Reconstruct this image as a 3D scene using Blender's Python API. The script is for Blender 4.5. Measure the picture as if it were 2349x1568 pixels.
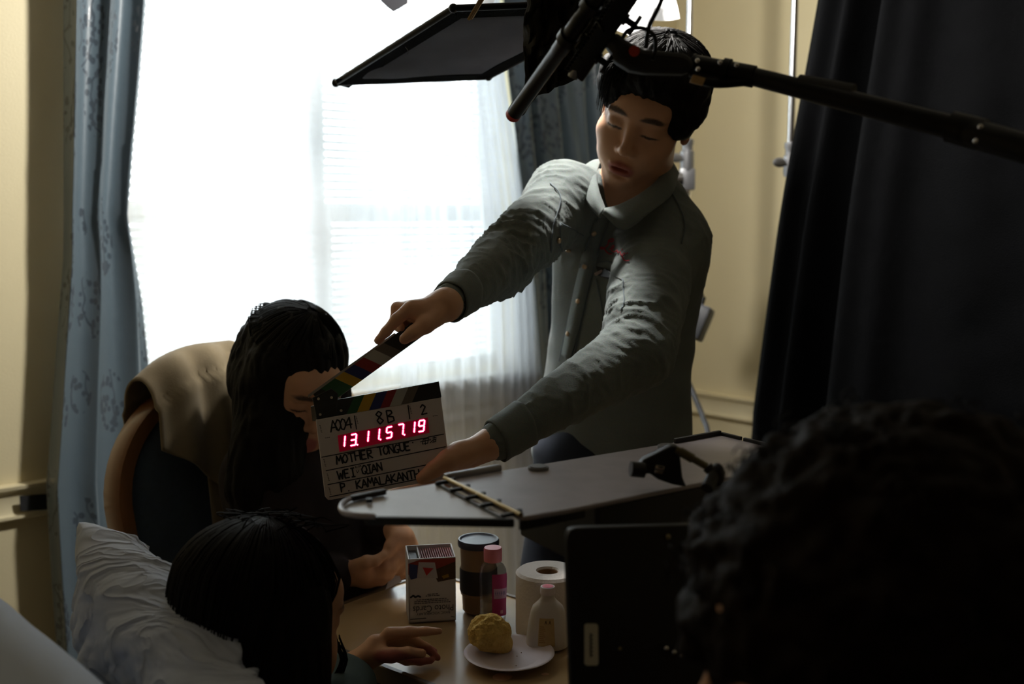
import bpy, bmesh, math, random
import numpy as np
from mathutils import Vector, Matrix

for o in list(bpy.data.objects):
    bpy.data.objects.remove(o)
SC = bpy.context.scene
COL = SC.collection

# ------------------------------------------------------------------ camera
F = 2450.0                                   # focal length in pixels of the 2349 x 1568 frame
PITCH = math.atan(289.0 / F)
EYE = Vector((0, 0, 1.4))
CP, SP = math.cos(PITCH), math.sin(PITCH)
cam_data = bpy.data.cameras.new('camera')
cam_data.sensor_width = 36.0
cam_data.lens = 36.0 * F / 2349.0
cam_data.clip_start = 0.02
cam_data.dof.use_dof = True
cam_data.dof.focus_distance = 1.56
cam_data.dof.aperture_fstop = 3.4
cam = bpy.data.objects.new('camera', cam_data)
cam.location = EYE
cam.rotation_euler = (math.pi / 2 - PITCH, 0, 0)
COL.objects.link(cam)
SC.camera = cam

# the room's walls: U runs along the window wall (away to the right), V comes out of it into the room
U = Vector((0.7443, 0.6678, 0)).normalized()
V = Vector((0.6678, -0.7443, 0)).normalized()
Z = Vector((0, 0, 1))


def ray(px, py):
    x, y = (px - 1174.5) / F, (784.0 - py) / F
    return Vector((x, CP + y * SP, -SP + y * CP))


def P(px, py, Y):
    d = ray(px, py)
    return EYE + d * (Y / d.y)


def on_z(px, py, z):
    d = ray(px, py)
    return EYE + d * ((z - EYE.z) / d.z)


def on_plane(px, py, o, n):
    d = ray(px, py)
    return EYE + d * ((o - EYE).dot(n) / d.dot(n))


CORNER = on_z(1540, 874, 0.80)
CORNER.z = 0


def W(s, d, z):                              # s along the window wall from the corner (negative = left), d into the room
    return CORNER + U * s + V * d + Z * z


def wall_sz(px, py, d=0.0):
    p = on_plane(px, py, CORNER + V * d, V)
    return (p - CORNER).dot(U), p.z


# ------------------------------------------------------------------ world, lamps, exposure
world = bpy.data.worlds.new('overcast_sky')
SC.world = world
world.use_nodes = True
wn = world.node_tree
bg = wn.nodes['Background']
# bright overcast sky above the horizon, darker ground below it
_tc = wn.nodes.new('ShaderNodeTexCoord')
_sx = wn.nodes.new('ShaderNodeSeparateXYZ')
_mr = wn.nodes.new('ShaderNodeMapRange')
_mr.interpolation_type = 'SMOOTHSTEP'
_mr.inputs[1].default_value = -0.10
_mr.inputs[2].default_value = 0.10
_mr.inputs[3].default_value = 4.2
_mr.inputs[4].default_value = 14.0
wn.links.new(_tc.outputs['Generated'], _sx.inputs[0])
wn.links.new(_sx.outputs[2], _mr.inputs[0])
wn.links.new(_mr.outputs[0], bg.inputs[1])
bg.inputs[0].default_value = (0.88, 0.94, 1.0, 1)


def area_lamp(name, loc, target, sx, sy, power, color, portal=False):
    ld = bpy.data.lights.new(name, 'AREA')
    ld.shape = 'RECTANGLE'
    ld.size, ld.size_y = sx, sy
    ld.energy = power
    ld.color = color
    o = bpy.data.objects.new(name, ld)
    o.location = loc
    o.rotation_euler = (Vector(target) - Vector(loc)).to_track_quat('-Z', 'Y').to_euler()
    COL.objects.link(o)
    if portal:
        ld.cycles.is_portal = True
    return o


WIN_S0, WIN_S1, WIN_Z0, WIN_Z1 = -2.0, -0.78, 0.93, 2.30
_wc = W((WIN_S0 + WIN_S1) / 2, -0.17, (WIN_Z0 + WIN_Z1) / 2)
area_lamp('window_daylight_portal', _wc, _wc + V, WIN_S1 - WIN_S0, WIN_Z1 - WIN_Z0, 1, (1, 1, 1), portal=True)

vs = SC.view_settings
vs.view_transform = 'Standard'
vs.look = 'None'
vs.exposure = 0.0
vs.gamma = 1.0
vs.use_curve_mapping = False
SC.cycles.use_denoising = True
SC.cycles.max_bounces = 10
SC.cycles.diffuse_bounces = 5
SC.cycles.transparent_max_bounces = 24
SC.cycles.transmission_bounces = 8
SC.cycles.sample_clamp_indirect = 6.0

# ------------------------------------------------------------------ helpers
def lin(r, g, b):
    f = lambda c: c / 12.92 if c <= 0.04045 else ((c + 0.055) / 1.055) ** 2.4
    return (f(r / 255), f(g / 255), f(b / 255), 1.0)


class NT:
    """small wrapper round a node tree"""
    def __init__(self, mat):
        mat.use_nodes = True
        self.t = mat.node_tree
        self.b = self.t.nodes.get('Principled BSDF')
        self.out = self.t.nodes.get('Material Output')

    def n(self, kind, **kw):
        nd = self.t.nodes.new(kind)
        for k, v in kw.items():
            if k.startswith('i_'):
                nd.inputs[k[2:].replace('_', ' ')].default_value = v
            else:
                setattr(nd, k, v)
        return nd

    def l(self, a, b):
        self.t.links.new(a, b)


def setb(b, **kw):
    names = {'color': 'Base Color', 'rough': 'Roughness', 'metal': 'Metallic', 'spec': 'Specular IOR Level',
             'sheen': 'Sheen Weight', 'trans': 'Transmission Weight', 'ior': 'IOR', 'coat': 'Coat Weight',
             'emit': 'Emission Color', 'emits': 'Emission Strength', 'alpha': 'Alpha', 'sss': 'Subsurface Weight'}
    for k, v in kw.items():
        b.inputs[names[k]].default_value = v


def material(name, color, rough=0.6, var=0.12, scale=12.0, bump=0.0, bscale=120.0, stretch=(1, 1, 1), color2=None, detail=4.0, **kw):
    """noise-mottled procedural material in object space"""
    m = bpy.data.materials.new(name)
    t = NT(m)
    c = color if len(color) == 4 else tuple(color) + (1.0,)
    setb(t.b, color=c, rough=rough, **kw)
    tc = t.n('ShaderNodeTexCoord')
    mp = t.n('ShaderNodeMapping')
    mp.inputs['Scale'].default_value = stretch
    t.l(tc.outputs['Object'], mp.inputs['Vector'])
    if var > 0 or color2:
        nz = t.n('ShaderNodeTexNoise', i_Scale=scale, i_Detail=detail)
        t.l(mp.outputs[0], nz.inputs['Vector'])
        mx = t.n('ShaderNodeMix', data_type='RGBA')
        c2 = color2 or tuple(x * (1 - var) for x in c[:3]) + (1.0,)
        c1 = c if color2 else tuple(min(1, x * (1 + var)) for x in c[:3]) + (1.0,)
        mx.inputs[6].default_value = c1
        mx.inputs[7].default_value = c2
        t.l(nz.outputs[0], mx.inputs[0])
        t.l(mx.outputs[2], t.b.inputs['Base Color'])
    if bump > 0:
        n2 = t.n('ShaderNodeTexNoise', i_Scale=bscale, i_Detail=5.0)
        t.l(mp.outputs[0], n2.inputs['Vector'])
        bp = t.n('ShaderNodeBump', i_Strength=bump, i_Distance=0.004)
        t.l(n2.outputs[0], bp.inputs['Height'])
        t.l(bp.outputs[0], t.b.inputs['Normal'])
    return m


def link(name, me, mat=None, parent=None, smooth=True):
    if mat is not None:
        for mm in (mat if isinstance(mat, (list, tuple)) else [mat]):
            me.materials.append(mm)
    if smooth:
        me.polygons.foreach_set('use_smooth', [True] * len(me.polygons))
    o = bpy.data.objects.new(name, me)
    COL.objects.link(o)
    if parent is not None:
        adopt(o, parent)
    return o


def root_matrix(o):
    m = Matrix.LocRotScale(o.location, o.rotation_euler, o.scale)
    if o.parent is not None:
        m = root_matrix(o.parent) @ o.matrix_parent_inverse @ m
    return m


def adopt(o, parent):
    o.parent = parent
    o.matrix_parent_inverse = root_matrix(parent).inverted()


def raw(name, verts, faces, mat=None, parent=None, smooth=True):
    me = bpy.data.meshes.new(name)
    me.from_pydata([tuple(v) for v in verts], [], [tuple(f) for f in faces])
    me.update()
    return link(name, me, mat, parent, smooth)


def thing(name, label, cat, loc, group=None):
    o = bpy.data.objects.new(name, None)
    o.empty_display_size = 0.05
    o.location = loc
    COL.objects.link(o)
    tag(o, label, cat, group)
    return o


def tag(o, label, cat, group=None):
    o['label'] = label
    o['category'] = cat
    if group:
        o['group'] = group
    return o


def structure(o):
    o['kind'] = 'structure'
    return o


def frame_from(axis, hint=None):
    a = Vector(axis).normalized()
    h = Vector(hint) if hint is not None else (Vector((0, 0, 1)) if abs(a.z) < 0.9 else Vector((1, 0, 0)))
    x = h.cross(a).normalized()
    y = a.cross(x).normalized()
    return x, y, a


class MB:
    """collects shapes for ONE mesh object"""
    def __init__(self):
        self.v, self.f, self.mi = [], [], []

    def add(self, verts, faces, mi=0):
        b = len(self.v)
        self.v += [Vector(p) for p in verts]
        self.f += [tuple(i + b for i in f) for f in faces]
        self.mi += [mi] * len(faces)
        return self

    def box(self, c, sx, sy, sz, ax=None, ay=None, az=None, bev=0.0, mi=0):
        ax = Vector(ax).normalized() if ax is not None else Vector((1, 0, 0))
        ay = Vector(ay).normalized() if ay is not None else Vector((0, 1, 0))
        az = Vector(az).normalized() if az is not None else ax.cross(ay).normalized()
        bm = bmesh.new()
        bmesh.ops.create_cube(bm, size=1.0)
        for v in bm.verts:
            v.co = Vector((v.co.x * sx, v.co.y * sy, v.co.z * sz))
        if bev > 0:
            bmesh.ops.bevel(bm, geom=bm.edges[:], offset=min(bev, 0.45 * min(sx, sy, sz)), segments=2, profile=0.5, affect='EDGES')
        bm.verts.index_update()
        c = Vector(c)
        self.add([c + ax * v.co.x + ay * v.co.y + az * v.co.z for v in bm.verts], [[v.index for v in (f.verts if ax.cross(ay).dot(az) > 0 else reversed(f.verts[:]))] for f in bm.faces], mi)
        bm.free()
        return self

    def cyl(self, p0, p1, r0, r1=None, seg=20, caps=True, mi=0):
        r1 = r0 if r1 is None else r1
        p0, p1 = Vector(p0), Vector(p1)
        x, y, a = frame_from(p1 - p0)
        vs, fs = [], []
        for p, r in ((p0, r0), (p1, r1)):
            for i in range(seg):
                t = 2 * math.pi * i / seg
                vs.append(p + x * (r * math.cos(t)) + y * (r * math.sin(t)))
        for i in range(seg):
            j = (i + 1) % seg
            fs.append((i, j, seg + j, seg + i))
        if caps:
            fs.append(tuple(range(seg - 1, -1, -1)))
            fs.append(tuple(range(seg, 2 * seg)))
        return self.add(vs, fs, mi)

    def tube(self, pts, rad, seg=8, mi=0, flat=1.0, caps=True):
        pts = [Vector(p) for p in pts]
        n = len(pts)
        if not isinstance(rad, (list, tuple)):
            rad = [rad] * n
        vs, fs = [], []
        x = None
        for i, p in enumerate(pts):
            a = (pts[min(i + 1, n - 1)] - pts[max(i - 1, 0)])
            if a.length < 1e-9:
                a = Vector((0, 0, 1))
            a.normalize()
            if x is None:
                x, y, _ = frame_from(a)
            else:
                x = x - a * x.dot(a)
                if x.length < 1e-6:
                    x, y, _ = frame_from(a)
                x.normalize()
                y = a.cross(x)
            for k in range(seg):
                t = 2 * math.pi * k / seg
                vs.append(p + x * (rad[i] * math.cos(t)) + y * (rad[i] * flat * math.sin(t)))
        for i in range(n - 1):
            for k in range(seg):
                j = (k + 1) % seg
                fs.append((i * seg + k, i * seg + j, (i + 1) * seg + j, (i + 1) * seg + k))
        if caps:
            fs.append(tuple(range(seg - 1, -1, -1)))
            fs.append(tuple(range((n - 1) * seg, n * seg)))
        return self.add(vs, fs, mi)

    def lathe(self, prof, o, axis=(0, 0, 1), seg=40, mi=0, sq=(1, 1), hint=None, pw=2.0):
        """prof: (radius, height) pairs; closed where the radius is 0; sq squashes the section, pw > 2 squares it"""
        o = Vector(o)
        x, y, a = frame_from(axis, hint)
        vs, fs, rows = [], [], []
        for r, h in prof:
            if r <= 1e-7:
                rows.append([len(vs)])
                vs.append(o + a * h)
            else:
                row = []
                for k in range(seg):
                    t = 2 * math.pi * k / seg
                    c, s = math.cos(t), math.sin(t)
                    if pw != 2.0:
                        q = (abs(c) ** pw + abs(s) ** pw) ** (-1 / pw)
                        c, s = c * q, s * q
                    row.append(len(vs))
                    vs.append(o + a * h + x * (r * sq[0] * c) + y * (r * sq[1] * s))
                rows.append(row)
        for A, B in zip(rows, rows[1:]):
            if len(A) == 1 and len(B) == 1:
                continue
            for k in range(seg):
                j = (k + 1) % seg
                if len(A) == 1:
                    fs.append((A[0], B[j], B[k]))
                elif len(B) == 1:
                    fs.append((A[k], A[j], B[0]))
                else:
                    fs.append((A[k], A[j], B[j], B[k]))
        return self.add(vs, fs, mi)

    def prism(self, outline, n, th, mi=0):
        """planar outline (world points) thickened by th along n"""
        n = Vector(n).normalized() * th
        k = len(outline)
        vs = [Vector(p) for p in outline] + [Vector(p) + n for p in outline]
        fs = [tuple(range(k - 1, -1, -1)), tuple(range(k, 2 * k))]
        for i in range(k):
            j = (i + 1) % k
            fs.append((i, j, k + j, k + i))
        return self.add(vs, fs, mi)

    def grid(self, fn, nu, nv, mi=0, wrap=False):
        vs = [fn(i / nu, j / nv) for j in range(nv + 1) for i in range(nu + (0 if wrap else 1))]
        w = nu if wrap else nu + 1
        fs = []
        for j in range(nv):
            for i in range(nu):
                i2 = (i + 1) % w if wrap else i + 1
                fs.append((j * w + i, j * w + i2, (j + 1) * w + i2, (j + 1) * w + i))
        return self.add(vs, fs, mi)

    def ball(self, c, rx, ry=None, rz=None, ax=None, ay=None, seg=16, mi=0):
        ry = rx if ry is None else ry
        rz = rx if rz is None else rz
        ax = Vector(ax).normalized() if ax is not None else Vector((1, 0, 0))
        ay = Vector(ay).normalized() if ay is not None else Vector((0, 1, 0))
        az = ax.cross(ay)
        c = Vector(c)
        vs, fs = [c - az * rz], []
        for j in range(1, seg):
            ph = -math.pi / 2 + math.pi * j / seg
            for i in range(seg * 2):
                th = math.pi * i / seg
                vs.append(c + ax * (rx * math.cos(ph) * math.cos(th)) + ay * (ry * math.cos(ph) * math.sin(th)) + az * (rz * math.sin(ph)))
        vs.append(c + az * rz)
        n = seg * 2
        for i in range(n):
            k = (i + 1) % n
            fs.append((0, 1 + k, 1 + i))
            for j in range(seg - 2):
                a = 1 + j * n
                fs.append((a + i, a + k, a + n + k, a + n + i))
            a = 1 + (seg - 2) * n
            fs.append((a + i, a + k, len(vs) - 1))
        return self.add(vs, fs, mi)

    def build(self, name, mat=None, parent=None, smooth=True, solid=0.0, subsurf=0, bevel=0.0, angle=35):
        me = bpy.data.meshes.new(name)
        me.from_pydata([tuple(v) for v in self.v], [], self.f)
        me.update()
        o = link(name, me, mat, parent, smooth)
        if any(self.mi):
            me.polygons.foreach_set('material_index', self.mi)
        if smooth and angle:
            try:
                me.set_sharp_from_angle(angle=math.radians(angle))
            except Exception:
                pass
        if bevel:
            md = o.modifiers.new('bevel', 'BEVEL')
            md.width = bevel
            md.segments = 2
            md.limit_method = 'ANGLE'
        if solid:
            md = o.modifiers.new('thickness', 'SOLIDIFY')
            md.thickness = solid
            md.offset = 0
        if subsurf:
            md = o.modifiers.new('smooth', 'SUBSURF')
            md.levels = md.render_levels = subsurf
        return o


def lerp(a, b, t):
    return a + (b - a) * t


def curve_pts(pts, n):
    """Catmull-Rom through 3-D points"""
    pts = [Vector(p) for p in pts]
    q = [pts[0] * 2 - pts[1]] + pts + [pts[-1] * 2 - pts[-2]]
    out = []
    m = len(pts) - 1
    for i in range(n):
        t = i / (n - 1) * m
        k = min(int(t), m - 1)
        u = t - k
        a, b, c, d = q[k], q[k + 1], q[k + 2], q[k + 3]
        out.append(0.5 * ((2 * b) + (c - a) * u + (2 * a - 5 * b + 4 * c - d) * u * u + (3 * b - a - 3 * c + d) * u ** 3))
    return out


def interp(table, y):
    if y <= table[0][0]:
        return table[0][1]
    for (y0, x0), (y1, x1) in zip(table, table[1:]):
        if y <= y1:
            return x0 + (x1 - x0) * (y - y0) / (y1 - y0)
    return table[-1][1]


# ---- signed-distance modelling: smooth unions of round cones and ellipsoids, meshed with surface nets
def _np(v):
    return np.array(tuple(v), dtype=np.float32)


class SDF:
    def __init__(self):
        self.ops = []

    def _push(self, op, fn, k):
        self.ops.append((op, fn, k))
        return self

    def cone(self, a, b, ra, rb=None, k=0.02, op='+'):
        rb = ra if rb is None else rb
        a, b = _np(a), _np(b)
        ba = b - a
        den = float(ba @ ba) + 1e-12

        def fn(p):
            pa = p - a
            t = np.clip((pa @ ba) / den, 0, 1)
            q = pa - t[:, None] * ba
            return np.sqrt(np.einsum('ij,ij->i', q, q)) - (ra + (rb - ra) * t)
        return self._push(op, fn, k)

    def chain(self, pts, rad, k=0.01, op='+'):
        for i in range(len(pts) - 1):
            self.cone(pts[i], pts[i + 1], rad[i], rad[i + 1], k if i == 0 else min(k, 0.004), op)
        return self

    def ell(self, c, r, M=None, k=0.02, op='+'):
        """ellipsoid; M: 3x3 rows = local axes in world"""
        c = _np(c)
        r = np.array(r, dtype=np.float32)
        R = np.array([tuple(x) for x in M], dtype=np.float32).T if M is not None else None

        def fn(p):
            q = p - c
            if R is not None:
                q = q @ R
            q1 = q / r
            k0 = np.sqrt(np.einsum('ij,ij->i', q1, q1))
            q2 = q1 / r
            k1 = np.sqrt(np.einsum('ij,ij->i', q2, q2)) + 1e-9
            return np.where(k0 < 1e-4, -float(min(r)), k0 * (k0 - 1) / k1)
        return self._push(op, fn, k)

    def half(self, o, n, k=0.003, op='-'):
        """half-space on the +n side of o (subtract it to cut)"""
        o, n = _np(o), _np(Vector(n).normalized())
        return self._push(op, lambda p: -((p - o) @ n), k)

    def custom(self, fn, k=0.01, op='+'):
        return self._push(op, fn, k)

    def run(self, ops, p):
        d = None
        for op, fn, k in ops:
            e = fn(p)
            if d is None:
                d = e
            elif op == '+':
                h = np.maximum(k - np.abs(d - e), 0) / k
                d = np.minimum(d, e) - h * h * (k * 0.25)
            else:
                h = np.maximum(k - np.abs(d + e), 0) / k
                d = np.maximum(d, -e) + h * h * (k * 0.25)
        return d

    def mesh(self, lo, hi, h, B=14):
        lo = np.array(tuple(lo), dtype=np.float64)
        hi = np.array(tuple(hi), dtype=np.float64)
        nb = np.maximum(1, np.ceil((hi - lo) / (h * B)).astype(int))
        ii = np.stack(np.meshgrid(*[np.arange(n) for n in nb], indexing='ij'), -1).reshape(-1, 3)
        cen = (lo + (ii + 0.5) * B * h).astype(np.float32)
        hd = 0.5 * math.sqrt(3) * (B + 2) * h
        each = [fn(cen) for _, fn, _ in self.ops]
        dmin = np.full(len(cen), 1e9, np.float32)
        for (op, _, k), e in zip(self.ops, each):
            if op == '+':
                dmin = np.minimum(dmin, e - k * 0.5)
        act = np.nonzero(dmin < hd * 1.5)[0]
        g = np.arange(-1, B + 1)
        loc = np.stack(np.meshgrid(g, g, g, indexing='ij'), -1).reshape(-1, 3)
        n1 = B + 2
        S = np.array([n * B + 4 for n in nb], dtype=np.int64)
        VK, VP, Q = [], [], []
        for bi in act:
            ops = []
            for (op, fn, k), e in zip(self.ops, each):
                if op == '+':
                    if e[bi] < dmin[bi] + 2.4 * hd + 2 * k:
                        ops.append((op, fn, k))
                elif e[bi] < 1.6 * hd + k and ops:
                    ops.append((op, fn, k))
            if not ops:
                continue
            base = ii[bi] * B
            pts = (lo + (base + loc) * h).astype(np.float32)
            Fv = self.run(ops, pts).reshape(n1, n1, n1)
            if Fv.min() > 0 or Fv.max() < 0:
                continue
            ins = Fv < 0
            m = n1 - 1
            cnt = np.zeros((m, m, m), np.int32)
            acc = np.zeros((m, m, m, 3), np.float32)
            for ax in range(3):
                o1, o2 = [a for a in range(3) if a != ax]
                for d1 in (0, 1):
                    for d2 in (0, 1):
                        sa = [slice(0, m)] * 3
                        sb = [slice(0, m)] * 3
                        sa[o1] = slice(d1, d1 + m)
                        sb[o1] = slice(d1, d1 + m)
                        sa[o2] = slice(d2, d2 + m)
                        sb[o2] = slice(d2, d2 + m)
                        sb[ax] = slice(1, m + 1)
                        fa, fb = Fv[tuple(sa)], Fv[tuple(sb)]
                        x = ins[tuple(sa)] != ins[tuple(sb)]
                        if not x.any():
                            continue
                        den = np.where(x, fa - fb, 1)
                        t = np.where(x, fa / den, 0)
                        cnt += x
                        acc[..., ax] += np.where(x, t, 0)
                        acc[..., o1] += np.where(x, d1, 0)
                        acc[..., o2] += np.where(x, d2, 0)
            has = cnt > 0
            idx = np.argwhere(has)
            if not len(idx):
                continue
            pos = acc[has] / cnt[has][:, None] + idx - 1 + base
            gk = idx - 1 + base + 1
            VK.append((gk[:, 0] * S[1] + gk[:, 1]) * S[2] + gk[:, 2])
            VP.append(lo + pos * h)
            for ax in range(3):
                o1, o2 = [(1, 2), (2, 0), (0, 1)][ax]
                sa = [slice(1, m)] * 3
                sb = [slice(1, m)] * 3
                sb[ax] = slice(2, m + 1)
                a, b = ins[tuple(sa)], ins[tuple(sb)]
                for flip, x in ((False, a & ~b), (True, ~a & b)):
                    e = np.argwhere(x) + 1
                    if not len(e):
                        continue
                    quad = []
                    for d1, d2 in ((0, 0), (1, 0), (1, 1), (0, 1)):
                        c = e.copy()
                        c[:, o1] -= 1 - d1
                        c[:, o2] -= 1 - d2
                        c = c - 1 + base + 1
                        quad.append((c[:, 0] * S[1] + c[:, 1]) * S[2] + c[:, 2])
                    q = np.stack(quad, -1)
                    Q.append(q[:, ::-1] if flip else q)
        VK = np.concatenate(VK)
        VP = np.concatenate(VP)
        uk, first = np.unique(VK, return_index=True)
        V_ = VP[first]
        Qk = np.concatenate(Q)
        Fi = np.searchsorted(uk, Qk)
        ok = (Fi < len(uk)).all(1)
        Fi = Fi[ok]
        ok = (uk[Fi] == Qk[ok]).all(1)
        return V_, Fi[ok]


def normals_of(Vv, Ff):
    a = Vv[Ff[:, 1]] - Vv[Ff[:, 0]]
    b = Vv[Ff[:, 3]] - Vv[Ff[:, 0]]
    n = np.cross(a, b)
    N = np.zeros_like(Vv)
    for k in range(4):
        np.add.at(N, Ff[:, k], n)
    return N / (np.linalg.norm(N, axis=1, keepdims=True) + 1e-12)


def np_mesh(name, Vv, Ff, mat=None, parent=None, attrs=None):
    me = bpy.data.meshes.new(name)
    me.from_pydata(Vv.tolist(), [], Ff.tolist())
    me.update()
    for nm, arr in (attrs or {}).items():
        at = me.attributes.new(nm, 'FLOAT', 'POINT')
        at.data.foreach_set('value', np.asarray(arr, dtype=np.float32))
    return link(name, me, mat, parent, True)


def vnoise(p, seed=0):
    """smooth value noise in -1..1 for an (N,3) array"""
    i = np.floor(p).astype(np.int64)
    f = p - i
    f = f * f * (3 - 2 * f)

    def hsh(a):
        n = (a[:, 0] * 374761393 + a[:, 1] * 668265263 + a[:, 2] * 2147483647 + seed * 974711) & 0x7fffffff
        n = ((n ^ (n >> 13)) * 1274126177) & 0x7fffffff
        n = (n ^ (n >> 16)) & 0xffff
        return n / 32767.5 - 1
    out = 0
    for dx in (0, 1):
        for dy in (0, 1):
            for dz in (0, 1):
                w = (f[:, 0] if dx else 1 - f[:, 0]) * (f[:, 1] if dy else 1 - f[:, 1]) * (f[:, 2] if dz else 1 - f[:, 2])
                out = out + w * hsh(i + np.array([dx, dy, dz]))
    return out


def vn1(x, y=0.0, z=0.0, seed=0):
    return float(vnoise(np.array([[x, y, z]], dtype=np.float64), seed)[0])

# ------------------------------------------------------------------ materials of the setting
M = {}
M['wall'] = material('cream_wall_paint', lin(226, 213, 174), rough=0.55, var=0.03, scale=3, bump=0.12, bscale=220)
M['panel'] = material('brown_wall_panelling', lin(196, 180, 154), rough=0.6, var=0.1, scale=8, stretch=(3, 3, 0.3))
M['trim'] = material('cream_trim_paint', lin(228, 216, 180), rough=0.4, var=0.02)
M['ceiling'] = material('ceiling_paint', lin(206, 198, 180), rough=0.8, var=0.02)
M['floor'] = material('vinyl_floor', lin(96, 84, 70), rough=0.35, var=0.2, scale=6)
M['white_frame'] = material('white_window_paint', lin(226, 226, 220), rough=0.4, var=0.02)
M['black_metal'] = material('black_metal', (0.006, 0.006, 0.0065), rough=0.36, var=0.2, scale=40, spec=0.16)
M['black_matte'] = material('black_matte', (0.010, 0.010, 0.011), rough=0.75, var=0.3, scale=60)
M['chrome'] = material('chrome_steel', (0.62, 0.62, 0.64), rough=0.22, var=0.03, metal=1.0)
M['grey_metal'] = material('cast_grey_metal', (0.28, 0.28, 0.29), rough=0.42, var=0.12, scale=60, metal=0.8)


def glass_mat():
    m = bpy.data.materials.new('window_glass')
    t = NT(m)
    g = t.n('ShaderNodeBsdfGlossy', i_Roughness=0.02)
    tr = t.n('ShaderNodeBsdfTransparent')
    tr.inputs[0].default_value = (0.93, 0.96, 0.95, 1)
    fr = t.n('ShaderNodeFresnel', i_IOR=1.45)
    mx = t.n('ShaderNodeMixShader')
    t.l(fr.outputs[0], mx.inputs[0])
    t.l(tr.outputs[0], mx.inputs[1])
    t.l(g.outputs[0], mx.inputs[2])
    t.l(mx.outputs[0], t.out.inputs['Surface'])
    return m


def cloth_mix(name, color, transl, transp=0.0, weave=0.0, rough=0.9):
    """thin cloth: diffuse + translucent (+ see-through holes between the threads)"""
    m = bpy.data.materials.new(name)
    t = NT(m)
    setb(t.b, color=color, rough=rough)
    t.b.inputs['Specular IOR Level'].default_value = 0.15
    tl = t.n('ShaderNodeBsdfTranslucent')
    tl.inputs[0].default_value = color
    a = t.n('ShaderNodeMixShader')
    a.inputs[0].default_value = transl
    t.l(t.b.outputs[0], a.inputs[1])
    t.l(tl.outputs[0], a.inputs[2])
    last = a
    if transp > 0:
        tp = t.n('ShaderNodeBsdfTransparent')
        b = t.n('ShaderNodeMixShader')
        b.inputs[0].default_value = transp
        if weave:
            tc = t.n('ShaderNodeTexCoord')
            nz = t.n('ShaderNodeTexNoise', i_Scale=weave)
            t.l(tc.outputs['Object'], nz.inputs['Vector'])
            mr = t.n('ShaderNodeMapRange')
            mr.inputs[3].default_value = max(0, transp - 0.12)
            mr.inputs[4].default_value = transp + 0.12
            t.l(nz.outputs[0], mr.inputs[0])
            t.l(mr.outputs[0], b.inputs[0])
        t.l(a.outputs[0], b.inputs[1])
        t.l(tp.outputs[0], b.inputs[2])
        last = b
    t.l(last.outputs[0], t.out.inputs['Surface'])
    return m


M['glass'] = glass_mat()
M['blind'] = cloth_mix('white_blind_slat', lin(235, 236, 236), 0.45, 0.0, rough=0.5)
M['sheer'] = cloth_mix('white_sheer_voile', lin(242, 243, 246), 0.62, 0.40, weave=900)

# ------------------------------------------------------------------ room shell
H_ROOM = 2.62
S_L, D_F = -4.7, 4.9


def slab(name, s0, s1, d0, d1, z0, z1, mat):
    m = MB()
    m.box(W((s0 + s1) / 2, (d0 + d1) / 2, (z0 + z1) / 2), abs(s1 - s0), abs(d1 - d0), abs(z1 - z0), U, V, Z)
    return m


def wall_with_hole():
    m = MB()
    t = 0.16
    for s0, s1, z0, z1 in ((S_L, WIN_S0, 0, H_ROOM), (WIN_S1, 0.0, 0, H_ROOM), (WIN_S0, WIN_S1, 0, WIN_Z0), (WIN_S0, WIN_S1, WIN_Z1, H_ROOM)):
        m.box(W((s0 + s1) / 2, -t / 2, (z0 + z1) / 2), s1 - s0, t, z1 - z0, U, V, Z)
    return m


structure(wall_with_hole().build('wall_back', M['wall'], smooth=False))
structure(slab('w', 0, 0.12, -0.16, D_F, 0, H_ROOM, None).build('wall_right', M['wall'], smooth=False))
structure(slab('w', S_L - 0.12, S_L, -0.16, D_F, 0, H_ROOM, None).build('wall_left', M['panel'], smooth=False))
structure(slab('w', S_L - 0.12, 0.12, D_F, D_F + 0.12, 0, H_ROOM, None).build('wall_front', M['panel'], smooth=False))
structure(slab('w', S_L - 0.12, 0.12, -0.16, D_F + 0.12, -0.1, 0, None).build('floor', M['floor'], smooth=False))
structure(slab('w', S_L - 0.12, 0.12, -0.16, D_F + 0.12, H_ROOM, H_ROOM + 0.1, None).build('ceiling', M['ceiling'], smooth=False))


def rail_profile(along0, along1, out, z0):
    """chair rail: flat board with a bead at top and bottom, run between two points"""
    m = MB()
    prof = [(0, 0), (0.016, 0.0), (0.02, 0.004), (0.02, 0.010), (0.012, 0.014), (0.009, 0.022), (0.009, 0.056), (0.013, 0.064), (0.022, 0.070), (0.024, 0.078), (0.0, 0.08)]
    vs = []
    for p in (along0, along1):
        vs += [p + out * a + Z * (z0 + b) for a, b in prof]
    n = len(prof)
    fs = [(i, (i + 1) % n, n + (i + 1) % n, n + i) for i in range(n)]
    fs += [tuple(range(n - 1, -1, -1)), tuple(range(n, 2 * n))]
    return m.add(vs, fs)


structure(rail_profile(W(S_L, 0, 0), W(WIN_S0 - 0.07, 0, 0), V, 0.725).build('trim_1', M['trim']))
structure(rail_profile(W(0, 0, 0), W(0, D_F, 0), -U, 0.70).build('trim_2', M['trim']))
structure(rail_profile(W(WIN_S1 + 0.07, 0, 0), W(0, 0, 0), V, 0.725).build('trim_3', M['trim']))
structure(slab('b', S_L, 0, 0, 0.014, 0, 0.11, None).build('baseboard_back', M['trim'], smooth=False))
structure(slab('b', -0.014, 0, 0, D_F, 0, 0.11, None).build('baseboard_right', M['trim'], smooth=False))

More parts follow.
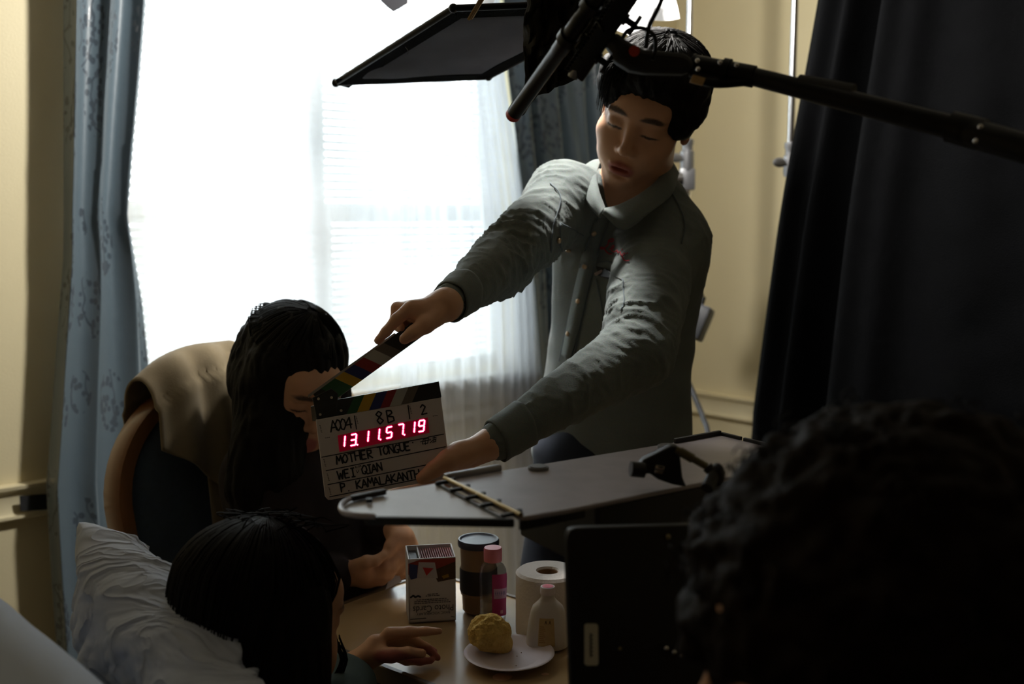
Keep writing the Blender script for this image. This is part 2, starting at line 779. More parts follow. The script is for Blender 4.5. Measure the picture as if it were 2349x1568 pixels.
# window: casing, two double-hung sashes side by side with a mullion, panes, sill
win = bpy.data.objects.new('window_1', None)
COL.objects.link(win)
win.location = W((WIN_S0 + WIN_S1) / 2, 0, WIN_Z0)
structure(win)
SM = -1.44                                   # the mullion
m = MB()
for s0, s1, z0, z1 in ((WIN_S0 - 0.06, WIN_S0, WIN_Z0 - 0.03, WIN_Z1 + 0.06), (WIN_S1, WIN_S1 + 0.06, WIN_Z0 - 0.03, WIN_Z1 + 0.06),
                       (WIN_S0, WIN_S1, WIN_Z1, WIN_Z1 + 0.06)):
    m.box(W((s0 + s1) / 2, 0.008, (z0 + z1) / 2), s1 - s0, 0.022, z1 - z0, U, V, Z, bev=0.004)
m.build('casing', M['white_frame'], win)
m = MB()
m.box(W(SM, -0.10, (WIN_Z0 + WIN_Z1) / 2), 0.044, 0.05, WIN_Z1 - WIN_Z0, U, V, Z, bev=0.004)
m.build('mullion', M['white_frame'], win)
for a, b in ((WIN_S0, SM - 0.022), (SM + 0.022, WIN_S1)):
    m = MB()
    for z0, z1, dd in ((WIN_Z0, 1.42, -0.095), (1.385, WIN_Z1, -0.125)):
        for s0, s1, y0, y1 in ((a, a + 0.035, z0, z1), (b - 0.035, b, z0, z1), (a + 0.035, b - 0.035, z0, z0 + 0.04), (a + 0.035, b - 0.035, z1 - 0.035, z1)):
            m.box(W((s0 + s1) / 2, dd, (y0 + y1) / 2), s1 - s0, 0.026, y1 - y0, U, V, Z, bev=0.003)
    sash = m.build('sash', M['white_frame'], win)
    g = MB()
    for z0, z1, dd in ((WIN_Z0, 1.42, -0.095), (1.385, WIN_Z1, -0.125)):
        g.box(W((a + b) / 2, dd, (z0 + z1) / 2), b - a - 0.07, 0.003, z1 - z0 - 0.07, U, V, Z)
    g.build('pane', M['glass'], sash, smooth=False)
m = MB()
m.box(W((WIN_S0 + WIN_S1) / 2, 0.0, WIN_Z0 - 0.018), WIN_S1 - WIN_S0 + 0.2, 0.13, 0.024, U, V, Z, bev=0.006)
m.box(W((WIN_S0 + WIN_S1) / 2, 0.008, WIN_Z0 - 0.065), WIN_S1 - WIN_S0 + 0.12, 0.016, 0.07, U, V, Z, bev=0.004)
m.build('sill', M['white_frame'], win)
# framed panel under the window
m = MB()
for i, z in enumerate((0.80, 0.73, 0.66)):
    m.box(W(-1.02, 0.012, z), 0.32, 0.022, 0.022, U, V, Z, bev=0.004)
structure(m.build('trim_4', M['white_frame']))

# ------------------------------------------------------------------ venetian blinds (one per half of the window)
for a, b, lab in ((WIN_S0 + 0.012, SM - 0.006, 'white slatted blind over the left half of the bright window'),
                  (SM + 0.006, WIN_S1 - 0.012, 'white slatted blind over the right half of the bright window')):
    bl = thing('venetian_blind', lab, 'blind', W((a + b) / 2, -0.045, 2.27), 'venetian blinds')
    m = MB()
    z = 0.985
    while z < 2.235:
        tilt = math.radians(34)
        ca, sa = math.cos(tilt), math.sin(tilt)
        dv, dz = V * ca + Z * -sa, V * sa + Z * ca
        q = []
        for k in range(5):
            x = (k / 4 - 0.5) * 0.025
            q.append((x, 0.0016 * (1 - (2 * x / 0.025) ** 2)))
        for s in (a, b):
            pass
        vs = [W(s, -0.045, z) + dv * x + dz * y for s in (a, b) for x, y in q]
        m.add(vs, [(k, k + 1, 6 + k, 5 + k) for k in range(4)])
        z += 0.0212
    m.build('slats', M['blind'], bl)
    m = MB()
    m.box(W((a + b) / 2, -0.045, 2.262), b - a, 0.028, 0.032, U, V, Z, bev=0.004)
    m.build('head_rail', M['white_frame'], bl)
    m = MB()
    m.box(W((a + b) / 2, -0.045, 0.964), b - a, 0.028, 0.016, U, V, Z, bev=0.005)
    m.build('bottom_rail', M['white_frame'], bl)
    m = MB()
    for q in (0.15, 0.85):
        for dd in (-0.058, -0.032):
            m.cyl(W(lerp(a, b, q), dd, 0.964), W(lerp(a, b, q), dd, 2.25), 0.0009, seg=5)
    m.build('ladder_cords', M['white_frame'], bl)

# ------------------------------------------------------------------ curtains
m = MB()
m.cyl(W(-2.55, 0.135, 2.47), W(-0.12, 0.135, 2.47), 0.012, seg=14)
rod = thing('curtain_rod', 'metal curtain rod above the window carrying blue curtains', 'curtain rod', W(-1.35, 0.125, 2.42))
m.build('rod', M['grey_metal'], rod)
for s in (-2.4, -0.25):
    m = MB()
    m.box(W(s, 0.068, 2.47), 0.02, 0.135, 0.02, U, V, Z)
    m.build('bracket', M['grey_metal'], rod)


def damask():
    m = bpy.data.materials.new('blue_damask_satin')
    t = NT(m)
    b = t.b
    tc = t.n('ShaderNodeTexCoord')
    uv = t.n('ShaderNodeUVMap')
    mp = t.n('ShaderNodeMapping')
    t.l(uv.outputs[0], mp.inputs['Vector'])
    # sprigs: warped voronoi flowers gathered in vertical sprays, woven glossier than the ground
    nz = t.n('ShaderNodeTexNoise', i_Scale=5.0, i_Detail=2.0)
    t.l(mp.outputs[0], nz.inputs['Vector'])
    v1 = t.n('ShaderNodeTexVoronoi', i_Scale=52.0)
    t.l(mp.outputs[0], v1.inputs['Vector'])
    r1 = t.n('ShaderNodeMath', operation='LESS_THAN')
    r1.inputs[1].default_value = 0.40
    t.l(v1.outputs['Distance'], r1.inputs[0])
    mp2 = t.n('ShaderNodeMapping')
    mp2.inputs['Scale'].default_value = (7.5, 4.6, 1)
    t.l(uv.outputs[0], mp2.inputs['Vector'])
    v2 = t.n('ShaderNodeTexVoronoi', i_Scale=1.0, i_Randomness=0.55)
    t.l(mp2.outputs[0], v2.inputs['Vector'])
    r2 = t.n('ShaderNodeMath', operation='LESS_THAN')
    r2.inputs[1].default_value = 0.42
    t.l(v2.outputs['Distance'], r2.inputs[0])
    w = t.n('ShaderNodeTexWave', i_Scale=7.0, i_Distortion=12.0, i_Detail=2.0)
    t.l(mp.outputs[0], w.inputs['Vector'])
    r3 = t.n('ShaderNodeMath', operation='GREATER_THAN')
    r3.inputs[1].default_value = 0.965
    t.l(w.outputs[0], r3.inputs[0])
    mxx = t.n('ShaderNodeMath', operation='MAXIMUM')
    t.l(r1.outputs[0], mxx.inputs[0])
    t.l(r3.outputs[0], mxx.inputs[1])
    mask = t.n('ShaderNodeMath', operation='MULTIPLY')
    t.l(mxx.outputs[0], mask.inputs[0])
    t.l(r2.outputs[0], mask.inputs[1])
    cx = t.n('ShaderNodeMix', data_type='RGBA')
    cx.inputs[6].default_value = lin(78, 94, 104)
    cx.inputs[7].default_value = lin(60, 70, 79)
    t.l(mask.outputs[0], cx.inputs[0])
    t.l(cx.outputs[2], b.inputs['Base Color'])
    rr = t.n('ShaderNodeMapRange')
    rr.inputs[3].default_value = 0.46
    rr.inputs[4].default_value = 0.24
    t.l(mask.outputs[0], rr.inputs[0])
    t.l(rr.outputs[0], b.inputs['Roughness'])
    b.inputs['Sheen Weight'].default_value = 0.35
    b.inputs['Specular IOR Level'].default_value = 0.6
    n2 = t.n('ShaderNodeTexNoise', i_Scale=60.0, i_Detail=3.0)
    t.l(mp.outputs[0], n2.inputs['Vector'])
    bp = t.n('ShaderNodeBump', i_Strength=0.15, i_Distance=0.003)
    t.l(n2.outputs[0], bp.inputs['Height'])
    t.l(bp.outputs[0], b.inputs['Normal'])
    return m


M['damask'] = damask()


def hang(left, right, fold, nu, nv, z0, z1, d0):
    """grid of a hanging cloth: left/right edge s(z), fold(u, z) -> (shift in s, depth)"""
    m = MB()

    def fn(u, v):
        z = lerp(z0, z1, v)
        l, r = left(z), right(z)
        ds, dd = fold(u, z)
        return W(lerp(l, r, u) + ds, d0 + dd, z)
    return m.grid(fn, nu, nv)


def uv_grid(o, nu, nv, wid, hei):
    me = o.data
    uvl = me.uv_layers.new(name='UVMap')
    w = nu + 1
    for lp in me.loops:
        i = lp.vertex_index
        uvl.data[lp.index].uv = ((i % w) / nu * wid, (i // w) / nv * hei)


# left blue curtain
def lc_left(z):
    return interp([(0.0, -2.22), (0.8, -2.24), (1.3, -2.185), (1.88, -2.16), (2.45, -2.165)], z)


def lc_right(z):
    return interp([(0.0, -1.98), (0.95, -1.985), (1.2, -2.0), (1.4, -2.025), (1.7, -1.985), (1.88, -1.965), (2.45, -1.93)], z)


def lc_fold(u, z):
    ph = 0.10 * math.sin(z * 2.1)
    sw = max(0.0, 1.5 - z) * 0.22
    w = u + sw * math.sin(u * math.pi) * 0.6
    a = 0.013 + 0.008 * max(0, z - 1.0)
    dd = a * math.sin(2 * math.pi * (2.6 * w + ph)) + 0.0045 * math.sin(2 * math.pi * (5.1 * w + 0.3 - ph)) + 0.006 * vn1(u * 4, z * 3, 0, 3)
    dd *= 0.45 + 0.55 * min(1, u * 1.6)
    k = max(0.0, 1 - u / 0.12)
    dd = dd * (1 - k) - 0.05 * k * k
    return 0.012 * math.cos(2 * math.pi * 2.6 * w) + 0.01 * vn1(u * 2, z * 2, 5, 4), dd


NU, NV = 110, 120
o = hang(lc_left, lc_right, lc_fold, NU, NV, 0.02, 2.43, 0.102).build('blue_curtain', M['damask'], angle=0)
uv_grid(o, NU, NV, 0.55, 2.4)
tag(o, 'blue floral satin curtain hanging left of the window, behind the armchair', 'curtain', 'blue curtains')
md = o.modifiers.new('thickness', 'SOLIDIFY')
md.thickness = 0.002


# right blue curtain
def rc_left(z):
    return interp([(0.0, -0.78), (0.7, -0.78), (1.22, -0.83), (1.83, -0.93), (2.45, -0.97)], z)


def rc_right(z):
    return interp([(0.0, -0.40), (1.0, -0.44), (1.7, -0.53), (2.45, -0.60)], z)


def rc_fold(u, z):
    dd = 0.03 * math.sin(2 * math.pi * (3.2 * u + 0.1 * math.sin(z * 2))) + 0.012 * math.sin(2 * math.pi * (6.3 * u + 0.4)) + 0.006 * vn1(u * 4, z * 3, 0, 9)
    return 0.008 * vn1(u * 3, z * 2, 2, 6), dd


o = hang(rc_left, rc_right, rc_fold, NU, NV, 0.02, 2.43, 0.135).build('blue_curtain', M['damask'], angle=0)
uv_grid(o, NU, NV, 0.6, 2.4)
tag(o, 'blue floral satin curtain hanging right of the window, behind the standing man', 'curtain', 'blue curtains')
md = o.modifiers.new('thickness', 'SOLIDIFY')
md.thickness = 0.002


# sheers: a flat left panel and a right panel gathered into folds at its right edge
def sl_fold(u, z):
    return 0.0, 0.010 * math.sin(2 * math.pi * 6.2 * u + 0.8 * math.sin(z)) + 0.006 * math.sin(2 * math.pi * 13.7 * u + z)


o = hang(lambda z: -2.06, lambda z: -1.20, sl_fold, 140, 24, 0.03, 2.40, 0.055).build('sheer_curtain', M['sheer'], angle=0)
tag(o, 'flat white sheer curtain veiling the left and middle of the window', 'curtain', 'sheer curtains')


def sr_fold(u, z):
    k = u ** 2.2
    a = lerp(0.006, 0.020, min(1, u * 1.3))
    return 0.0, a * math.sin(2 * math.pi * (3.0 * u + 7.0 * k) + 0.5 * math.sin(1.7 * z)) + 0.005 * math.sin(2 * math.pi * 17 * u + z * 2)


o = hang(lambda z: interp([(0, -1.30), (2.4, -1.24)], z), lambda z: interp([(0.0, -0.70), (1.2, -0.76), (1.8, -0.88), (2.4, -0.95)], z),
         sr_fold, 170, 24, 0.03, 2.40, 0.078).build('sheer_curtain', M['sheer'], angle=0)
tag(o, 'gathered white sheer curtain falling in folds at the right side of the window', 'curtain', 'sheer curtains')

# black tape on the left chair rail
m = MB()
p0 = [wall_sz(px, py, 0.026) for px, py in ((45, 1137), (122, 1131), (126, 1167), (47, 1172))]
m.prism([W(s, 0.0255, z) for s, z in p0], V, 0.0012)
o = m.build('gaffer_tape', M['black_matte'], smooth=False)
tag(o, 'short strip of black tape stuck on the chair rail left of the blue curtain', 'tape')

# ================================================================== film gear
M['black_cloth'] = material('black_duvetyne', (0.0016, 0.0017, 0.0020), rough=0.95, var=0.35, scale=14, bump=0.35, bscale=420, spec=0.05)
M['flag_cloth'] = material('black_flag_cloth', (0.075, 0.084, 0.115), rough=0.9, var=0.15, scale=30, bump=0.15, bscale=300)
M['foil'] = material('black_foil_wrap', (0.012, 0.011, 0.008), rough=0.7, var=0.4, scale=18, bump=0.5, spec=0.2, bscale=60)
M['wood_peg'] = material('pale_wood', lin(150, 122, 78), rough=0.6, var=0.2, scale=40, stretch=(1, 1, 6))
M['diffusion'] = cloth_mix('white_diffusion_gel', lin(236, 236, 238), 0.55)

# ---- black drape on the right
DA, DB = P(1800, 500, 2.42), P(2560, 500, 1.86)
DA.z = DB.z = 0
DU = (DB - DA).normalized()
DN = Vector((DU.y, -DU.x, 0))
if DN.y > 0:
    DN = -DN


def drape_left(z):                           # offset along the drape of its left edge
    return interp([(0.0, -0.10), (0.95, -0.055), (1.2, -0.02), (1.6, 0.035), (1.9, 0.075), (2.3, 0.13)], z)


DLEN = (DB - DA).length


def drape_fn(u, v):
    z = lerp(0.015, 2.28, v)
    l = drape_left(z)
    s = lerp(l, DLEN, u)
    g = 1 - 0.55 * v
    # three deep pleats near the left edge, a soft swell, then a flat panel with cross creases
    dd = 0
    for c, w, a in ((0.07, 0.035, 0.035), (0.155, 0.03, 0.05), (0.235, 0.035, -0.045), (0.30, 0.05, 0.035), (0.40, 0.05, 0.02)):
        dd += a * math.exp(-((u - c + 0.02 * math.sin(z * 1.3)) / w) ** 2)
    dd += 0.012 * math.sin(u * 21 + z * 0.8) * (1 - u)
    if u > 0.5:
        k = min(1, (u - 0.5) * 6)
        dd += k * (0.006 * vn1(u * 5, z * 11, 1, 7) + 0.005 * vn1(u * 9 + z, z * 23, 2, 8))
    dd += 0.02 * vn1(u * 3, z * 1.5, 0, 5)
    return DA + DU * s + DN * dd + Z * z


m = MB()
m.grid(drape_fn, 150, 90)
o = m.build('black_drape', M['black_cloth'], angle=0)
md = o.modifiers.new('thickness', 'SOLIDIFY')
md.thickness = 0.0022
tag(o, 'tall black cloth drape hung floor length at the right, in front of the cream wall', 'drape')


# ---- light stands
def light_stand(base, top_z, label, joints, r_top, r_mid, group, angles=(0.6, 2.694, 4.789)):
    t = thing('light_stand', label, 'light stand', base, group)
    zj = sorted(joints)
    levels = [0.05] + zj + [top_z]
    for i in range(len(levels) - 1):
        r = lerp(r_mid, r_top, i / max(1, len(levels) - 2))
        m = MB()
        m.cyl(base + Z * levels[i], base + Z * levels[i + 1], r, seg=18)
        m.build('pole', M['chrome'] if i else M['black_metal'], t)
    for i, z in enumerate(zj):
        r = lerp(r_mid, r_top, i / max(1, len(levels) - 2))
        m = MB()
        m.lathe([(0, -0.045), (r * 1.5, -0.045), (r * 1.75, -0.035), (r * 1.75, 0.005), (r * 1.35, 0.008), (r * 1.35, 0.02), (r * 1.6, 0.024), (r * 1.6, 0.036), (0, 0.04)], base + Z * z, seg=22)
        cl = m.build('collar', M['grey_metal'], t)
        m = MB()
        d = (U * -0.9 - V * 0.1).normalized() if i == len(zj) - 1 else V
        m.cyl(base + Z * (z - 0.015), base + Z * (z - 0.015) + d * 0.03, 0.005, seg=10)
        m.ball(base + Z * (z - 0.012) + d * 0.038, 0.024, 0.006, 0.012, d, d.cross(Z), seg=8)
        m.build('wing_knob', M['grey_metal'], cl)
    for k in range(3):
        a = angles[k]
        d = Vector((math.cos(a), math.sin(a), 0))
        m = MB()
        m.tube([base + Z * 0.30, base + d * 0.10 + Z * 0.26, base + d * 0.34 + Z * 0.035, base + d * 0.40 + Z * 0.012], 0.0105, seg=10)
        m.build('leg', M['black_metal'], t)
    return t


B1 = P(1576, 380, 2.80)
B1.z = 0
st1 = light_stand(B1, 2.30, 'chrome light stand with grey clamp head, behind the standing man', [P(1577, 352, 2.8).z, 0.78], 0.0085, 0.012, 'light stands')
# grip head half way up the pole, with its round knuckle and a bent hook
hz = P(1577, 411, 2.8).z
m = MB()
m.box(B1 + Z * hz, 0.040, 0.030, 0.056, bev=0.004)
gh = m.build('grip_head', M['grey_metal'], st1)
m = MB()
k0 = P(1553, 411, 2.8)
m.cyl(k0 + Vector((-0.010, 0, 0)), k0 + Vector((0.012, 0, 0)), 0.022, seg=24)
m.cyl(k0 + Vector((-0.016, 0, 0)), k0 + Vector((-0.010, 0, 0)), 0.017, seg=24)
m.cyl(k0 + Vector((0.01, 0, 0)), B1 + Z * hz, 0.010, seg=14)
m.build('knuckle', M['chrome'], gh)
m = MB()
m.tube([P(x, y, 2.8) for x, y in ((1524, 352), (1528, 372), (1534, 386), (1543, 388), (1552, 400))], 0.003, seg=8)
m.build('hook', M['black_metal'], gh)
# lamp arm from the stand's top to the lamp
LAMP = Vector((0.05, 2.03, 2.16))
m = MB()
m.cyl(B1 + Z * 2.27, LAMP + Vector((0.03, 0.02, 0.10)), 0.009, seg=12)
m.box(B1 + Z * 2.27, 0.045, 0.035, 0.05, bev=0.005)
m.build('arm', M['chrome'], st1)

B2 = P(1813, 360, 2.62)
B2.z = 0
light_stand(B2, 2.36, 'chrome light stand whose foot is hidden by the black drape', [P(1813, 362, 2.62).z, 0.72], 0.0085, 0.0100, 'light stands', [math.atan2(-DN.y, -DN.x) + q for q in (-1.75, 0.0, 1.75)])

# power box hooked on the first stand + cables
PB = P(1601, 740, 2.74)
ax = Vector((0.80, -0.50, -0.28)).normalized()
az = Vector((0.42, 0.1, 0.9)).normalized()
az = (az - ax * az.dot(ax)).normalized()
ay = az.cross(ax)
pb = thing('outlet_box', 'dark grey outlet box hanging on the light stand beside the standing man', 'outlet box', PB)
m = MB()
m.box(PB, 0.05, 0.05, 0.085, ax, ay, az, bev=0.005)
m.build('housing', material('dark_grey_box', (0.055, 0.058, 0.065), rough=0.5), pb)
m = MB()
m.box(PB + az * 0.044, 0.046, 0.046, 0.003, ax, ay, az, bev=0.002)
fp = m.build('face_plate', material('grey_plate', (0.20, 0.21, 0.24), rough=0.45), pb)
m = MB()
for q in (-0.011, 0.012):
    m.cyl(PB + az * 0.0445 + ax * q, PB + az * 0.0468 + ax * q, 0.0075, seg=16)
    m.build('socket', M['black_matte'], fp)
    m = MB()
m = MB()
m.cyl(PB + az * 0.046 - ax * 0.011, PB + az * 0.068 - ax * 0.011, 0.007, 0.0045, seg=14)
m.tube(curve_pts([PB + az * 0.066 - ax * 0.011, P(1611, 672, 2.74), P(1606, 650, 2.76), P(1596, 642, 2.79)], 14), 0.0028, seg=8)
o = m.build('plug_cord', M['black_metal'])
tag(o, 'short black plug and lead pushed into the outlet box', 'plug')
m = MB()
m.ball(P(1606, 647, 2.74), 0.0075, 0.006, 0.009, seg=8)
o = m.build('cord_tag', material('green_tape', lin(40, 120, 84), rough=0.6))
tag(o, 'small green tape marker on the lead above the outlet box', 'tape')
m = MB()
m.tube(curve_pts([PB - az * 0.045, P(1577, 792, 2.75), P(1572, 850, 2.75), P(1590, 900, 2.72), P(1612, 955, 2.68), P(1626, 1003, 2.62), P(1640, 1150, 2.5),
                  Vector((0.50, 2.52, 0.25)), Vector((0.48, 2.60, 0.012)), Vector((0.36, 2.72, 0.008))], 60), 0.0068, seg=10)
o = m.build('power_cable', material('cable_rubber', (0.05, 0.055, 0.065), rough=0.5))
tag(o, 'thick dark power cable looping down from the outlet box along the cream wall', 'cable')

# ---- film lamp above the frame: housing, barn doors; diffusion hangs from it on clothes pegs
lm = thing('film_lamp', 'film lamp with open barn doors at the very top behind the dark flag', 'lamp', LAMP)
m = MB()
m.box(LAMP + Z * 0.07, 0.34, 0.26, 0.12, bev=0.02)
m.build('housing', M['black_metal'], lm)
m = MB()
m.box(LAMP + Z * 0.006, 0.30, 0.22, 0.008)
m.build('reflector', material('lamp_reflector', (0.8, 0.8, 0.8), rough=0.3, var=0.02), lm)
for c, su, sv, sh in ((LAMP + Vector((0, -0.155, -0.165)), 0.36, 0.006, 0.35), (LAMP + Vector((-0.01, 0.135, -0.125)), 0.11, 0.006, 0.27)):  # front and back doors, out of view, added to block the lamp's light
    m = MB()
    m.box(c, su, sv, sh)
    m.build('barn_door', M['black_metal'], lm)
# the far left barn door corner that dips into view
bd = [P(x, y, 2.05) for x, y in ((872, -30), (874, 3), (902, 27), (934, 8), (938, -30))]
m = MB()
m.prism(bd, (0, 1, 0.2), 0.008)
m.build('barn_door', material('grey_door', (0.10, 0.10, 0.11), rough=0.5), lm)
ld = bpy.data.lights.new('film_lamp_bulb', 'POINT')
ld.energy = 70.0
ld.shadow_soft_size = 0.05
ld.color = (1.0, 0.97, 0.91)
lo = bpy.data.objects.new('film_lamp_bulb', ld)
lo.location = LAMP + Vector((0, 0, -0.07))
COL.objects.link(lo)


def sheet(name, corners, n, amp, seed, label, curl=0.0):
    a, b, c, d = corners                      # top-left, top-right, bottom-right, bottom-left

    def fn(u, v):
        p = a.lerp(b, u).lerp(d.lerp(c, u), v)
        return p + n * (amp * vn1(u * 2.5, v * 2.5, 0, seed) + curl * v * v) + Z * (curl * 0.4 * v * v * math.sin(u * 5))
    m = MB()
    m.grid(fn, 24, 16)
    o = m.build(name, M['diffusion'], angle=0)
    tag(o, label, 'diffusion sheet', 'diffusion sheets')
    return o


sheet('diffusion_sheet', [P(945, -70, 2.42), P(1150, -70, 2.42), P(1120, 75, 2.40), P(927, 34, 2.40)], Vector((0, -1, 0)), 0.02, 3,
      'white diffusion sheet hanging above the left end of the dark flag', 0.02)
sheet('diffusion_sheet', [P(1330, -60, 2.20), P(1535, -60, 2.20), P(1554, 36, 2.18), P(1330, 66, 2.20)], Vector((0, -1, 0)), 0.02, 5,
      'white diffusion sheet with curled edge above the standing man', 0.03)
sheet('diffusion_sheet', [P(1350, -20, 2.16), P(1500, -20, 2.16), P(1490, 84, 2.14), P(1352, 86, 2.16)], Vector((0, -1, 0)), 0.03, 8,
      'small curled white diffusion sheet just behind the microphone mount', 0.03)

# ---- black flag under the lamp
FZ = 1.66
fA, fB, fC = P(770, 190, 1.98), P(1120, 176, 1.98), P(1040, 19, 1.72)
fD = fB + fC - fA
fl = thing('black_flag', 'large dark framed flag jutting across the bright window from the top', 'flag', (fA + fD) / 2)
m = MB()
cs = [fA, fB, fD, fC]
for i in range(4):
    a, b = cs[i], cs[(i + 1) % 4]
    m.cyl(a, b, 0.0055, seg=12)
    m.ball(a, 0.0075, seg=8)
m.build('frame', M['black_metal'], fl)


def flag_fn(u, v):
    p = fA.lerp(fB, u).lerp(fC.lerp(fD, u), v)
    e = min(u, 1 - u, v, 1 - v)
    return p + Z * (-0.005 * min(1, e * 8) + 0.003 * vn1(u * 3, v * 5, 0, 2))


m = MB()
m.grid(flag_fn, 20, 40)
o = m.build('cloth', M['flag_cloth'], fl, angle=0)
o.modifiers.new('thickness', 'SOLIDIFY').thickness = 0.0016
m = MB()                                      # hem sleeves sewn round the frame
for i in range(4):
    a, b = cs[i], cs[(i + 1) % 4]
    mid = (fA + fD) / 2
    inw = (mid - (a + b) / 2)
    dd = (b - a).normalized()
    inw = (inw - dd * inw.dot(dd)).normalized()
    m.box((a + b) / 2 + inw * 0.012 - Z * 0.004, (b - a).length - 0.01, 0.024, 0.0022, dd, inw, Z)
m.build('hem', M['black_cloth'], fl)
m = MB()                                      # loose threads
m.tube(curve_pts([P(853, 184, 1.97), P(854, 194, 1.97), P(853, 204, 1.97)], 6), 0.0006, seg=5)
m.build('thread', M['black_matte'], fl)
m = MB()
m.tube(curve_pts([P(930, 108, 1.80), P(936, 116, 1.79), P(935, 124, 1.78)], 6), 0.0006, seg=5)
m.build('thread', M['black_matte'], fl)

# crumpled black foil hanging from the flag's right edge
dBD = (fD - fB)


FOIL = [(0.0, 262), (0.03, 266), (0.10, 250), (0.22, 220), (0.38, 214), (0.46, 200), (0.60, 196), (0.76, 184), (0.90, 150), (1.0, 92)]


def foil_fn(u, v):
    px_ = lerp(1199, 1356, u)
    top, low = P(px_ + 6, -60, 1.62), P(px_, interp(FOIL, u), 1.64)
    return top.lerp(low, v) + Vector((0.15, -1, 0)) * (0.016 * vn1(u * 7, v * 6, 0, 12) + 0.010 * vn1(u * 17, v * 15, 0, 13)) + Vector((1, 0, 0)) * 0.004 * vn1(v * 9, u * 2, 4, 14)


m = MB()
m.grid(foil_fn, 46, 22)
o = m.build('black_foil', M['foil'], angle=20)
o.modifiers.new('thickness', 'SOLIDIFY').thickness = 0.0008
tag(o, 'crumpled black foil wrap hanging behind the slim microphone', 'foil')
# clothes peg on the flag's far edge
pg = thing('clothes_peg', 'wooden clothes peg clipped to the far edge of the dark flag', 'clothes peg', P(1092, 22, 1.69))
m = MB()
for q in (-0.003, 0.003):
    a, b = P(1078, 44, 1.70), P(1112, -14, 1.68)
    o_ = Vector((0.5, 0.2, 0.2)) * q
    m = MB()
    m.box((a + b) / 2 + o_, (b - a).length, 0.010, 0.0045, (b - a), Vector((0, 1, 0)).cross(b - a).cross(b - a), bev=0.001)
    m.build('jaw', M['wood_peg'], pg)

# ---- boom pole, shock mount and microphone
MB_A, MB_B = P(1174, 268, 1.42), P(1400, -48, 1.20)
mic = thing('shotgun_microphone', 'slim black shotgun microphone with a red ring pointing down over the slate', 'microphone', MB_A)
md_ = (MB_B - MB_A).normalized()
m = MB()
L = (MB_B - MB_A).length
m.lathe([(0, 0.001), (0.0088, 0.001), (0.0096, 0.004), (0.0096, 0.012), (0.0096, L * 0.52), (0.0104, L * 0.525), (0.0104, L * 0.75), (0.0096, L * 0.76), (0.0096, L)], MB_A, md_, seg=24)
m.build('tube', M['black_metal'], mic)
m = MB()
m.lathe([(0.0099, 0.003), (0.0099, 0.010)], MB_A, md_, seg=24)
m.build('red_ring', material('red_ring', lin(190, 42, 26), rough=0.5), mic)
m = MB()
m.lathe([(0, 0.0004), (0.0075, 0.0004), (0.0082, 0.003)], MB_A, md_, seg=24)
m.build('grille', material('mic_grille', (0.10, 0.10, 0.10), rough=0.5, metal=0.6), mic)
m = MB()
xx, yy, _ = frame_from(md_)
for q in np.linspace(0.06, 0.50, 9):
    for t in (0.9, 2.4):
        c = MB_A + md_ * (L * q) + (xx * math.cos(t) + yy * math.sin(t)) * 0.0094
        m.box(c, 0.016, 0.0012, 0.0012, md_, xx)
m.build('slots', M['black_matte'], mic)
m = MB()
side = P(1345, 10, 1.24) - P(1365, 10, 1.24)
m.tube([MB_A + md_ * 0.03 + side * 0.95, MB_A + md_ * L * 0.9 + side * 0.9], 0.0011, seg=6)
m.build('wire', M['grey_metal'], mic)

# shock mount: pistol rail with clips and thumbscrews, holding the microphone
sm_ = thing('shock_mount', 'black shock mount rail with thumbscrews joining microphone and boom pole', 'microphone mount', P(1380, 100, 1.26))
ra, rb = P(1322, 172, 1.30), P(1462, -40, 1.20)
rd = (rb - ra).normalized()
rn = Vector((0, -1, 0)) - rd * rd.dot(Vector((0, -1, 0)))
rn.normalize()
rs = rd.cross(rn)
m = MB()
m.box((ra + rb) / 2, (rb - ra).length, 0.022, 0.012, rd, rs, rn, bev=0.002)
rail_o = m.build('rail', M['black_metal'], sm_)
m = MB()
for i in range(26):
    c = ra.lerp(rb, (i + 0.5) / 26) - rs * 0.0125 * (1 if (rs.x > 0) else -1)
    m.box(c, 0.004, 0.004, 0.013, (rd + rs * 0.5), rs, None, bev=0.0008)
m.build('grip_teeth', M['black_metal'], rail_o)
m = MB()
m.tube([P(1312, 178, 1.30), P(1330, 145, 1.295)], [0.006, 0.010], seg=12)
m.build('rail_tip', M['grey_metal'], sm_)
for (x0, y0, x1, y1, Y) in ((1366, 130, 1388, 145, 1.27), (1428, 40, 1452, 56, 1.23)):
    m = MB()
    a, b = P(x0, y0, Y), P(x1, y1, Y)
    m.cyl(a, b, 0.004, seg=12)
    m.cyl(b, b + (b - a).normalized() * 0.005, 0.0125, seg=20)
    m.cyl(a.lerp(b, 0.2), a.lerp(b, 0.45), 0.007, seg=16)
    m.build('thumbscrew', M['black_metal'], sm_)
for t in (0.45, 0.80):
    m = MB()
    c = MB_A + md_ * (L * (0.62 + 0.22 * (t > 0.5)))
    for k in range(16):
        pass
    m.lathe([(0.0112, -0.006), (0.0132, -0.006), (0.0132, 0.006), (0.0112, 0.006), (0.0112, -0.006)], c, md_, seg=24)
    e = ra.lerp(rb, 0.30 + 0.3 * (t > 0.5))
    m.tube(curve_pts([c + (e - c) * 0.25, c.lerp(e, 0.6) + Z * 0.012, e], 8), 0.0018, seg=6)
    m.tube(curve_pts([c + (e - c) * 0.25 - md_ * 0.01, c.lerp(e, 0.5) - Z * 0.016, e - rd * 0.02], 8), 0.0014, seg=6)
    m.build('clip', M['black_metal'], sm_)
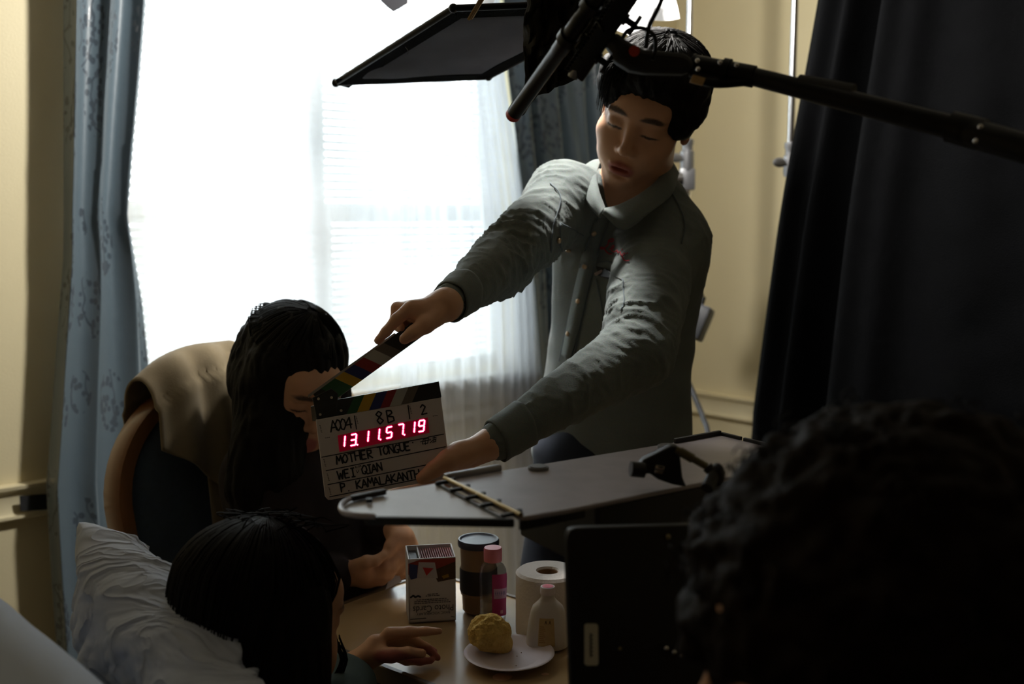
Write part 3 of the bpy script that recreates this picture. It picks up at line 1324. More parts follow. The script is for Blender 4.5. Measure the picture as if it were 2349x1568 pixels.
# neck and yoke down to the boom's tip
m = MB()
m.prism([P(x, y, 1.25) for x, y in ((1385, 92), (1416, 70), (1436, 90), (1478, 112), (1570, 120), (1590, 132), (1594, 158), (1570, 168), (1480, 166), (1446, 160), (1410, 138), (1404, 118))], (0, 1, 0), 0.030)
yo = m.build('yoke', M['black_matte'], sm_, bevel=0.006)
m = MB()
m.cyl(P(1455, 117, 1.250), P(1455, 117, 1.244), 0.0062, seg=24)
m.build('red_dot', material('red_logo_dot', lin(176, 44, 20), rough=0.45), yo)
m = MB()
m.tube(curve_pts([P(1428, 88, 1.24), P(1440, 70, 1.24), P(1470, 64, 1.24), P(1498, 78, 1.24), P(1504, 105, 1.24), P(1497, 138, 1.24)], 24), 0.0024, seg=8)
m.build('loop_cord', M['black_metal'], sm_)
m = MB()
m.tube(curve_pts([P(1528, -30, 1.22), P(1512, 14, 1.23), P(1488, 64, 1.235), P(1482, 112, 1.238)], 20), 0.0026, seg=8)
o = m.build('microphone_cable', M['black_metal'])
tag(o, 'thin black cable dropping from the top of the frame to the microphone mount', 'cable')

# boom pole
bp_pts = [P(1588, 150, 1.27), P(1730, 176, 1.24), P(1960, 222, 1.18), P(2200, 296, 1.11), P(2420, 352, 1.05), P(2700, 440, 0.95)]
bm_ = thing('boom_pole', 'long black boom pole crossing in front of the black drape', 'boom pole', bp_pts[0])
dirp = (bp_pts[-1] - bp_pts[0]).normalized()


def bseg(i0, f0, i1, f1, r0, r1, name, mat):
    a = bp_pts[i0].lerp(bp_pts[i0 + 1], f0) if f0 else bp_pts[i0]
    b = bp_pts[i1].lerp(bp_pts[i1 + 1], f1) if f1 else bp_pts[i1]
    m = MB()
    m.cyl(a, b, r0, r1, seg=26)
    return m.build(name, mat, bm_)


bseg(0, 0.05, 1, 0, 0.0125, 0.0125, 'pole_tip', M['black_metal'])
bseg(1, 0.0, 3, 0, 0.0105, 0.0125, 'pole_section', M['black_metal'])
bseg(3, 0.0, 5, 0, 0.0145, 0.0145, 'pole_section', M['black_metal'])
for f0, f1, r in ((0.0, 0.04, 0.0135), (0.04, 0.16, 0.0120), (0.5, 0.6, 0.0150)):
    bseg(0, f0, 0, f1 or 0.02, r, r, 'collar', M['black_metal'])
bseg(1, 0.45, 1, 0.98, 0.0125, 0.0135, 'foam_grip', M['black_matte'])
bseg(2, 0.92, 3, 0.25, 0.0160, 0.0165, 'locking_collar', M['black_metal'])
for px, py, Y in ((1600, 139, 1.225), (1601, 158, 1.222), (1652, 143, 1.222), (1690, 149, 1.22), (2249, 291, 1.07), (2238, 323, 1.07)):
    m = MB()
    m.ball(P(px, py, Y), 0.0028, seg=8)
    m.build('bolt', M['chrome'], bm_)
m = MB()
m.tube(curve_pts([P(1590, 178, 1.25), P(1640, 192, 1.24), P(1720, 186, 1.235), P(1735, 180, 1.235)], 14), 0.005, seg=8)
m.build('cord', M['black_metal'], bm_)
m = MB()
m.box(P(1600, 184, 1.232), 0.017, 0.004, 0.009, dirp, Vector((0, 1, 0)))
m.build('tape_band', material('cream_tape', lin(150, 120, 74), rough=0.7), bm_)

# ================================================================== furniture and things
M['chair_wood'] = material('honey_wood', lin(116, 74, 38), rough=0.4, var=0.25, scale=22, stretch=(1, 1, 0.12), coat=0.2)
M['chair_blue'] = material('dark_blue_upholstery', lin(52, 66, 82), rough=0.9, var=0.3, scale=90, bump=0.3, bscale=500, sheen=0.2)
M['coat'] = material('tan_wool_coat', lin(126, 112, 86), rough=0.9, var=0.1, scale=60, bump=0.25, bscale=600, sheen=0.15)
M['linen'] = material('grey_white_linen', lin(172, 179, 194), rough=0.85, var=0.05, scale=8)
_t = NT(M['linen'])                           # creased cotton: long soft ridges with fine thread on top
_tc = _t.n('ShaderNodeTexCoord')
_mp = _t.n('ShaderNodeMapping')
_mp.inputs['Rotation'].default_value = (0.3, 0.5, 0.6)
_mp.inputs['Scale'].default_value = (1.0, 2.2, 1.4)
_n1 = _t.n('ShaderNodeTexNoise', i_Scale=7.0, i_Detail=3.0, i_Distortion=0.9)
_rd = _t.n('ShaderNodeMath', operation='ABSOLUTE')
_sb = _t.n('ShaderNodeMath', operation='SUBTRACT')
_sb.inputs[1].default_value = 0.5
_pw = _t.n('ShaderNodeMath', operation='POWER')
_pw.inputs[1].default_value = 0.6
_t.l(_tc.outputs['Object'], _mp.inputs['Vector'])
_t.l(_mp.outputs[0], _n1.inputs['Vector'])
_t.l(_n1.outputs[0], _sb.inputs[0])
_t.l(_sb.outputs[0], _rd.inputs[0])
_t.l(_rd.outputs[0], _pw.inputs[0])
_bp = _t.n('ShaderNodeBump', i_Strength=0.75, i_Distance=0.03)
_bp.invert = True
_t.l(_pw.outputs[0], _bp.inputs['Height'])
_t.l(_bp.outputs[0], _t.b.inputs['Normal'])
M['sheet'] = material('pale_blue_sheet', lin(176, 186, 204), rough=0.85, var=0.04, scale=6, bump=0.15, bscale=700)

# ---- armchair
NC = Vector((0.75, -0.66, 0)).normalized()           # the way it faces
LC = Vector((0.66, 0.75, 0)).normalized()            # its width, away from the camera
CB = Vector((-0.475, 2.02, 0))                       # middle of the back, on the floor
TILT = math.radians(9)
UPC = (Z * math.cos(TILT) - NC * math.sin(TILT)).normalized()
NB = (NC * math.cos(TILT) + Z * math.sin(TILT)).normalized()
ch = thing('armchair', 'bentwood armchair with dark blue back and a tan coat over it', 'armchair', CB + NC * 0.25)
HB = 0.270                                           # half width of the back
SEAT = 0.44


def back_pt(a, h, n=0.0):
    return CB + Z * SEAT + LC * a + UPC * h + NB * n


def arch(t, hw, top, rad):
    """outline of the back: t 0..1 from near foot up over the arch to the far foot -> (a, h)"""
    side = top - rad
    arc = math.pi * rad
    flat = 2 * (hw - rad)
    tot = 2 * side + arc + flat
    x = t * tot
    if x < side:
        return -hw + 0.025 * (1 - x / side), x
    x -= side
    if x < arc / 2:
        an = x / rad
        return -hw + rad - rad * math.cos(an), side + rad * math.sin(an)
    x -= arc / 2
    if x < flat:
        return -hw + rad + x, top + 0.018 * math.sin(math.pi * x / flat)
    x -= flat
    if x < arc / 2:
        an = x / rad
        return hw - rad + rad * math.sin(an), side + rad * math.cos(an)
    x -= arc / 2
    return hw - 0.025 * (x / side), side - x


m = MB()                                             # the bent frame, a flat rectangular section
sec = [(-0.014, -0.028), (0.010, -0.028), (0.014, -0.022), (0.014, 0.022), (0.010, 0.028), (-0.014, 0.028)]
NS = 70
vs, fs = [], []
TOPB, RADB = 0.645, 0.20
for i in range(NS + 1):
    a, h = arch(i / NS, HB, TOPB, RADB)
    a2, h2 = arch(min(1, i / NS + 0.004), HB, TOPB, RADB)
    a1, h1 = arch(max(0, i / NS - 0.004), HB, TOPB, RADB)
    d = Vector((a2 - a1, h2 - h1)).normalized()
    o2 = (-d.y, d.x)
    for x, y in sec:
        vs.append(back_pt(a + o2[0] * x, h + o2[1] * x, y))
k = len(sec)
for i in range(NS):
    for j in range(k):
        fs.append((i * k + j, i * k + (j + 1) % k, (i + 1) * k + (j + 1) % k, (i + 1) * k + j))
fs += [tuple(range(k)), tuple(range(NS * k, NS * k + k))[::-1]]
m.add(vs, fs)
m.build('back_frame', M['chair_wood'], ch)
m = MB()                                             # padded back inside the frame


def pad_fn(u, v):
    hw = HB - 0.016
    h = lerp(0.03, TOPB - 0.012, v)
    side = TOPB - RADB
    w = hw
    if h > side:
        q = min(1, (h - side) / RADB)
        w = hw - RADB + RADB * math.sqrt(max(0.0, 1 - q * q))
    a = lerp(-w, w, u)
    e = min(1, min(u, 1 - u) * 5) ** 0.5 * min(1, (1 - v) * 5 + 0.02) ** 0.5
    return back_pt(a, h, 0.012 + 0.04 * e)


m.grid(pad_fn, 24, 30)
m.grid(lambda u, v: pad_fn(u, v) - NB * (0.04 if 0 else 0.0) - NB * (2 * ((pad_fn(u, v) - CB - Z * SEAT).dot(NB)) * 0.45), 24, 30)
m.build('back_cushion', M['chair_blue'], ch, angle=0)
m = MB()
m.box(CB + Z * (SEAT - 0.03) + NC * 0.22, 0.48, 0.44, 0.10, LC, NC, None, bev=0.03)
m.build('seat', M['chair_blue'], ch)
for sgn in (-1, 1):
    m = MB()
    a = LC * (sgn * (HB + 0.005))
    m.tube(curve_pts([CB + a + Z * 0.60 + NC * -0.02, CB + a + Z * 0.655 + NC * 0.10, CB + a + Z * 0.66 + NC * 0.32, CB + a + Z * 0.62 + NC * 0.42], 20), 0.019, seg=10, flat=0.7)
    m.build('armrest', M['chair_wood'], ch)
    for q in (-0.03, 0.40):
        m = MB()
        m.cyl(CB + a * 0.95 + NC * q, CB + a + NC * (q + 0.01) + Z * (0.62 if q > 0 else 0.50), 0.018, 0.020, seg=14)
        m.build('leg', M['chair_wood'], ch)

# ---- tan coat over the chair back


def coat_fn(a0, a1, front, back, seed, lift):
    def fn(u, v):
        a = lerp(a0, a1, u)
        hw = HB
        q = max(0.0, (abs(a) - (hw - RADB)) / RADB)
        top = TOPB - RADB + RADB * math.sqrt(max(0.0, 1 - min(1, q) ** 2)) + 0.018
        fl_, bl_ = front(u), back
        r = 0.055
        L = bl_ + math.pi * r * 0.9 + fl_
        x = v * L
        w = 0.010 * vn1(u * 5, v * 2.2, 0, seed) + 0.016 * math.sin(u * 17 + 2 * v + seed) * min(1, v * 1.4) * 0.7
        if x < bl_:
            h, n = top - (bl_ - x), -r - 0.012
        elif x < bl_ + math.pi * r * 0.9:
            an = (x - bl_) / (math.pi * r * 0.9) * math.pi
            h, n = top + (r * 0.75 + lift) * math.sin(an), -r * math.cos(an)
        else:
            h, n = top - (x - bl_ - math.pi * r * 0.9), r + 0.012
        return back_pt(a - 0.02 * v * (0.5 - u), h, n + (w if n > 0 else -w * 0.3) + lift)
    return fn


ct = thing('coat', 'tan coat draped over the back of the armchair', 'coat', back_pt(0.02, TOPB, 0.02))
m = MB()
m.grid(coat_fn(-0.115, 0.30, lambda u: 0.405 - 0.05 * u, 0.30, 3, 0.006), 50, 70)
o = m.build('body_panel', M['coat'], ct, angle=0)
o.modifiers.new('thickness', 'SOLIDIFY').thickness = 0.005
m = MB()
m.grid(coat_fn(-0.205, -0.02, lambda u: 0.07 + 0.20 * min(1, u * 1.25), 0.22, 8, 0.016), 30, 60)
o = m.build('lapel', M['coat'], ct, angle=0)
o.modifiers.new('thickness', 'SOLIDIFY').thickness = 0.005

# ---- bed with raised head end
B0 = Vector((-0.613, 1.175, 1.0))                    # on the top front edge of the raised mattress
AL = math.radians(58)
BU = (-U * math.cos(AL) + Z * math.sin(AL)).normalized()
BNn = (U * math.sin(AL) + Z * math.cos(AL)).normalized()
bed = thing('bed', 'bed with its head end raised, pale blue sheet at the bottom left corner', 'bed', Vector((B0.x, B0.y, 0)) + U * 0.4 + V * 0.15)
VB0, VB1 = -0.06, 0.62


def rounded_block(o_, ax, ay, az, sx, sy, sz, seed, amp, nx=40, ny=40):
    """soft mattress block: box with rounded edges and slight unevenness"""
    bm = bmesh.new()
    bmesh.ops.create_cube(bm, size=1.0)
    for v in bm.verts:
        v.co = Vector((v.co.x * sx, v.co.y * sy, v.co.z * sz))
    bmesh.ops.bevel(bm, geom=bm.edges[:], offset=0.035, segments=4, profile=0.5, affect='EDGES')
    bmesh.ops.subdivide_edges(bm, edges=[e for e in bm.edges if e.calc_length() > 0.1], cuts=14, use_grid_fill=True)
    m = MB()
    out = []
    bm.verts.index_update()
    bm.normal_update()
    for v in bm.verts:
        p = v.co + v.normal * amp * (vn1(v.co.x * 7, v.co.y * 7, v.co.z * 7, seed) + 0.5 * vn1(v.co.x * 19, v.co.y * 15, v.co.z * 19, seed + 1))
        out.append(o_ + ax * p.x + ay * p.y + az * p.z)
    m.add(out, [[v.index for v in f.verts] for f in bm.faces])
    bm.free()
    return m


LB = (1.0 - 0.34) / math.sin(AL)
cen = B0 + V * ((VB0 + VB1) / 2) - BU * (LB / 2) - BNn * 0.08
rounded_block(cen, V, BU, -BNn if V.cross(BU).dot(BNn) < 0 else BNn, VB1 - VB0, LB, 0.16, 4, 0.006).build('raised_mattress', M['sheet'], bed, angle=0)
hinge = B0 - BU * LB
cen = Vector((hinge.x, hinge.y, 0.265)) + V * ((VB0 + VB1) / 2) + U * 0.20
rounded_block(cen, V, U, Z, VB1 - VB0, 0.46, 0.15, 6, 0.006).build('seat_mattress', M['sheet'], bed, angle=0)
m = MB()
for vv in (VB0 + 0.04, VB1 - 0.04):
    m.box(Vector((hinge.x, hinge.y, 0.165)) + V * vv + U * 0.0, 0.05, 0.85, 0.05, V, U, Z, bev=0.006)
m.build('bed_frame', M['grey_metal'], bed)
for vv in (VB0 + 0.04, VB1 - 0.04):
    for uu in (-0.38, 0.38):
        m = MB()
        q = Vector((hinge.x, hinge.y, 0)) + V * vv + U * uu
        m.cyl(q, q + Z * 0.15, 0.02, seg=12)
        m.build('leg', M['grey_metal'], bed)

# ---- pillow in front of the raised mattress
PA = math.radians(64)
PU = (-U * math.cos(PA) + Z * math.sin(PA)).normalized()
PX = Vector((0.62, -0.785, -0.27)).normalized()
PH = Vector((0.785, 0.62, 0)).normalized()
PU = (-PH * math.cos(PA) + Z * math.sin(PA)).normalized()
PN = (PH * math.sin(PA) + Z * math.cos(PA)).normalized()
PC = P(205, 1235, 1.36) + PX * 0.30 - PU * 0.20


def pillow_side(sg):
    def fn(u, v):
        x, y = u * 2 - 1, v * 2 - 1
        # square outline with soft pointed corners
        ex = x * 0.325 * (1 - 0.05 * (1 - abs(y)) ** 1.0)
        ey = y * 0.215 * (1 - 0.05 * (1 - abs(x)) ** 1.0)
        t = (max(0, 1 - x ** 4) ** 0.5) * (max(0, 1 - y * y) ** 0.42)
        dent = 0.030 * math.exp(-((x - 0.15) ** 2 + (y + 0.1) ** 2) / 0.35) if sg > 0 else 0
        w = 0.016 * vn1(x * 2.6 + y * 1.7, y * 5 - x * 2, 0, 21) + 0.010 * vn1(x * 5, y * 9 + x * 5, 3, 22) + 0.006 * math.sin(14 * (y + 0.5 * x) + 3 * vn1(x * 2, y * 2, 1, 5))
        q_ = 1 - abs(vn1(x * 1.8 + 1.1 * y, y * 3.2 - x * 1.2, 7, 25))
        q2 = 1 - abs(vn1(x * 3.9 - 1.5 * y, y * 5.5 + x * 2.2, 9, 26))
        w += 0.034 * (q_ ** 4) + 0.020 * (q2 ** 4) - 0.014
        q3 = 1 - abs(vn1(x * 7.5 + 5 * y, y * 7 - x * 5, 11, 27))
        q4 = 1 - abs(vn1(x * 11 - 4 * y, y * 13 + x * 4, 13, 28))
        w += 0.010 * q3 ** 7 + 0.006 * q4 ** 6
        seam = -0.006 * math.exp(-((abs(x + 0.80)) / 0.02) ** 2)
        h = sg * (t * 0.105 - dent * t) + t * (w + seam)
        sag = -0.02 * (1 - y) * x * x
        return PC + PX * ex + PU * (ey + sag) + PN * h
    return fn


m = MB()
m.grid(pillow_side(1), 150, 110)
m.grid(pillow_side(-1), 150, 110)
bmw = m.build('pillow', M['linen'], angle=0)
bm = bmesh.new()
bm.from_mesh(bmw.data)
bmesh.ops.remove_doubles(bm, verts=bm.verts[:], dist=0.0006)
bmesh.ops.recalc_face_normals(bm, faces=bm.faces[:])
bm.to_mesh(bmw.data)
bm.free()
tag(bmw, 'rumpled pale grey pillow propped on the raised end of the bed', 'pillow')

# ---- over-bed table
E1 = Vector((0.64, 0.77, 0)).normalized()
E2 = Vector((0.77, -0.64, 0)).normalized()


def TB(a, b, z=0.75):                        # table coordinates: a along E2 from its left edge, b along E1 from its near edge
    return E2 * (-1.335 + a) + E1 * (1.022 + b) + Z * z


TL, TW, TR = 0.80, 0.345, 0.085
tab = thing('overbed_table', 'tan laminate over-bed table with rounded corner carrying the bottles', 'table', TB(0.62, 0.17, 0))


def round_rect(w, h, r, n=8, ins=0.0):
    out = []
    for cx, cy, a0 in ((w - r, h - r, 0), (r, h - r, 90), (r, r, 180), (w - r, r, 270)):
        for k in range(n + 1):
            a = math.radians(a0 + 90 * k / n)
            out.append((cx + (r - ins) * math.cos(a), cy + (r - ins) * math.sin(a)))
    return out


M['laminate'] = material('tan_laminate', lin(178, 150, 112), rough=0.22, var=0.07, scale=9, stretch=(1, 1, 1), coat=0.15)
rr = round_rect(TL, TW, TR)
m = MB()
m.prism([TB(a, b, 0.728) for a, b in round_rect(TL, TW, TR, ins=0.003)], Z, 0.0215)
m.build('top', M['laminate'], tab, bevel=0.001)
m = MB()
n = len(rr)
ring = [(0.0, 0.725), (0.003, 0.725), (0.003, 0.7505), (0.0015, 0.7518), (-0.006, 0.7518), (-0.0065, 0.7496)]
vs, fs = [], []
for i, (a, b) in enumerate(rr):
    cx, cy = min(max(a, TR), TL - TR), min(max(b, TR), TW - TR)
    d = Vector((a - cx, b - cy))
    d = d.normalized() if d.length > 1e-6 else Vector((0, 0))
    for o_, z in ring:
        vs.append(TB(a + d.x * o_, b + d.y * o_, z))
k = len(ring)
for i in range(n):
    j = (i + 1) % n
    for q in range(k):
        fs.append((i * k + q, j * k + q, j * k + (q + 1) % k, i * k + (q + 1) % k))
m.add(vs, fs)
m.build('edge_trim', material('bronze_edge_trim', lin(92, 74, 52), rough=0.3, var=0.1), tab)
m = MB()
m.box(TB(0.70, 0.17, 0.39), 0.06, 0.04, 0.66, E2, E1, Z, bev=0.006)
m.build('column', M['grey_metal'], tab)
m = MB()
m.box(TB(0.44, 0.17, 0.05), 0.58, 0.05, 0.04, E2, E1, Z, bev=0.008)
m.box(TB(0.70, 0.17, 0.05), 0.05, 0.30, 0.04, E2, E1, Z, bev=0.008)
m.build('base', M['grey_metal'], tab)
for a, b in ((0.18, 0.17), (0.70, 0.04), (0.70, 0.30)):
    m = MB()
    c = TB(a, b, 0.0)
    m.cyl(c + Z * 0.016 - E1 * 0.01, c + Z * 0.016 + E1 * 0.01, 0.016, seg=16)
    m.build('caster', M['black_metal'], tab)

# ================================================================== things on the table
TZ = 0.7522


def T(px, py, z=TZ):
    return on_z(px, py, z)


# stroke letters: polylines in a unit box (x 0..0.7, y 0..1)
GL = {
    'A': [[(0, 0), (.33, 1), (.68, 0)], [(.1, .36), (.56, .36)]], 'B': [[(.08, 0), (.08, 1), (.45, .95), (.5, .74), (.1, .54), (.56, .42), (.58, .12), (.08, 0)]],
    'C': [[(.6, .85), (.35, 1), (.05, .6), (.1, .15), (.4, 0), (.62, .15)]], 'D': [[(.06, 0), (.06, 1), (.5, .8), (.6, .4), (.4, .05), (.06, 0)]],
    'E': [[(.6, 1), (.08, 1), (.08, 0), (.6, 0)], [(.08, .52), (.5, .52)]], 'G': [[(.6, .85), (.35, 1), (.05, .6), (.1, .12), (.45, 0), (.6, .4), (.36, .4)]],
    'H': [[(.05, 1), (.05, 0)], [(.6, 1), (.6, 0)], [(.05, .5), (.6, .5)]], 'I': [[(.3, 1), (.3, 0)], [(.1, 1), (.5, 1)], [(.1, 0), (.5, 0)]],
    'K': [[(.06, 1), (.06, 0)], [(.6, 1), (.08, .48), (.62, 0)]], 'L': [[(.08, 1), (.08, 0), (.6, 0)]],
    'M': [[(0, 0), (.1, 1), (.34, .35), (.6, 1), (.7, 0)]], 'N': [[(.04, 0), (.04, 1), (.6, 0), (.6, 1)]],
    'O': [[(.33, 1), (.04, .6), (.1, .1), (.35, 0), (.62, .4), (.56, .85), (.33, 1)]], 'P': [[(.08, 0), (.08, 1), (.55, .9), (.55, .6), (.08, .46)]],
    'Q': [[(.33, 1), (.04, .6), (.1, .1), (.35, 0), (.62, .4), (.56, .85), (.33, 1)], [(.36, .3), (.68, -.08)]],
    'R': [[(.08, 0), (.08, 1), (.55, .9), (.52, .6), (.08, .48), (.62, 0)]], 'S': [[(.58, .88), (.3, 1), (.08, .75), (.55, .35), (.4, 0), (.05, .12)]],
    'T': [[(0, 1), (.66, 1)], [(.33, 1), (.33, 0)]], 'U': [[(.06, 1), (.08, .15), (.33, 0), (.58, .15), (.6, 1)]], 'V': [[(.02, 1), (.32, 0), (.64, 1)]],
    'W': [[(0, 1), (.16, 0), (.36, .7), (.52, 0), (.72, 1)]], 'Y': [[(.02, 1), (.32, .5), (.62, 1)], [(.32, .5), (.32, 0)]],
    '0': [[(.3, 1), (.06, .6), (.1, .1), (.32, 0), (.56, .4), (.5, .85), (.3, 1)]], '2': [[(.06, .75), (.3, 1), (.56, .75), (.06, 0), (.64, .04)]],
    '4': [[(.5, 0), (.5, 1), (.02, .35), (.66, .35)]], '8': [[(.32, .53), (.08, .78), (.32, 1), (.55, .8), (.1, .3), (.28, 0), (.58, .22), (.32, .53)]],
    '.': [[(.05, 0), (.1, .04)]], '·': [[(.05, .45), (.1, .5)]], 'F': [[(.08, 0), (.08, 1), (.6, 1)], [(.08, .52), (.5, .52)]],
}
for c in 'abcdefghijklmnopqrstuvwxyz':
    pass


def strokes(text, place, x0, y0, h, adv, wob=0.0, seed=1, slant=0.0):
    """list of placed polylines; place(x, y) maps the writing plane to 3-D"""
    out = []
    rnd = random.Random(seed)
    x = x0
    for chh in text:
        if chh == ' ':
            x += adv * 0.6
            continue
        dy = rnd.uniform(-wob, wob)
        sc = 1 + rnd.uniform(-wob, wob) / max(h, 1e-6)
        for st in GL.get(chh, []):
            out.append([place(x + (px + slant * py) * h * sc, y0 + dy + py * h * sc) for px, py in st])
        x += adv if chh not in 'I.·' else adv * (0.75 if chh == 'I' else 0.5)
    return out


def ink(name, lines, n, wid, mat, parent, lift=0.0):
    """flat pen strokes lying on a surface with normal n"""
    m = MB()
    n = Vector(n).normalized()
    for ln in lines:
        pts = [Vector(p) + n * lift for p in ln]
        for a, b in zip(pts, pts[1:]):
            d = (b - a).normalized()
            s = n.cross(d) * (wid / 2)
            e = d * (wid * 0.30)
            m.add([a - e * 1.3, a - s, b - s, b + e * 1.3, b + s, a + s], [(0, 1, 2, 3, 4, 5)])
    return m.build(name, mat, parent, smooth=False)


M['ink'] = material('black_marker_ink', (0.012, 0.012, 0.014), rough=0.6, var=0.1)
M['card_white'] = material('white_card', lin(206, 202, 204), rough=0.5, var=0.03)

# ---- photo card box: front face turned to the camera, cards standing inside
fl_, fr_ = T(938, 1428), T(1046, 1421)
bx = (fr_ - fl_).normalized()
bw = (fr_ - fl_).length
by = Vector((-bx.y, bx.x, 0))                 # away from the camera
bh = 0.109
bd_ = 0.060
bc = (fl_ + fr_) / 2


def BX(a, d, z):                              # box coordinates: a 0..bw, d 0..bd_ backwards, z up from the table
    return fl_ + bx * a + by * d + Z * z


box = thing('card_box', 'open box of photo cards standing upside down on the over-bed table', 'box', bc + by * bd_ / 2)
th = 0.0018
for nm, pts, nrm in (('front_panel', [BX(0, 0, 0), BX(bw, 0, 0), BX(bw, 0, bh * 0.965), BX(0, 0, bh * 0.965)], by),
                     ('back_panel', [BX(0, bd_ - th, 0), BX(bw, bd_ - th, 0), BX(bw, bd_ - th, bh * 1.0), BX(0, bd_ - th, bh * 1.0)], by),
                     ('side_panel', [BX(0, 0, 0), BX(0, bd_, 0), BX(0, bd_, bh * 1.0), BX(0, 0, bh * 0.965)], bx),
                     ('side_panel', [BX(bw - th, 0, 0), BX(bw - th, bd_, 0), BX(bw - th, bd_, bh * 1.0), BX(bw - th, 0, bh * 0.965)], bx),
                     ('bottom_panel', [BX(0, 0, 0.0), BX(bw, 0, 0.0), BX(bw, bd_, 0.0), BX(0, bd_, 0.0)], Z)):
    m = MB()
    m.prism(pts, nrm, th)
    o = m.build(nm, M['card_white'], box, smooth=False)
    if nm == 'front_panel':
        fpan = o


def colour(name, rgb, rough=0.5):
    if name not in M:
        M[name] = material(name, lin(*rgb), rough=rough, var=0.12, scale=80)
    return M[name]


def fp(u, v, lift=0.0004):                    # printed front: u 0..1 across, v 0..1 up
    return BX(bw * u, -lift, bh * 0.965 * v)


for nm, rgb, poly, lf in (('red_picture', (150, 52, 38), [(0.0, .93), (.0, .76), (.55, .74), (1, .79), (1, .985), (.25, .985)], .0003),
                          ('brown_picture', (74, 50, 26), [(.5, .80), (1, .93), (1, .66), (.62, .62)], .0006),
                          ('blue_picture', (50, 62, 112), [(.02, .93), (.2, .9), (.18, .70), (.05, .68), (.02, .74)], .0006),
                          ('white_card_picture', (196, 190, 196), [(.22, .95), (.56, .93), (.62, .68), (.18, .70)], .0008),
                          ('red_triangle', (190, 40, 34), [(.30, .865), (.53, .84), (.38, .73)], .0011),
                          ('yellow_picture', (150, 116, 30), [(.70, .71), (.84, .74), (.86, .69), (.74, .665)], .0009)):
    m = MB()
    m.add([fp(u, v, lf) for u, v in poly], [tuple(range(len(poly)))])
    m.build(nm, colour(nm, rgb), fpan, smooth=False)


def text_on(name, body, size, o_, xdir, ydir, mat, parent, align='CENTER', width=None, ext=0.0):
    cu = bpy.data.curves.new(name, 'FONT')
    cu.body = body
    cu.size = size
    cu.align_x = align
    cu.extrude = ext
    cu.materials.append(mat)
    ob = bpy.data.objects.new(name, cu)
    COL.objects.link(ob)
    x = Vector(xdir).normalized()
    y = Vector(ydir).normalized()
    zz = x.cross(y)
    R = Matrix((x, y, zz)).transposed().to_4x4()
    ob.matrix_world = Matrix.Translation(o_) @ R
    if width:
        ob.scale = (width, 1, 1)
    bpy.context.view_layer.update()
    me = bpy.data.meshes.new_from_object(ob)
    mw = Matrix.Translation(o_) @ R @ Matrix.Diagonal((width or 1, 1, 1, 1))
    me.transform(mw)
    bpy.data.objects.remove(ob)
    me.materials.clear()
    return link(name, me, mat, parent, False)


up_x, up_y = -bx, -Z                          # the box stands on its head
ti = material('title_ink', (0.02, 0.018, 0.03), rough=0.5, var=0.0)
text_on('title', 'Photo Cards', 0.0150, fp(.52, .255, .0006), up_x, up_y, ti, fpan, width=0.86)
text_on('subtitle', 'BASIC VOCABULARY', 0.0058, fp(.52, .15, .0006), up_x, up_y, ti, fpan)
for v, s in ((.295, 'Enhances vocabulary in special education'), (.325, 'Teaches words for everyday life'), (.352, 'Language learning cards')):
    pass
for v, u0, u1 in ((.300, .12, .88), (.328, .12, .84), (.355, .17, .80), (.41, .36, .66), (.435, .40, .62)):
    lines, x = [], u0
    rnd = random.Random(int(v * 1000))
    while x < u1:
        w = rnd.uniform(.02, .07)
        lines.append([fp(x, v, .0006), fp(min(u1, x + w), v, .0006)])
        x += w + .018
    ink('small_print', lines, -by, 0.0013, ti, fpan)
for u in (.06, .11, .16, .22, .27):
    pass
ink('logo_print', [[fp(.04, .40, .0006), fp(.10, .43, .0006), fp(.14, .40, .0006), fp(.2, .42, .0006), fp(.25, .40, .0006)]], -by, 0.0030, ti, fpan)
ink('corner_print', [[fp(.03, .055, .0006), fp(.36, .06, .0006)], [fp(.9, .06, .0006), fp(.97, .05, .0006)]], -by, 0.0012, ti, fpan)
# dividers and cards inside
m = MB()
m.prism([BX(bw * .24, th, 0.004), BX(bw * .24, bd_ - th, 0.004), BX(bw * .24, bd_ - th, bh * .985), BX(bw * .24, th, bh * .95)], bx, 0.0012)
m.build('divider', M['card_white'], box, smooth=False)
m = MB()
m.prism([BX(bw * .05, th * 2, bh * .90), BX(bw * .21, th * 2, bh * .90), BX(bw * .21, bd_ - th * 2, bh * .92), BX(bw * .05, bd_ - th * 2, bh * .92)], Z, 0.001)
m.build('inner_flap', material('dark_flap', (0.02, 0.022, 0.026), rough=0.5), box, smooth=False)
c0 = None
rnd = random.Random(5)
NCARD = 15
for i in range(NCARD):
    a = bw * (.275 + .67 * i / (NCARD - 1))
    if c0 is None:
        m = MB()
        m.box(BX(a, bd_ / 2, bh * .47 + 0.002), 0.0012, bd_ - 4.4 * th, bh * .93, bx, by, Z)
        c0 = m.build('photo_card', material('red_edged_card', lin(150, 84, 82), rough=0.6, var=0.3, scale=300), smooth=False)
        c = c0
    else:
        c = c0.copy()
        COL.objects.link(c)
        c.location = bx * (a - bw * .275) + Z * 0
    tag(c, 'reddish photo card standing on edge inside the open card box', 'card', 'photo cards in the box')

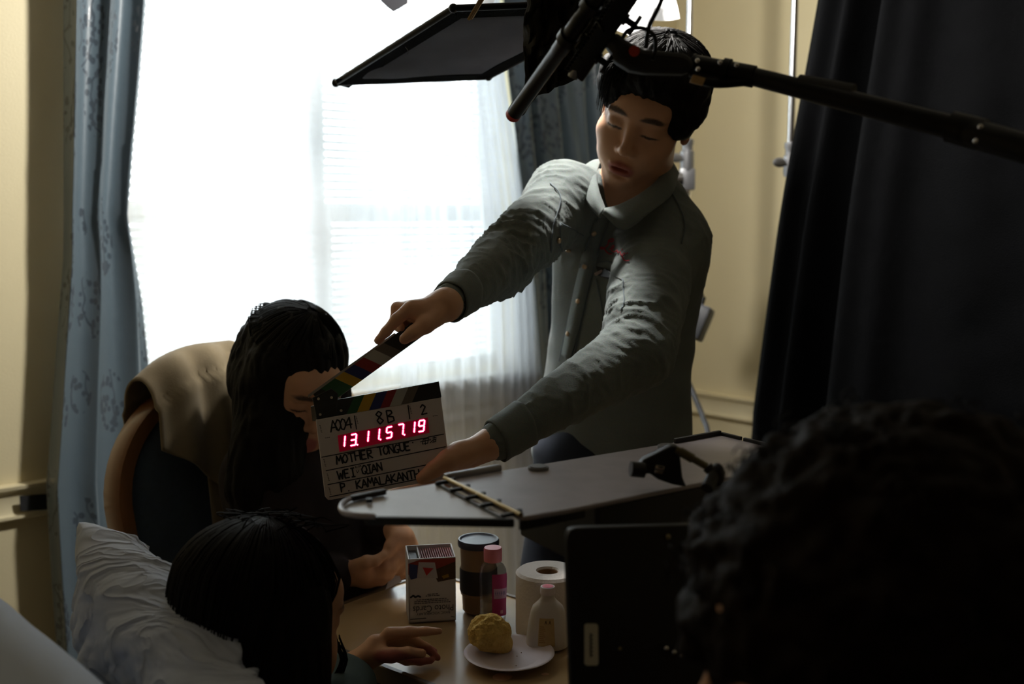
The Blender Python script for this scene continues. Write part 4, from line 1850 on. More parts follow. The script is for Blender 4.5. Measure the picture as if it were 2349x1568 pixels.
# ---- tumbler with dark lid
cp = T(1098, 1398)
cup = thing('tumbler', 'straight tan tumbler with dark lid, behind the clear baby oil bottle', 'cup', cp)
m = MB()
prof = [(0, 0.0), (0.024, 0.0), (0.0265, 0.003), (0.0275, 0.028), (0.0295, 0.030), (0.0300, 0.034), (0.0300, 0.074), (0.0290, 0.078), (0.0300, 0.108), (0.0300, 0.114), (0.0285, 0.114), (0.0275, 0.06), (0.0, 0.058)]
m.lathe(prof, cp, seg=44)
m.build('body', material('tan_plastic', lin(150, 120, 84), rough=0.35, var=0.08), cup)
m = MB()
m.lathe([(0.0302, 0.034), (0.0312, 0.037), (0.0312, 0.071), (0.0302, 0.074)], cp, seg=44)
m.build('sleeve', material('dark_sleeve', (0.022, 0.017, 0.018), rough=0.55), cup)
m = MB()
m.lathe([(0.0300, 0.1105), (0.0335, 0.1105), (0.0342, 0.113), (0.0342, 0.119), (0.0330, 0.122), (0.0305, 0.122), (0.0280, 0.1195), (0.0, 0.1195)], cp, seg=44)
m.build('lid', material('dark_blue_lid', (0.030, 0.036, 0.055), rough=0.35), cup)

# ---- clear bottle with pink cap and label
op = T(1131, 1424)
ox = Vector((1, 0.05, 0)).normalized()
oil = thing('baby_oil_bottle', 'clear bottle of oil with pink cap and pink label beside the card box', 'bottle', op)


def clear_mat():
    m = bpy.data.materials.new('clear_plastic')
    t = NT(m)
    setb(t.b, color=(0.93, 0.94, 0.96, 1), rough=0.06, trans=1.0, ior=1.36)
    tr = t.n('ShaderNodeBsdfTransparent')
    tr.inputs[0].default_value = (0.90, 0.91, 0.93, 1)
    mx = t.n('ShaderNodeMixShader')
    mx.inputs[0].default_value = 0.6
    t.l(t.b.outputs[0], mx.inputs[1])
    t.l(tr.outputs[0], mx.inputs[2])
    t.l(mx.outputs[0], t.out.inputs['Surface'])
    return m


M['clear'] = clear_mat()
oprof = [(0, 0.001), (0.0175, 0.001), (0.0205, 0.004), (0.0212, 0.012), (0.0208, 0.030), (0.0218, 0.055), (0.0222, 0.075), (0.0212, 0.086), (0.0175, 0.094), (0.0120, 0.098), (0.0100, 0.100), (0.0100, 0.103)]
m = MB()
m.lathe(oprof, op, seg=48, sq=(1.0, 0.62), hint=(0, 1, 0), pw=2.4)
m.build('body', M['clear'], oil)
m = MB()
m.lathe([(0, 0.003), (0.0165, 0.003), (0.0192, 0.006), (0.0200, 0.014), (0.0196, 0.030), (0.0200, 0.034), (0, 0.034)], op, seg=40, sq=(1.0, 0.6), hint=(0, 1, 0), pw=2.4)
m.build('oil', M['clear'], oil)
m = MB()
m.lathe([(0.0098, 0.1005), (0.0142, 0.1005), (0.0146, 0.102), (0.0146, 0.120), (0.0136, 0.1225), (0, 0.1225)], op, seg=40)
m.build('cap', material('pink_cap', lin(222, 128, 142), rough=0.4, var=0.03), oil)
vs = []


def lab_fn(u, v):
    h = lerp(0.013, 0.082, v)
    r = interp([(hh, rr_) for rr_, hh in oprof], h) + 0.0005
    t = lerp(-1.62, -0.15, u)                 # right half of the front
    c, s = math.cos(t), math.sin(t)
    q = (abs(c) ** 2.4 + abs(s) ** 2.4) ** (-1 / 2.4)
    x_, y_, a_ = frame_from((0, 0, 1), (0, 1, 0))
    return op + Z * h + x_ * (r * c * q) + y_ * (r * 0.62 * s * q)


m = MB()
m.grid(lab_fn, 18, 14)
lab = m.build('label', material('pink_label', lin(178, 50, 112), rough=0.4, var=0.05), oil, angle=0)


def lab_patch(name, u0, u1, v0, v1, mat, lift=0.0005):
    m = MB()
    m.grid(lambda u, v: lab_fn(lerp(u0, u1, u), lerp(v0, v1, v)) + (lab_fn(lerp(u0, u1, u), lerp(v0, v1, v)) - op - Z * (lab_fn(0, lerp(v0, v1, v)) - op).z).normalized() * lift, 8, 4)
    return m.build(name, mat, lab, angle=0)


lab_patch('brand_patch', 0.08, 0.85, 0.42, 0.66, material('pale_label', lin(206, 170, 204), rough=0.4))
lab_patch('label_mark', 0.40, 0.55, 0.06, 0.14, material('pale_label_mark', lin(230, 170, 190), rough=0.4))
ink('label_text', [[lab_fn(x / 20, .54) + Vector((0, -.0012, 0)), lab_fn(x / 20 + .03, .60) + Vector((0, -.0012, 0)), lab_fn(x / 20 + .035, .50) + Vector((0, -.0012, 0))] for x in (3, 5, 7, 9, 11, 13)], (0, -1, 0), 0.0010, material('label_blue', lin(140, 130, 180)), lab)

# ---- paper roll
rp = T(1256, 1448)
m = MB()
R0, R1, RH = 0.0500, 0.0165, 0.100
m.lathe([(R1, 0.0), (R0 - 0.002, 0.0), (R0, 0.002), (R0, RH - 0.004), (R0 - 0.004, RH), (R1 + 0.002, RH - 0.0005), (R1, RH - 0.003), (R1, 0.0)], rp, seg=64, sq=(1, 1))
roll = thing('paper_roll', 'white roll of tissue paper standing on the table behind the lotion bottle', 'paper roll', rp)
m.build('roll', material('soft_white_paper', lin(222, 212, 206), rough=0.95, var=0.03, bump=0.3, bscale=260), roll)
m = MB()
m.lathe([(R1 - 0.0015, 0.0), (R1 - 0.0002, 0.0), (R1 - 0.0002, RH - 0.004), (R1 - 0.0015, RH - 0.004), (R1 - 0.0015, 0.0)], rp, seg=40)
m.build('core', material('cardboard_core', lin(140, 104, 70), rough=0.9), roll)

# ---- lotion bottle with yellow label
lp = T(1256, 1484)
lot = thing('lotion_bottle', 'white sloping bottle with yellow label in front of the paper roll', 'bottle', lp)
lprof = [(0, 0.001), (0.028, 0.001), (0.0315, 0.004), (0.0325, 0.010), (0.0315, 0.022), (0.0285, 0.044), (0.0255, 0.058), (0.0225, 0.066), (0.0150, 0.073), (0.0105, 0.078), (0.0098, 0.083), (0.0098, 0.086)]
m = MB()
m.lathe(lprof, lp, seg=48, sq=(1.0, 0.66), hint=(0, 1, 0))
m.build('body', material('milky_plastic', lin(206, 198, 190), rough=0.35, var=0.03, sss=0.05), lot)
m = MB()
m.lathe([(0.0090, 0.0845), (0.0112, 0.0845), (0.0114, 0.0860), (0.0114, 0.0940), (0.0106, 0.0955), (0, 0.0955)], lp, seg=32)
cap = m.build('cap', material('white_cap', lin(214, 200, 200), rough=0.35), lot)
m = MB()
m.lathe([(0, 0.0959), (0.0085, 0.0959)], lp, seg=32)
m.build('cap_emblem', material('pink_emblem', lin(200, 96, 112), rough=0.5, var=0.5, scale=200), cap)


def ylab(u, v, lift=0.0005):
    h = lerp(0.010, 0.052, v)
    r = interp([(hh, rr_) for rr_, hh in lprof], h) + lift
    t = lerp(-2.05, -1.25, u)
    x_, y_, a_ = frame_from((0, 0, 1), (0, 1, 0))
    # lay it on the camera-facing side
    return lp + Z * h + Vector((1, 0, 0)) * (r * math.cos(t)) + Vector((0, 1, 0)) * (r * 0.66 * math.sin(t))


m = MB()
m.grid(lambda u, v: ylab(u, v), 16, 12)
yl = m.build('label', material('yellow_label', lin(190, 160, 104), rough=0.5, var=0.15, scale=120), lot, angle=0)
yi = material('label_brown', lin(84, 60, 34), rough=0.6)
ink('label_text', [[ylab(.40, .80, .001), ylab(.46, .92, .001), ylab(.52, .80, .001)], [ylab(.43, .85, .001), ylab(.49, .85, .001)],
                   [ylab(.66, .80, .001), ylab(.72, .92, .001), ylab(.78, .80, .001)], [ylab(.69, .85, .001), ylab(.75, .85, .001)]], (0, -1, 0), 0.0008, yi, yl)
ink('small_print', [[ylab(.08 + .0 * k, .70 - .07 * k, .001), ylab(.34 + .05 * (k % 3), .70 - .07 * k, .001)] for k in range(9)], (0, -1, 0), 0.0009, material('label_gold', lin(150, 112, 40)), yl)

# ---- plate, muffin, crumbs
pp = T(1168, 1512)
m = MB()
m.lathe([(0, 0.0015), (0.040, 0.0015), (0.044, 0.003), (0.060, 0.009), (0.0655, 0.0105), (0.0668, 0.0118), (0.0655, 0.0128), (0.060, 0.0112), (0.0435, 0.0050), (0.040, 0.0036), (0, 0.0036)], pp, seg=72)
pl = m.build('paper_plate', material('white_paper_plate', lin(216, 204, 212), rough=0.55, var=0.02), angle=60)
tag(pl, 'small round white paper plate holding the muffin near the front of the table', 'plate')
mp_ = T(1128, 1494, TZ + 0.004)
rs = np.random.RandomState(4)
s = SDF()
mc = mp_ + Vector((0.0, 0.0, 0.026))
axm = Vector((-0.62, -0.30, 0.72)).normalized()      # lies half on its side: crown up-left, base to the lower right
s.ell(mc + axm * 0.006, (0.0285, 0.0265, 0.0260), k=0.004)
s.cone(mc - axm * 0.004, mc - axm * 0.0225, 0.0225, 0.0175, k=0.008)
s.ell(mc + Vector((0.019, -0.004, 0.008)), (0.010, 0.010, 0.012), k=0.008)
Vm, Fm = s.mesh(mc - Vector((.04, .04, .04)), mc + Vector((.04, .04, .04)), 0.0011)
Nm = normals_of(Vm, Fm)
crown = np.clip(((Vm - _np(mc)) @ _np(axm) + 0.006) / 0.012, 0, 1)
dm = vnoise(Vm * 210, 1) * 0.0014 + vnoise(Vm * 460, 2) * 0.0009
bl_ = np.abs(vnoise(Vm * 95, 3))
Vm = Vm + Nm * (crown[:, None] * (dm[:, None] + (0.0035 - bl_[:, None] * 0.006)) + (1 - crown[:, None]) * (np.sin(np.arctan2(Vm[:, 1] - mc.y, Vm[:, 0] - mc.x) * 26)[:, None] * 0.00025))
Vm[:, 2] = np.maximum(Vm[:, 2], mp_.z + 0.0002)


def muffin_mat():
    m = material('golden_muffin', lin(206, 156, 70), rough=0.9, var=0.2, scale=90, bump=0.7, bscale=420, color2=lin(240, 214, 132))
    t = NT(m)
    return m


mf = np_mesh('muffin', Vm, Fm, muffin_mat())
tag(mf, 'golden brown muffin lying tilted on the white paper plate', 'muffin')
m = MB()
rnd = random.Random(3)
for px, py in ((1186, 1504), (1184, 1526), (1170, 1541), (1120, 1540), (1140, 1536), (1150, 1542), (1196, 1496)):
    m.ball(T(px, py, TZ + 0.0046), rnd.uniform(.0006, .0012), rnd.uniform(.0006, .0012), rnd.uniform(.0005, .0008), seg=5)
o = m.build('crumbs', material('crumb', lin(120, 84, 44), rough=0.9))
tag(o, 'scattered muffin crumbs on the white paper plate', 'crumbs')
o['kind'] = 'stuff'

# ================================================================== the cinema camera at the right, with its matte box
CZ = 1.10
CA = Vector((0.82, 0.57, 0)).normalized()            # along the camera, from lens hood to back
h0, h1 = on_z(1020, 1100, CZ), on_z(1195, 1185, CZ)  # the hinge: far and near end
f0, f1 = on_z(1652, 997, CZ), on_z(1880, 1052, CZ)
nearD = (f1 - h1).normalized()
cc = thing('cinema_camera', 'black film camera with flat grey topped matte box, seen from behind its right side', 'film camera', on_z(1500, 1100, CZ) - Z * CZ)
M['flap'] = material('anodised_dark_plate', (0.36, 0.33, 0.36), rough=0.40, var=0.22, scale=26, bump=0.05, bscale=300)
M['cam_black'] = material('camera_black', (0.007, 0.007, 0.008), rough=0.55, var=0.3, scale=30)
m = MB()
m.prism([h0, h1, on_z(1300, 1168, CZ), f1, f0], -Z, 0.005)
top = m.build('top_plate', M['flap'], cc, bevel=0.0012)
# rim strips along the far edge and back edge
m = MB()
a, b = h0, on_z(1148, 1077, CZ)
m.box((a + b) / 2 + Z * 0.003, (b - a).length, 0.008, 0.008, (b - a), Vector((0, 0, 1)).cross(b - a), None, bev=0.002)
m.build('rim_bracket', M['grey_metal'], top)
m = MB()
a, b = on_z(1548, 1016, CZ), f0
m.box((a + b) / 2 + Z * 0.003, (b - a).length, 0.006, 0.007, (b - a), Vector((0, 0, 1)).cross(b - a), None, bev=0.0015)
m.build('rim_bracket', M['cam_black'], top)
m = MB()
a, b = f0, f1
for q in range(4):
    c, d = a.lerp(b, q / 4 + 0.01), a.lerp(b, (q + 1) / 4 - 0.02)
    m.box((c + d) / 2 + Z * 0.002, (d - c).length, 0.005, 0.005, (d - c), Vector((0, 0, 1)).cross(d - c), None, bev=0.001)
m.build('back_rim', M['cam_black'], top)
for px, py in ((1235, 1073), (1530, 1024)):
    m = MB()
    c = on_z(px, py + 3, CZ)
    m.cyl(c, c + Z * 0.0035, 0.0125, seg=30)
    m.cyl(c + Z * 0.0035, c + Z * 0.0045, 0.0105, seg=30)
    m.build('round_cap', material('cap_grey', (0.16, 0.16, 0.165), rough=0.4), top)
# hinge rods with brackets between plate and hood
hd = (h1 - h0).normalized()
hp = Vector((-CA.x, -CA.y, 0))
m = MB()
m.cyl(h0 + Z * 0.002, h1 + Z * 0.002, 0.0028, seg=10)
m.build('hinge_rod', material('brass_rod', (0.30, 0.22, 0.10), rough=0.35, metal=0.8), top)
m = MB()
m.cyl(h0 + hp * 0.013 - Z * 0.002 + hd * 0.004, h1 + hp * 0.016 - Z * 0.002 - hd * 0.004, 0.0018, seg=10)
m.build('hinge_rod', M['cam_black'], top)
for q in (0.06, 0.27, 0.48, 0.68, 0.93):
    m = MB()
    c = h0.lerp(h1, q)
    m.box(c + hp * 0.007 + Z * 0.0005, 0.020, 0.005, 0.004, hp, hd, Z, bev=0.001)
    m.cyl(c - hp * 0.006, c - hp * 0.006 + Z * 0.004, 0.0028, seg=10)
    m.build('hinge_bracket', M['cam_black'], top)
# hood flap with a bent rim
out_px = [(1008, 1106), (935, 1119), (860, 1128), (815, 1138), (790, 1150), (781, 1163), (788, 1174), (812, 1182), (860, 1185), (1020, 1188), (1182, 1190)]
fo = [on_z(x, y, CZ - 0.003) for x, y in out_px]
m = MB()
m.prism(fo, -Z, 0.003)
hood = m.build('hood_flap', material('pale_plate', (0.55, 0.53, 0.54), rough=0.42, var=0.12, scale=22), cc, bevel=0.001)
m = MB()
m.tube(curve_pts([on_z(x, y, CZ + 0.001) for x, y in ((880, 1127), (850, 1131), (812, 1140), (790, 1151), (782, 1163), (790, 1175), (816, 1181), (860, 1184))], 40), 0.0030, seg=8)
m.build('rim', M['flap'], hood)
m = MB()
a, b = on_z(838, 1184, CZ), on_z(1180, 1190, CZ)
m.box((a + b) / 2 - Z * 0.004, (b - a).length, 0.006, 0.009, (b - a), Vector((0, 0, 1)).cross(b - a), None, bev=0.002)
m.build('edge_rail', M['cam_black'], hood)
m = MB()
a, b = on_z(806, 1146, CZ), on_z(884, 1130, CZ)
m.box((a + b) / 2 + Z * 0.0015, (b - a).length, 0.006, 0.006, (b - a), Vector((0, 0, 1)).cross(b - a), None, bev=0.001)
m.build('edge_rail', M['cam_black'], hood)
m = MB()
c = on_z(847, 1149, CZ)
m.cyl(c - Z * 0.001, c + Z * 0.003, 0.0035, seg=14)
m.build('screw', M['cam_black'], hood)
# box under the plate
h1b = on_z(1300, 1168, CZ)
wv = (h0 - h1)
wid_ = wv.length
m = MB()
p1 = h1.lerp(f1, 0.22)
p2 = f1 - nearD * 0.01
inn = wv * 0.95
for (a, b) in ((p1, p2),):
    m.prism([a + wv * 0.02 - Z * 0.0055, b + wv * 0.02 - Z * 0.0055, b + inn - Z * 0.0055, a + inn - Z * 0.0055], -Z, 0.075)
m.build('matte_box', M['cam_black'], cc, bevel=0.003)
m = MB()
a = h1 + wv * 0.01
b = h1.lerp(f1, 0.18) + wv * 0.01
m.box((a + b) / 2 - Z * 0.009, (b - a).length, 0.004, 0.010, (b - a), Vector((0, 0, 1)).cross(b - a), None)
m.build('edge_lip', M['cam_black'], cc)
# side panel nearest the viewer, with rounded corner and a paper label
sp_o = P(1302, 1400, 1.015)
sp_r = Vector((0.93, 0.36, 0)).normalized()
sp_n = Vector((0.36, -0.93, 0)).normalized()


def SPx(px, py, off=0.0):
    return on_plane(px, py, sp_o, sp_n) + sp_n * off


rc = [(1301, 1245), (1303, 1228), (1309, 1216), (1320, 1211), (1340, 1210)]
m = MB()
m.prism([SPx(x, y) for x, y in rc + [(1700, 1200), (1720, 1700), (1316, 1700)]], -sp_n, 0.010)
spn = m.build('side_panel', M['cam_black'], cc, bevel=0.0015)
rl = [(1340, 1432), (1345, 1429), (1366, 1429), (1371, 1433), (1372, 1520), (1368, 1525), (1345, 1525), (1340, 1521)]
m = MB()
m.prism([SPx(x, y, 0.0004) for x, y in rl], sp_n, 0.0006)
lb_ = m.build('paper_label', material('label_grey', lin(226, 226, 214), rough=0.6), spn)
ink('label_print', [[SPx(1352, y, 0.0013), SPx(1358, y + 4, 0.0013), SPx(1352, y + 7, 0.0013)] for y in range(1452, 1504, 9)], sp_n, 0.0014, M['ink'], lb_)
for px, py in ((1523, 1482), (1541, 1491), (1558, 1499)):
    m = MB()
    m.ball(SPx(px, py, 0.004), 0.0030, seg=10)
    m.build('metal_stud', M['chrome'], spn)
for px, py, r in ((1421, 1486, 0.002), (1531, 1230, 0.003)):
    m = MB()
    m.ball(SPx(px, py, 0.001), r, seg=8)
    m.build('brass_screw', material('dull_brass', (0.25, 0.20, 0.10), rough=0.4, metal=0.7), spn)
# clamp arm on the top plate
ca = bpy.data.objects.new('clamp_arm', None)
ca.location = on_z(1550, 1100, CZ)
COL.objects.link(ca)
adopt(ca, cc)


def CPx(px, py, z):
    return on_z(px, py, z)


ny = (P(1500, 1100, 1.0) - P(1500, 1100, 1.2)).normalized()
q0 = on_z(1560, 1118, CZ + 0.004)
yk = q0.y
m = MB()
m.prism([P(x, y, yk) for x, y in ((1475, 1055), (1478, 1053), (1540, 1022), (1556, 1024), (1560, 1040), (1566, 1095), (1575, 1117), (1545, 1112), (1510, 1100), (1490, 1086), (1468, 1090), (1450, 1088))], (0, 1, 0), 0.016)
m.build('bracket', M['cam_black'], ca, bevel=0.002)
m = MB()
m.cyl(P(1447, 1075, yk - 0.004), P(1478, 1078, yk - 0.002), 0.0085, seg=22)
m.build('knob', M['cam_black'], ca)
m = MB()
m.box(P(1513, 1072, yk - 0.002), 0.010, 0.004, 0.006, Vector((1, 0, -0.2)), Vector((0, 1, 0)), bev=0.001)
m.box(P(1510, 1082, yk - 0.002), 0.009, 0.004, 0.004, Vector((1, 0, -0.2)), Vector((0, 1, 0)), bev=0.001)
m.build('catch', M['chrome'], ca)
m = MB()
a, b = P(1551, 1030, yk), P(1622, 1070, yk - 0.012)
m.cyl(a, b, 0.0040, seg=16)
m.cyl(a.lerp(b, 0.12), a.lerp(b, 0.55), 0.0052, seg=16)
m.build('strut', material('bronze_strut', (0.12, 0.10, 0.05), rough=0.4, metal=0.5), ca)
m = MB()
m.cyl(b, P(1634, 1082, yk - 0.014), 0.006, seg=14)
m.ball(P(1645, 1088, yk - 0.014), 0.0085, 0.0085, 0.013, seg=10)
m.cyl(P(1640, 1084, yk - 0.014), P(1622, 1120, yk - 0.03), 0.007, seg=14)
m.build('joint', M['cam_black'], ca)
# rear body that the operator carries
c_ = h1.lerp(f1, 0.75) + wv * 0.5
m = MB()
m.box(c_ - Z * 0.12 + CA * 0.05, 0.26, 0.13, 0.16, CA, CA.cross(Z), Z, bev=0.012)
m.build('body', M['cam_black'], cc)

# ================================================================== digital slate
SO = P(872, 1035, 1.50)
SN = Vector((0.04, -1.0, 0.10)).normalized()         # its face looks at the viewer


def SL(px, py, off=0.0):
    return on_plane(px, py, SO, SN) + SN * off


sl = thing('film_slate', 'white electronic clapper slate with glowing red timecode held open by the man', 'film slate', SL(745, 1140))
SDT = 0.012
M['slate_white'] = material('slate_white', lin(206, 198, 196), rough=0.35, var=0.04, scale=30)
bpx = [(724, 962), (1011, 911), (1034, 1088), (1028, 1096), (760, 1146), (752, 1146), (745, 1138)]
m = MB()
m.prism([SL(x, y) for x, y in bpx], -SN, SDT)
board = m.build('board', M['slate_white'], sl, bevel=0.001)
# strip direction helpers
sx = (SL(1011, 911) - SL(724, 962)).normalized()
sy = SN.cross(sx)
PXM = (SL(1011, 911) - SL(724, 962)).length / math.hypot(287, 51)
DV = {'black': (0.012, 0.012, 0.013, 1), 'green': lin(34, 84, 50), 'yellow': lin(186, 148, 34), 'blue': lin(36, 44, 104), 'red': lin(140, 34, 40), 'white': lin(168, 166, 160), 'grey': lin(96, 88, 82)}
for k, c in DV.items():
    M['st_' + k] = material('stripe_' + k, c, rough=0.4, var=0.06)


def stick(o_, d, n_, length, wid, bars, name, parent, skew, thick=0.012, lift=0.0, hand=1):
    """clap stick: black bar with coloured slanted bars, o_ its lower left corner, d along, n_ across"""
    m = MB()
    m.prism([o_, o_ + d * length, o_ + d * length + n_ * wid, o_ + n_ * wid], -SN, thick)
    st = m.build(name, M['st_black'], parent, bevel=0.0008)
    for col, a, b in bars:
        m = MB()
        m.add([o_ + d * a + SN * 0.0004, o_ + d * b + SN * 0.0004, o_ + d * (b + skew) + n_ * wid + SN * 0.0004, o_ + d * (a + skew) + n_ * wid + SN * 0.0004], [(0, 1, 2, 3)])
        m.build('stripe_' + col, M['st_' + col], st, smooth=False)
    return st


# lower stick, along the top of the board
o_ = SL(726, 962)
d = (SL(1012, 911) - SL(726, 962)).normalized()
n_ = SN.cross(d)
px = PXM
low = stick(o_, d, n_, 291 * px, 37 * px, [('green', 70 * px, 94 * px), ('yellow', 94 * px, 122 * px), ('blue', 122 * px, 148 * px), ('red', 148 * px, 170 * px), ('white', 170 * px, 197 * px), ('grey', 197 * px, 222 * px)], 'lower_stick', sl, 24 * px)
# raised stick
o2 = SL(742, 936)
d2 = (SL(1030, 726) - SL(742, 936)).normalized()
n2 = SN.cross(d2)
up = stick(o2, d2, n2, 330 * px, 40 * px, [('green', 44 * px, 84 * px), ('yellow', 84 * px, 110 * px), ('blue', 110 * px, 138 * px), ('red', 138 * px, 166 * px), ('white', 166 * px, 196 * px), ('grey', 196 * px, 222 * px)], 'clap_stick', sl, -22 * px, thick=0.012)
# the stick's top face shows as a pale edge; hinge plate with rivets
m = MB()
m.prism([o2 + n2 * (40 * px) - d2 * (14 * px), o2 + n2 * (40 * px) + d2 * 235 * px, o2 + n2 * (44 * px) + d2 * 232 * px, o2 + n2 * (46 * px) - d2 * (10 * px)], -SN, 0.012)
m.build('top_edge', material('pale_edge', lin(150, 142, 134), rough=0.5), up)
m = MB()
m.prism([SL(716, 912, .0008), SL(760, 890, .0008), SL(776, 902, .0008), SL(772, 950, .0008), SL(727, 960, .0008)], -SN, 0.0125)
hg = m.build('hinge_plate', M['st_black'], sl, bevel=0.001)
for x, y in ((731, 914), (761, 911), (735, 950), (783, 941)):
    m = MB()
    m.cyl(SL(x, y, 0.0006), SL(x, y, 0.0022), 0.0020, seg=14)
    m.build('rivet', M['chrome'], hg)
m = MB()
m.prism([SL(712, 932, -.003), SL(724, 930, -.003), SL(726, 966, -.003), SL(716, 966, -.003)], -SN, 0.008)
m.build('side_switch', material('switch_beige', lin(120, 112, 96), rough=0.5), sl)
# rules and writing
ink('rules', [[SL(738, 1048, .0005), SL(776, 1041, .0005)], [SL(982, 1002, .0005), SL(1018, 995, .0005)],
              [SL(776, 1041, .0005), SL(982, 1003, .0005)],
              [SL(748, 1079, .0005), SL(1022, 1024, .0005)], [SL(752, 1111, .0005), SL(1026, 1056, .0005)],
              [SL(756, 1139, .0005), SL(1030, 1084, .0005)]], SN, 0.0014, M['ink'], board)
ink('divider', [[SL(813, 953, .0005), SL(818, 984, .0005)]], SN, 0.0016, M['ink'], board)
ink('divider', [[SL(936, 929, .0005), SL(940, 960, .0005)]], SN, 0.0016, M['ink'], board)
XD = (287 / 291.5, -51 / 291.5)
YD = (-30 / 186.0 * 0 - 0.175, -0.985)


def at_px(x0, y0):
    return lambda x, y: SL(x0 + XD[0] * x + YD[0] * y * -1 * -1, y0 + XD[1] * x + YD[1] * y, 0.0006)


def write(text, x0, y0, h, adv, seed, wid=0.0021, wob=1.0, slant=0.0, name='handwriting'):
    f = at_px(x0, y0)
    ink(name, strokes(text, f, 0, 0, h, adv, wob, seed, slant), SN, wid, M['ink'], board)


write('A004', 759, 990, 25, 11.5, 1, wob=0.8)
write('8B', 864, 974, 29, 25, 2, wob=0.5)
write('2', 966, 950, 22, 20, 3)
write('MOTHER', 773, 1064, 20, 14.3, 4)
write('TONGUE', 868, 1045, 19, 12.6, 5)
write('·', 947, 1022, 14, 12, 6, wid=0.0022)
ink('handwriting', [[SL(x, y, .0006) for x, y in ln] for ln in
                    ([(971, 1007), (969, 1018), (981, 1016), (983, 1004), (971, 1007)], [(964, 1013), (988, 1008)], [(975, 1008), (976, 1019)],
                     [(986, 1006), (988, 1009)], [(987, 1015), (992, 1010)], [(992, 1004), (1001, 1002)], [(996, 999), (995, 1013)], [(992, 1009), (1001, 1006)], [(992, 1014), (1000, 1012), (999, 1007)])],
    SN, 0.0012, M['ink'], board)
write('WEI', 776, 1099, 20, 15, 7)
write('QIAN', 831, 1087, 19, 13, 8)
ink('handwriting', [[SL(x, y, .0006) for x, y in ln] for ln in ([(817, 1078), (820, 1084), (824, 1077)], [(815, 1073), (816, 1069), (819, 1073)], [(821, 1072), (822, 1067)], [(825, 1071), (826, 1066), (829, 1070)])], SN, 0.0008, M['ink'], board)
write('P.', 782, 1128, 20, 17, 9)
write('KAMALAKANTH', 818, 1121, 19, 13.6, 10)
tiny = []
for x, y in ((733, 975), (742, 1053), (750, 1086), (754, 1118), (816, 955), (939, 932)):
    for k in range(5):
        tiny.append([SL(x + k * 0.9, y + k * 3.6, .0005), SL(x + 2.5 + k * 0.9, y + 1.4 + k * 3.6, .0005)])
for x, y in ((746, 1004), (993, 954)):
    for k in range(3):
        tiny.append([SL(x + k * 4, y - k * 0.7, .0005), SL(x + 2.6 + k * 4, y - 0.5 - k * 0.7, .0005)])
ink('printed_captions', tiny, SN, 0.0008, M['ink'], board)

# glowing timecode: red window with seven-segment digits
led_px = [(775, 998), (981, 957), (985, 992), (779, 1036)]
m = MB()
m.prism([SL(x, y, 0.0004) for x, y in led_px], SN, 0.0010)
rm = material('red_display_filter', (0.07, 0.001, 0.008), rough=0.25, var=0.0)
setb(NT(rm).b, emit=(0.6, 0.0, 0.03, 1), emits=0.10)  # faint emission stands in for digit light spilling through the filter
disp = m.build('display', rm, sl)
em = bpy.data.materials.new('red_led')
te = NT(em)
setb(te.b, color=(1, 0.3, 0.4, 1), emit=(1.0, 0.30, 0.44, 1), emits=4.5)
em2 = bpy.data.materials.new('led_halo_glow')
te = NT(em2)
setb(te.b, color=(0.3, 0.0, 0.03, 1), emit=(1.0, 0.0, 0.10, 1), emits=0.55)  # bloom round each lit segment, painted as a wider glowing shape
SEG = {'a': ((0, 1), (1, 1)), 'b': ((1, 1), (1, .5)), 'c': ((1, .5), (1, 0)), 'd': ((0, 0), (1, 0)), 'e': ((0, .5), (0, 0)), 'f': ((0, 1), (0, .5)), 'g': ((0, .5), (1, .5))}
DIG = {'1': 'bc', '3': 'abgcd', '5': 'afgcd', '7': 'abc', '9': 'abcdfg'}


def digit(ch_, cx, cy, dot):
    dn = bpy.data.objects.new('digit', None)
    w, h = 12.5, 25.0
    ux, uy = XD, (0.10, -0.995)

    def q(x, y, off):
        X, Y = (x - 0.5) * w, (y - 0.5) * h
        return SL(cx + ux[0] * X + 0.16 * -Y * -1 * 0 + -0.02 * Y + 0.10 * Y, cy + ux[1] * X - Y, off)
    mseg, mh, moff = MB(), MB(), MB()
    for sgm, (a, b) in SEG.items():
        on = sgm in DIG[ch_]
        for mm, wd, off in ((mseg, 0.0021, 0.0022), (mh, 0.0048, 0.0017)) if on else ():
            A, B = q(*a, off), q(*b, off)
            dd = (B - A).normalized()
            A, B = A + dd * 0.0007, B - dd * 0.0007
            s_ = SN.cross(dd) * (wd / 2)
            e = dd * (wd * 0.4)
            mm.add([A - e, A + s_, B + s_, B + e, B - s_, A - s_], [(0, 5, 4, 3, 2, 1)])
    if dot:
        c = q(1.32, -0.02, 0.0022)
        mseg.cyl(c, c + SN * 0.0003, 0.0012, seg=12)
        mh.cyl(q(1.32, -0.02, 0.0016), q(1.32, -0.02, 0.0017), 0.0022, seg=12)
    hh = mh.build('glow_halo', em2, disp, smooth=False)
    ss = mseg.build('digit', em, disp, smooth=False)
    bpy.data.objects.remove(dn)


for ch_, cx, cy, dot in (('1', 785, 1012, 0), ('3', 811, 1008, 1), ('1', 839, 1001, 0), ('1', 864, 996, 1), ('5', 893, 991, 0), ('7', 919, 985, 1), ('1', 945, 980, 0), ('9', 967, 976, 0)):
    digit(ch_, cx, cy, dot)

# ================================================================== people
from mathutils.bvhtree import BVHTree


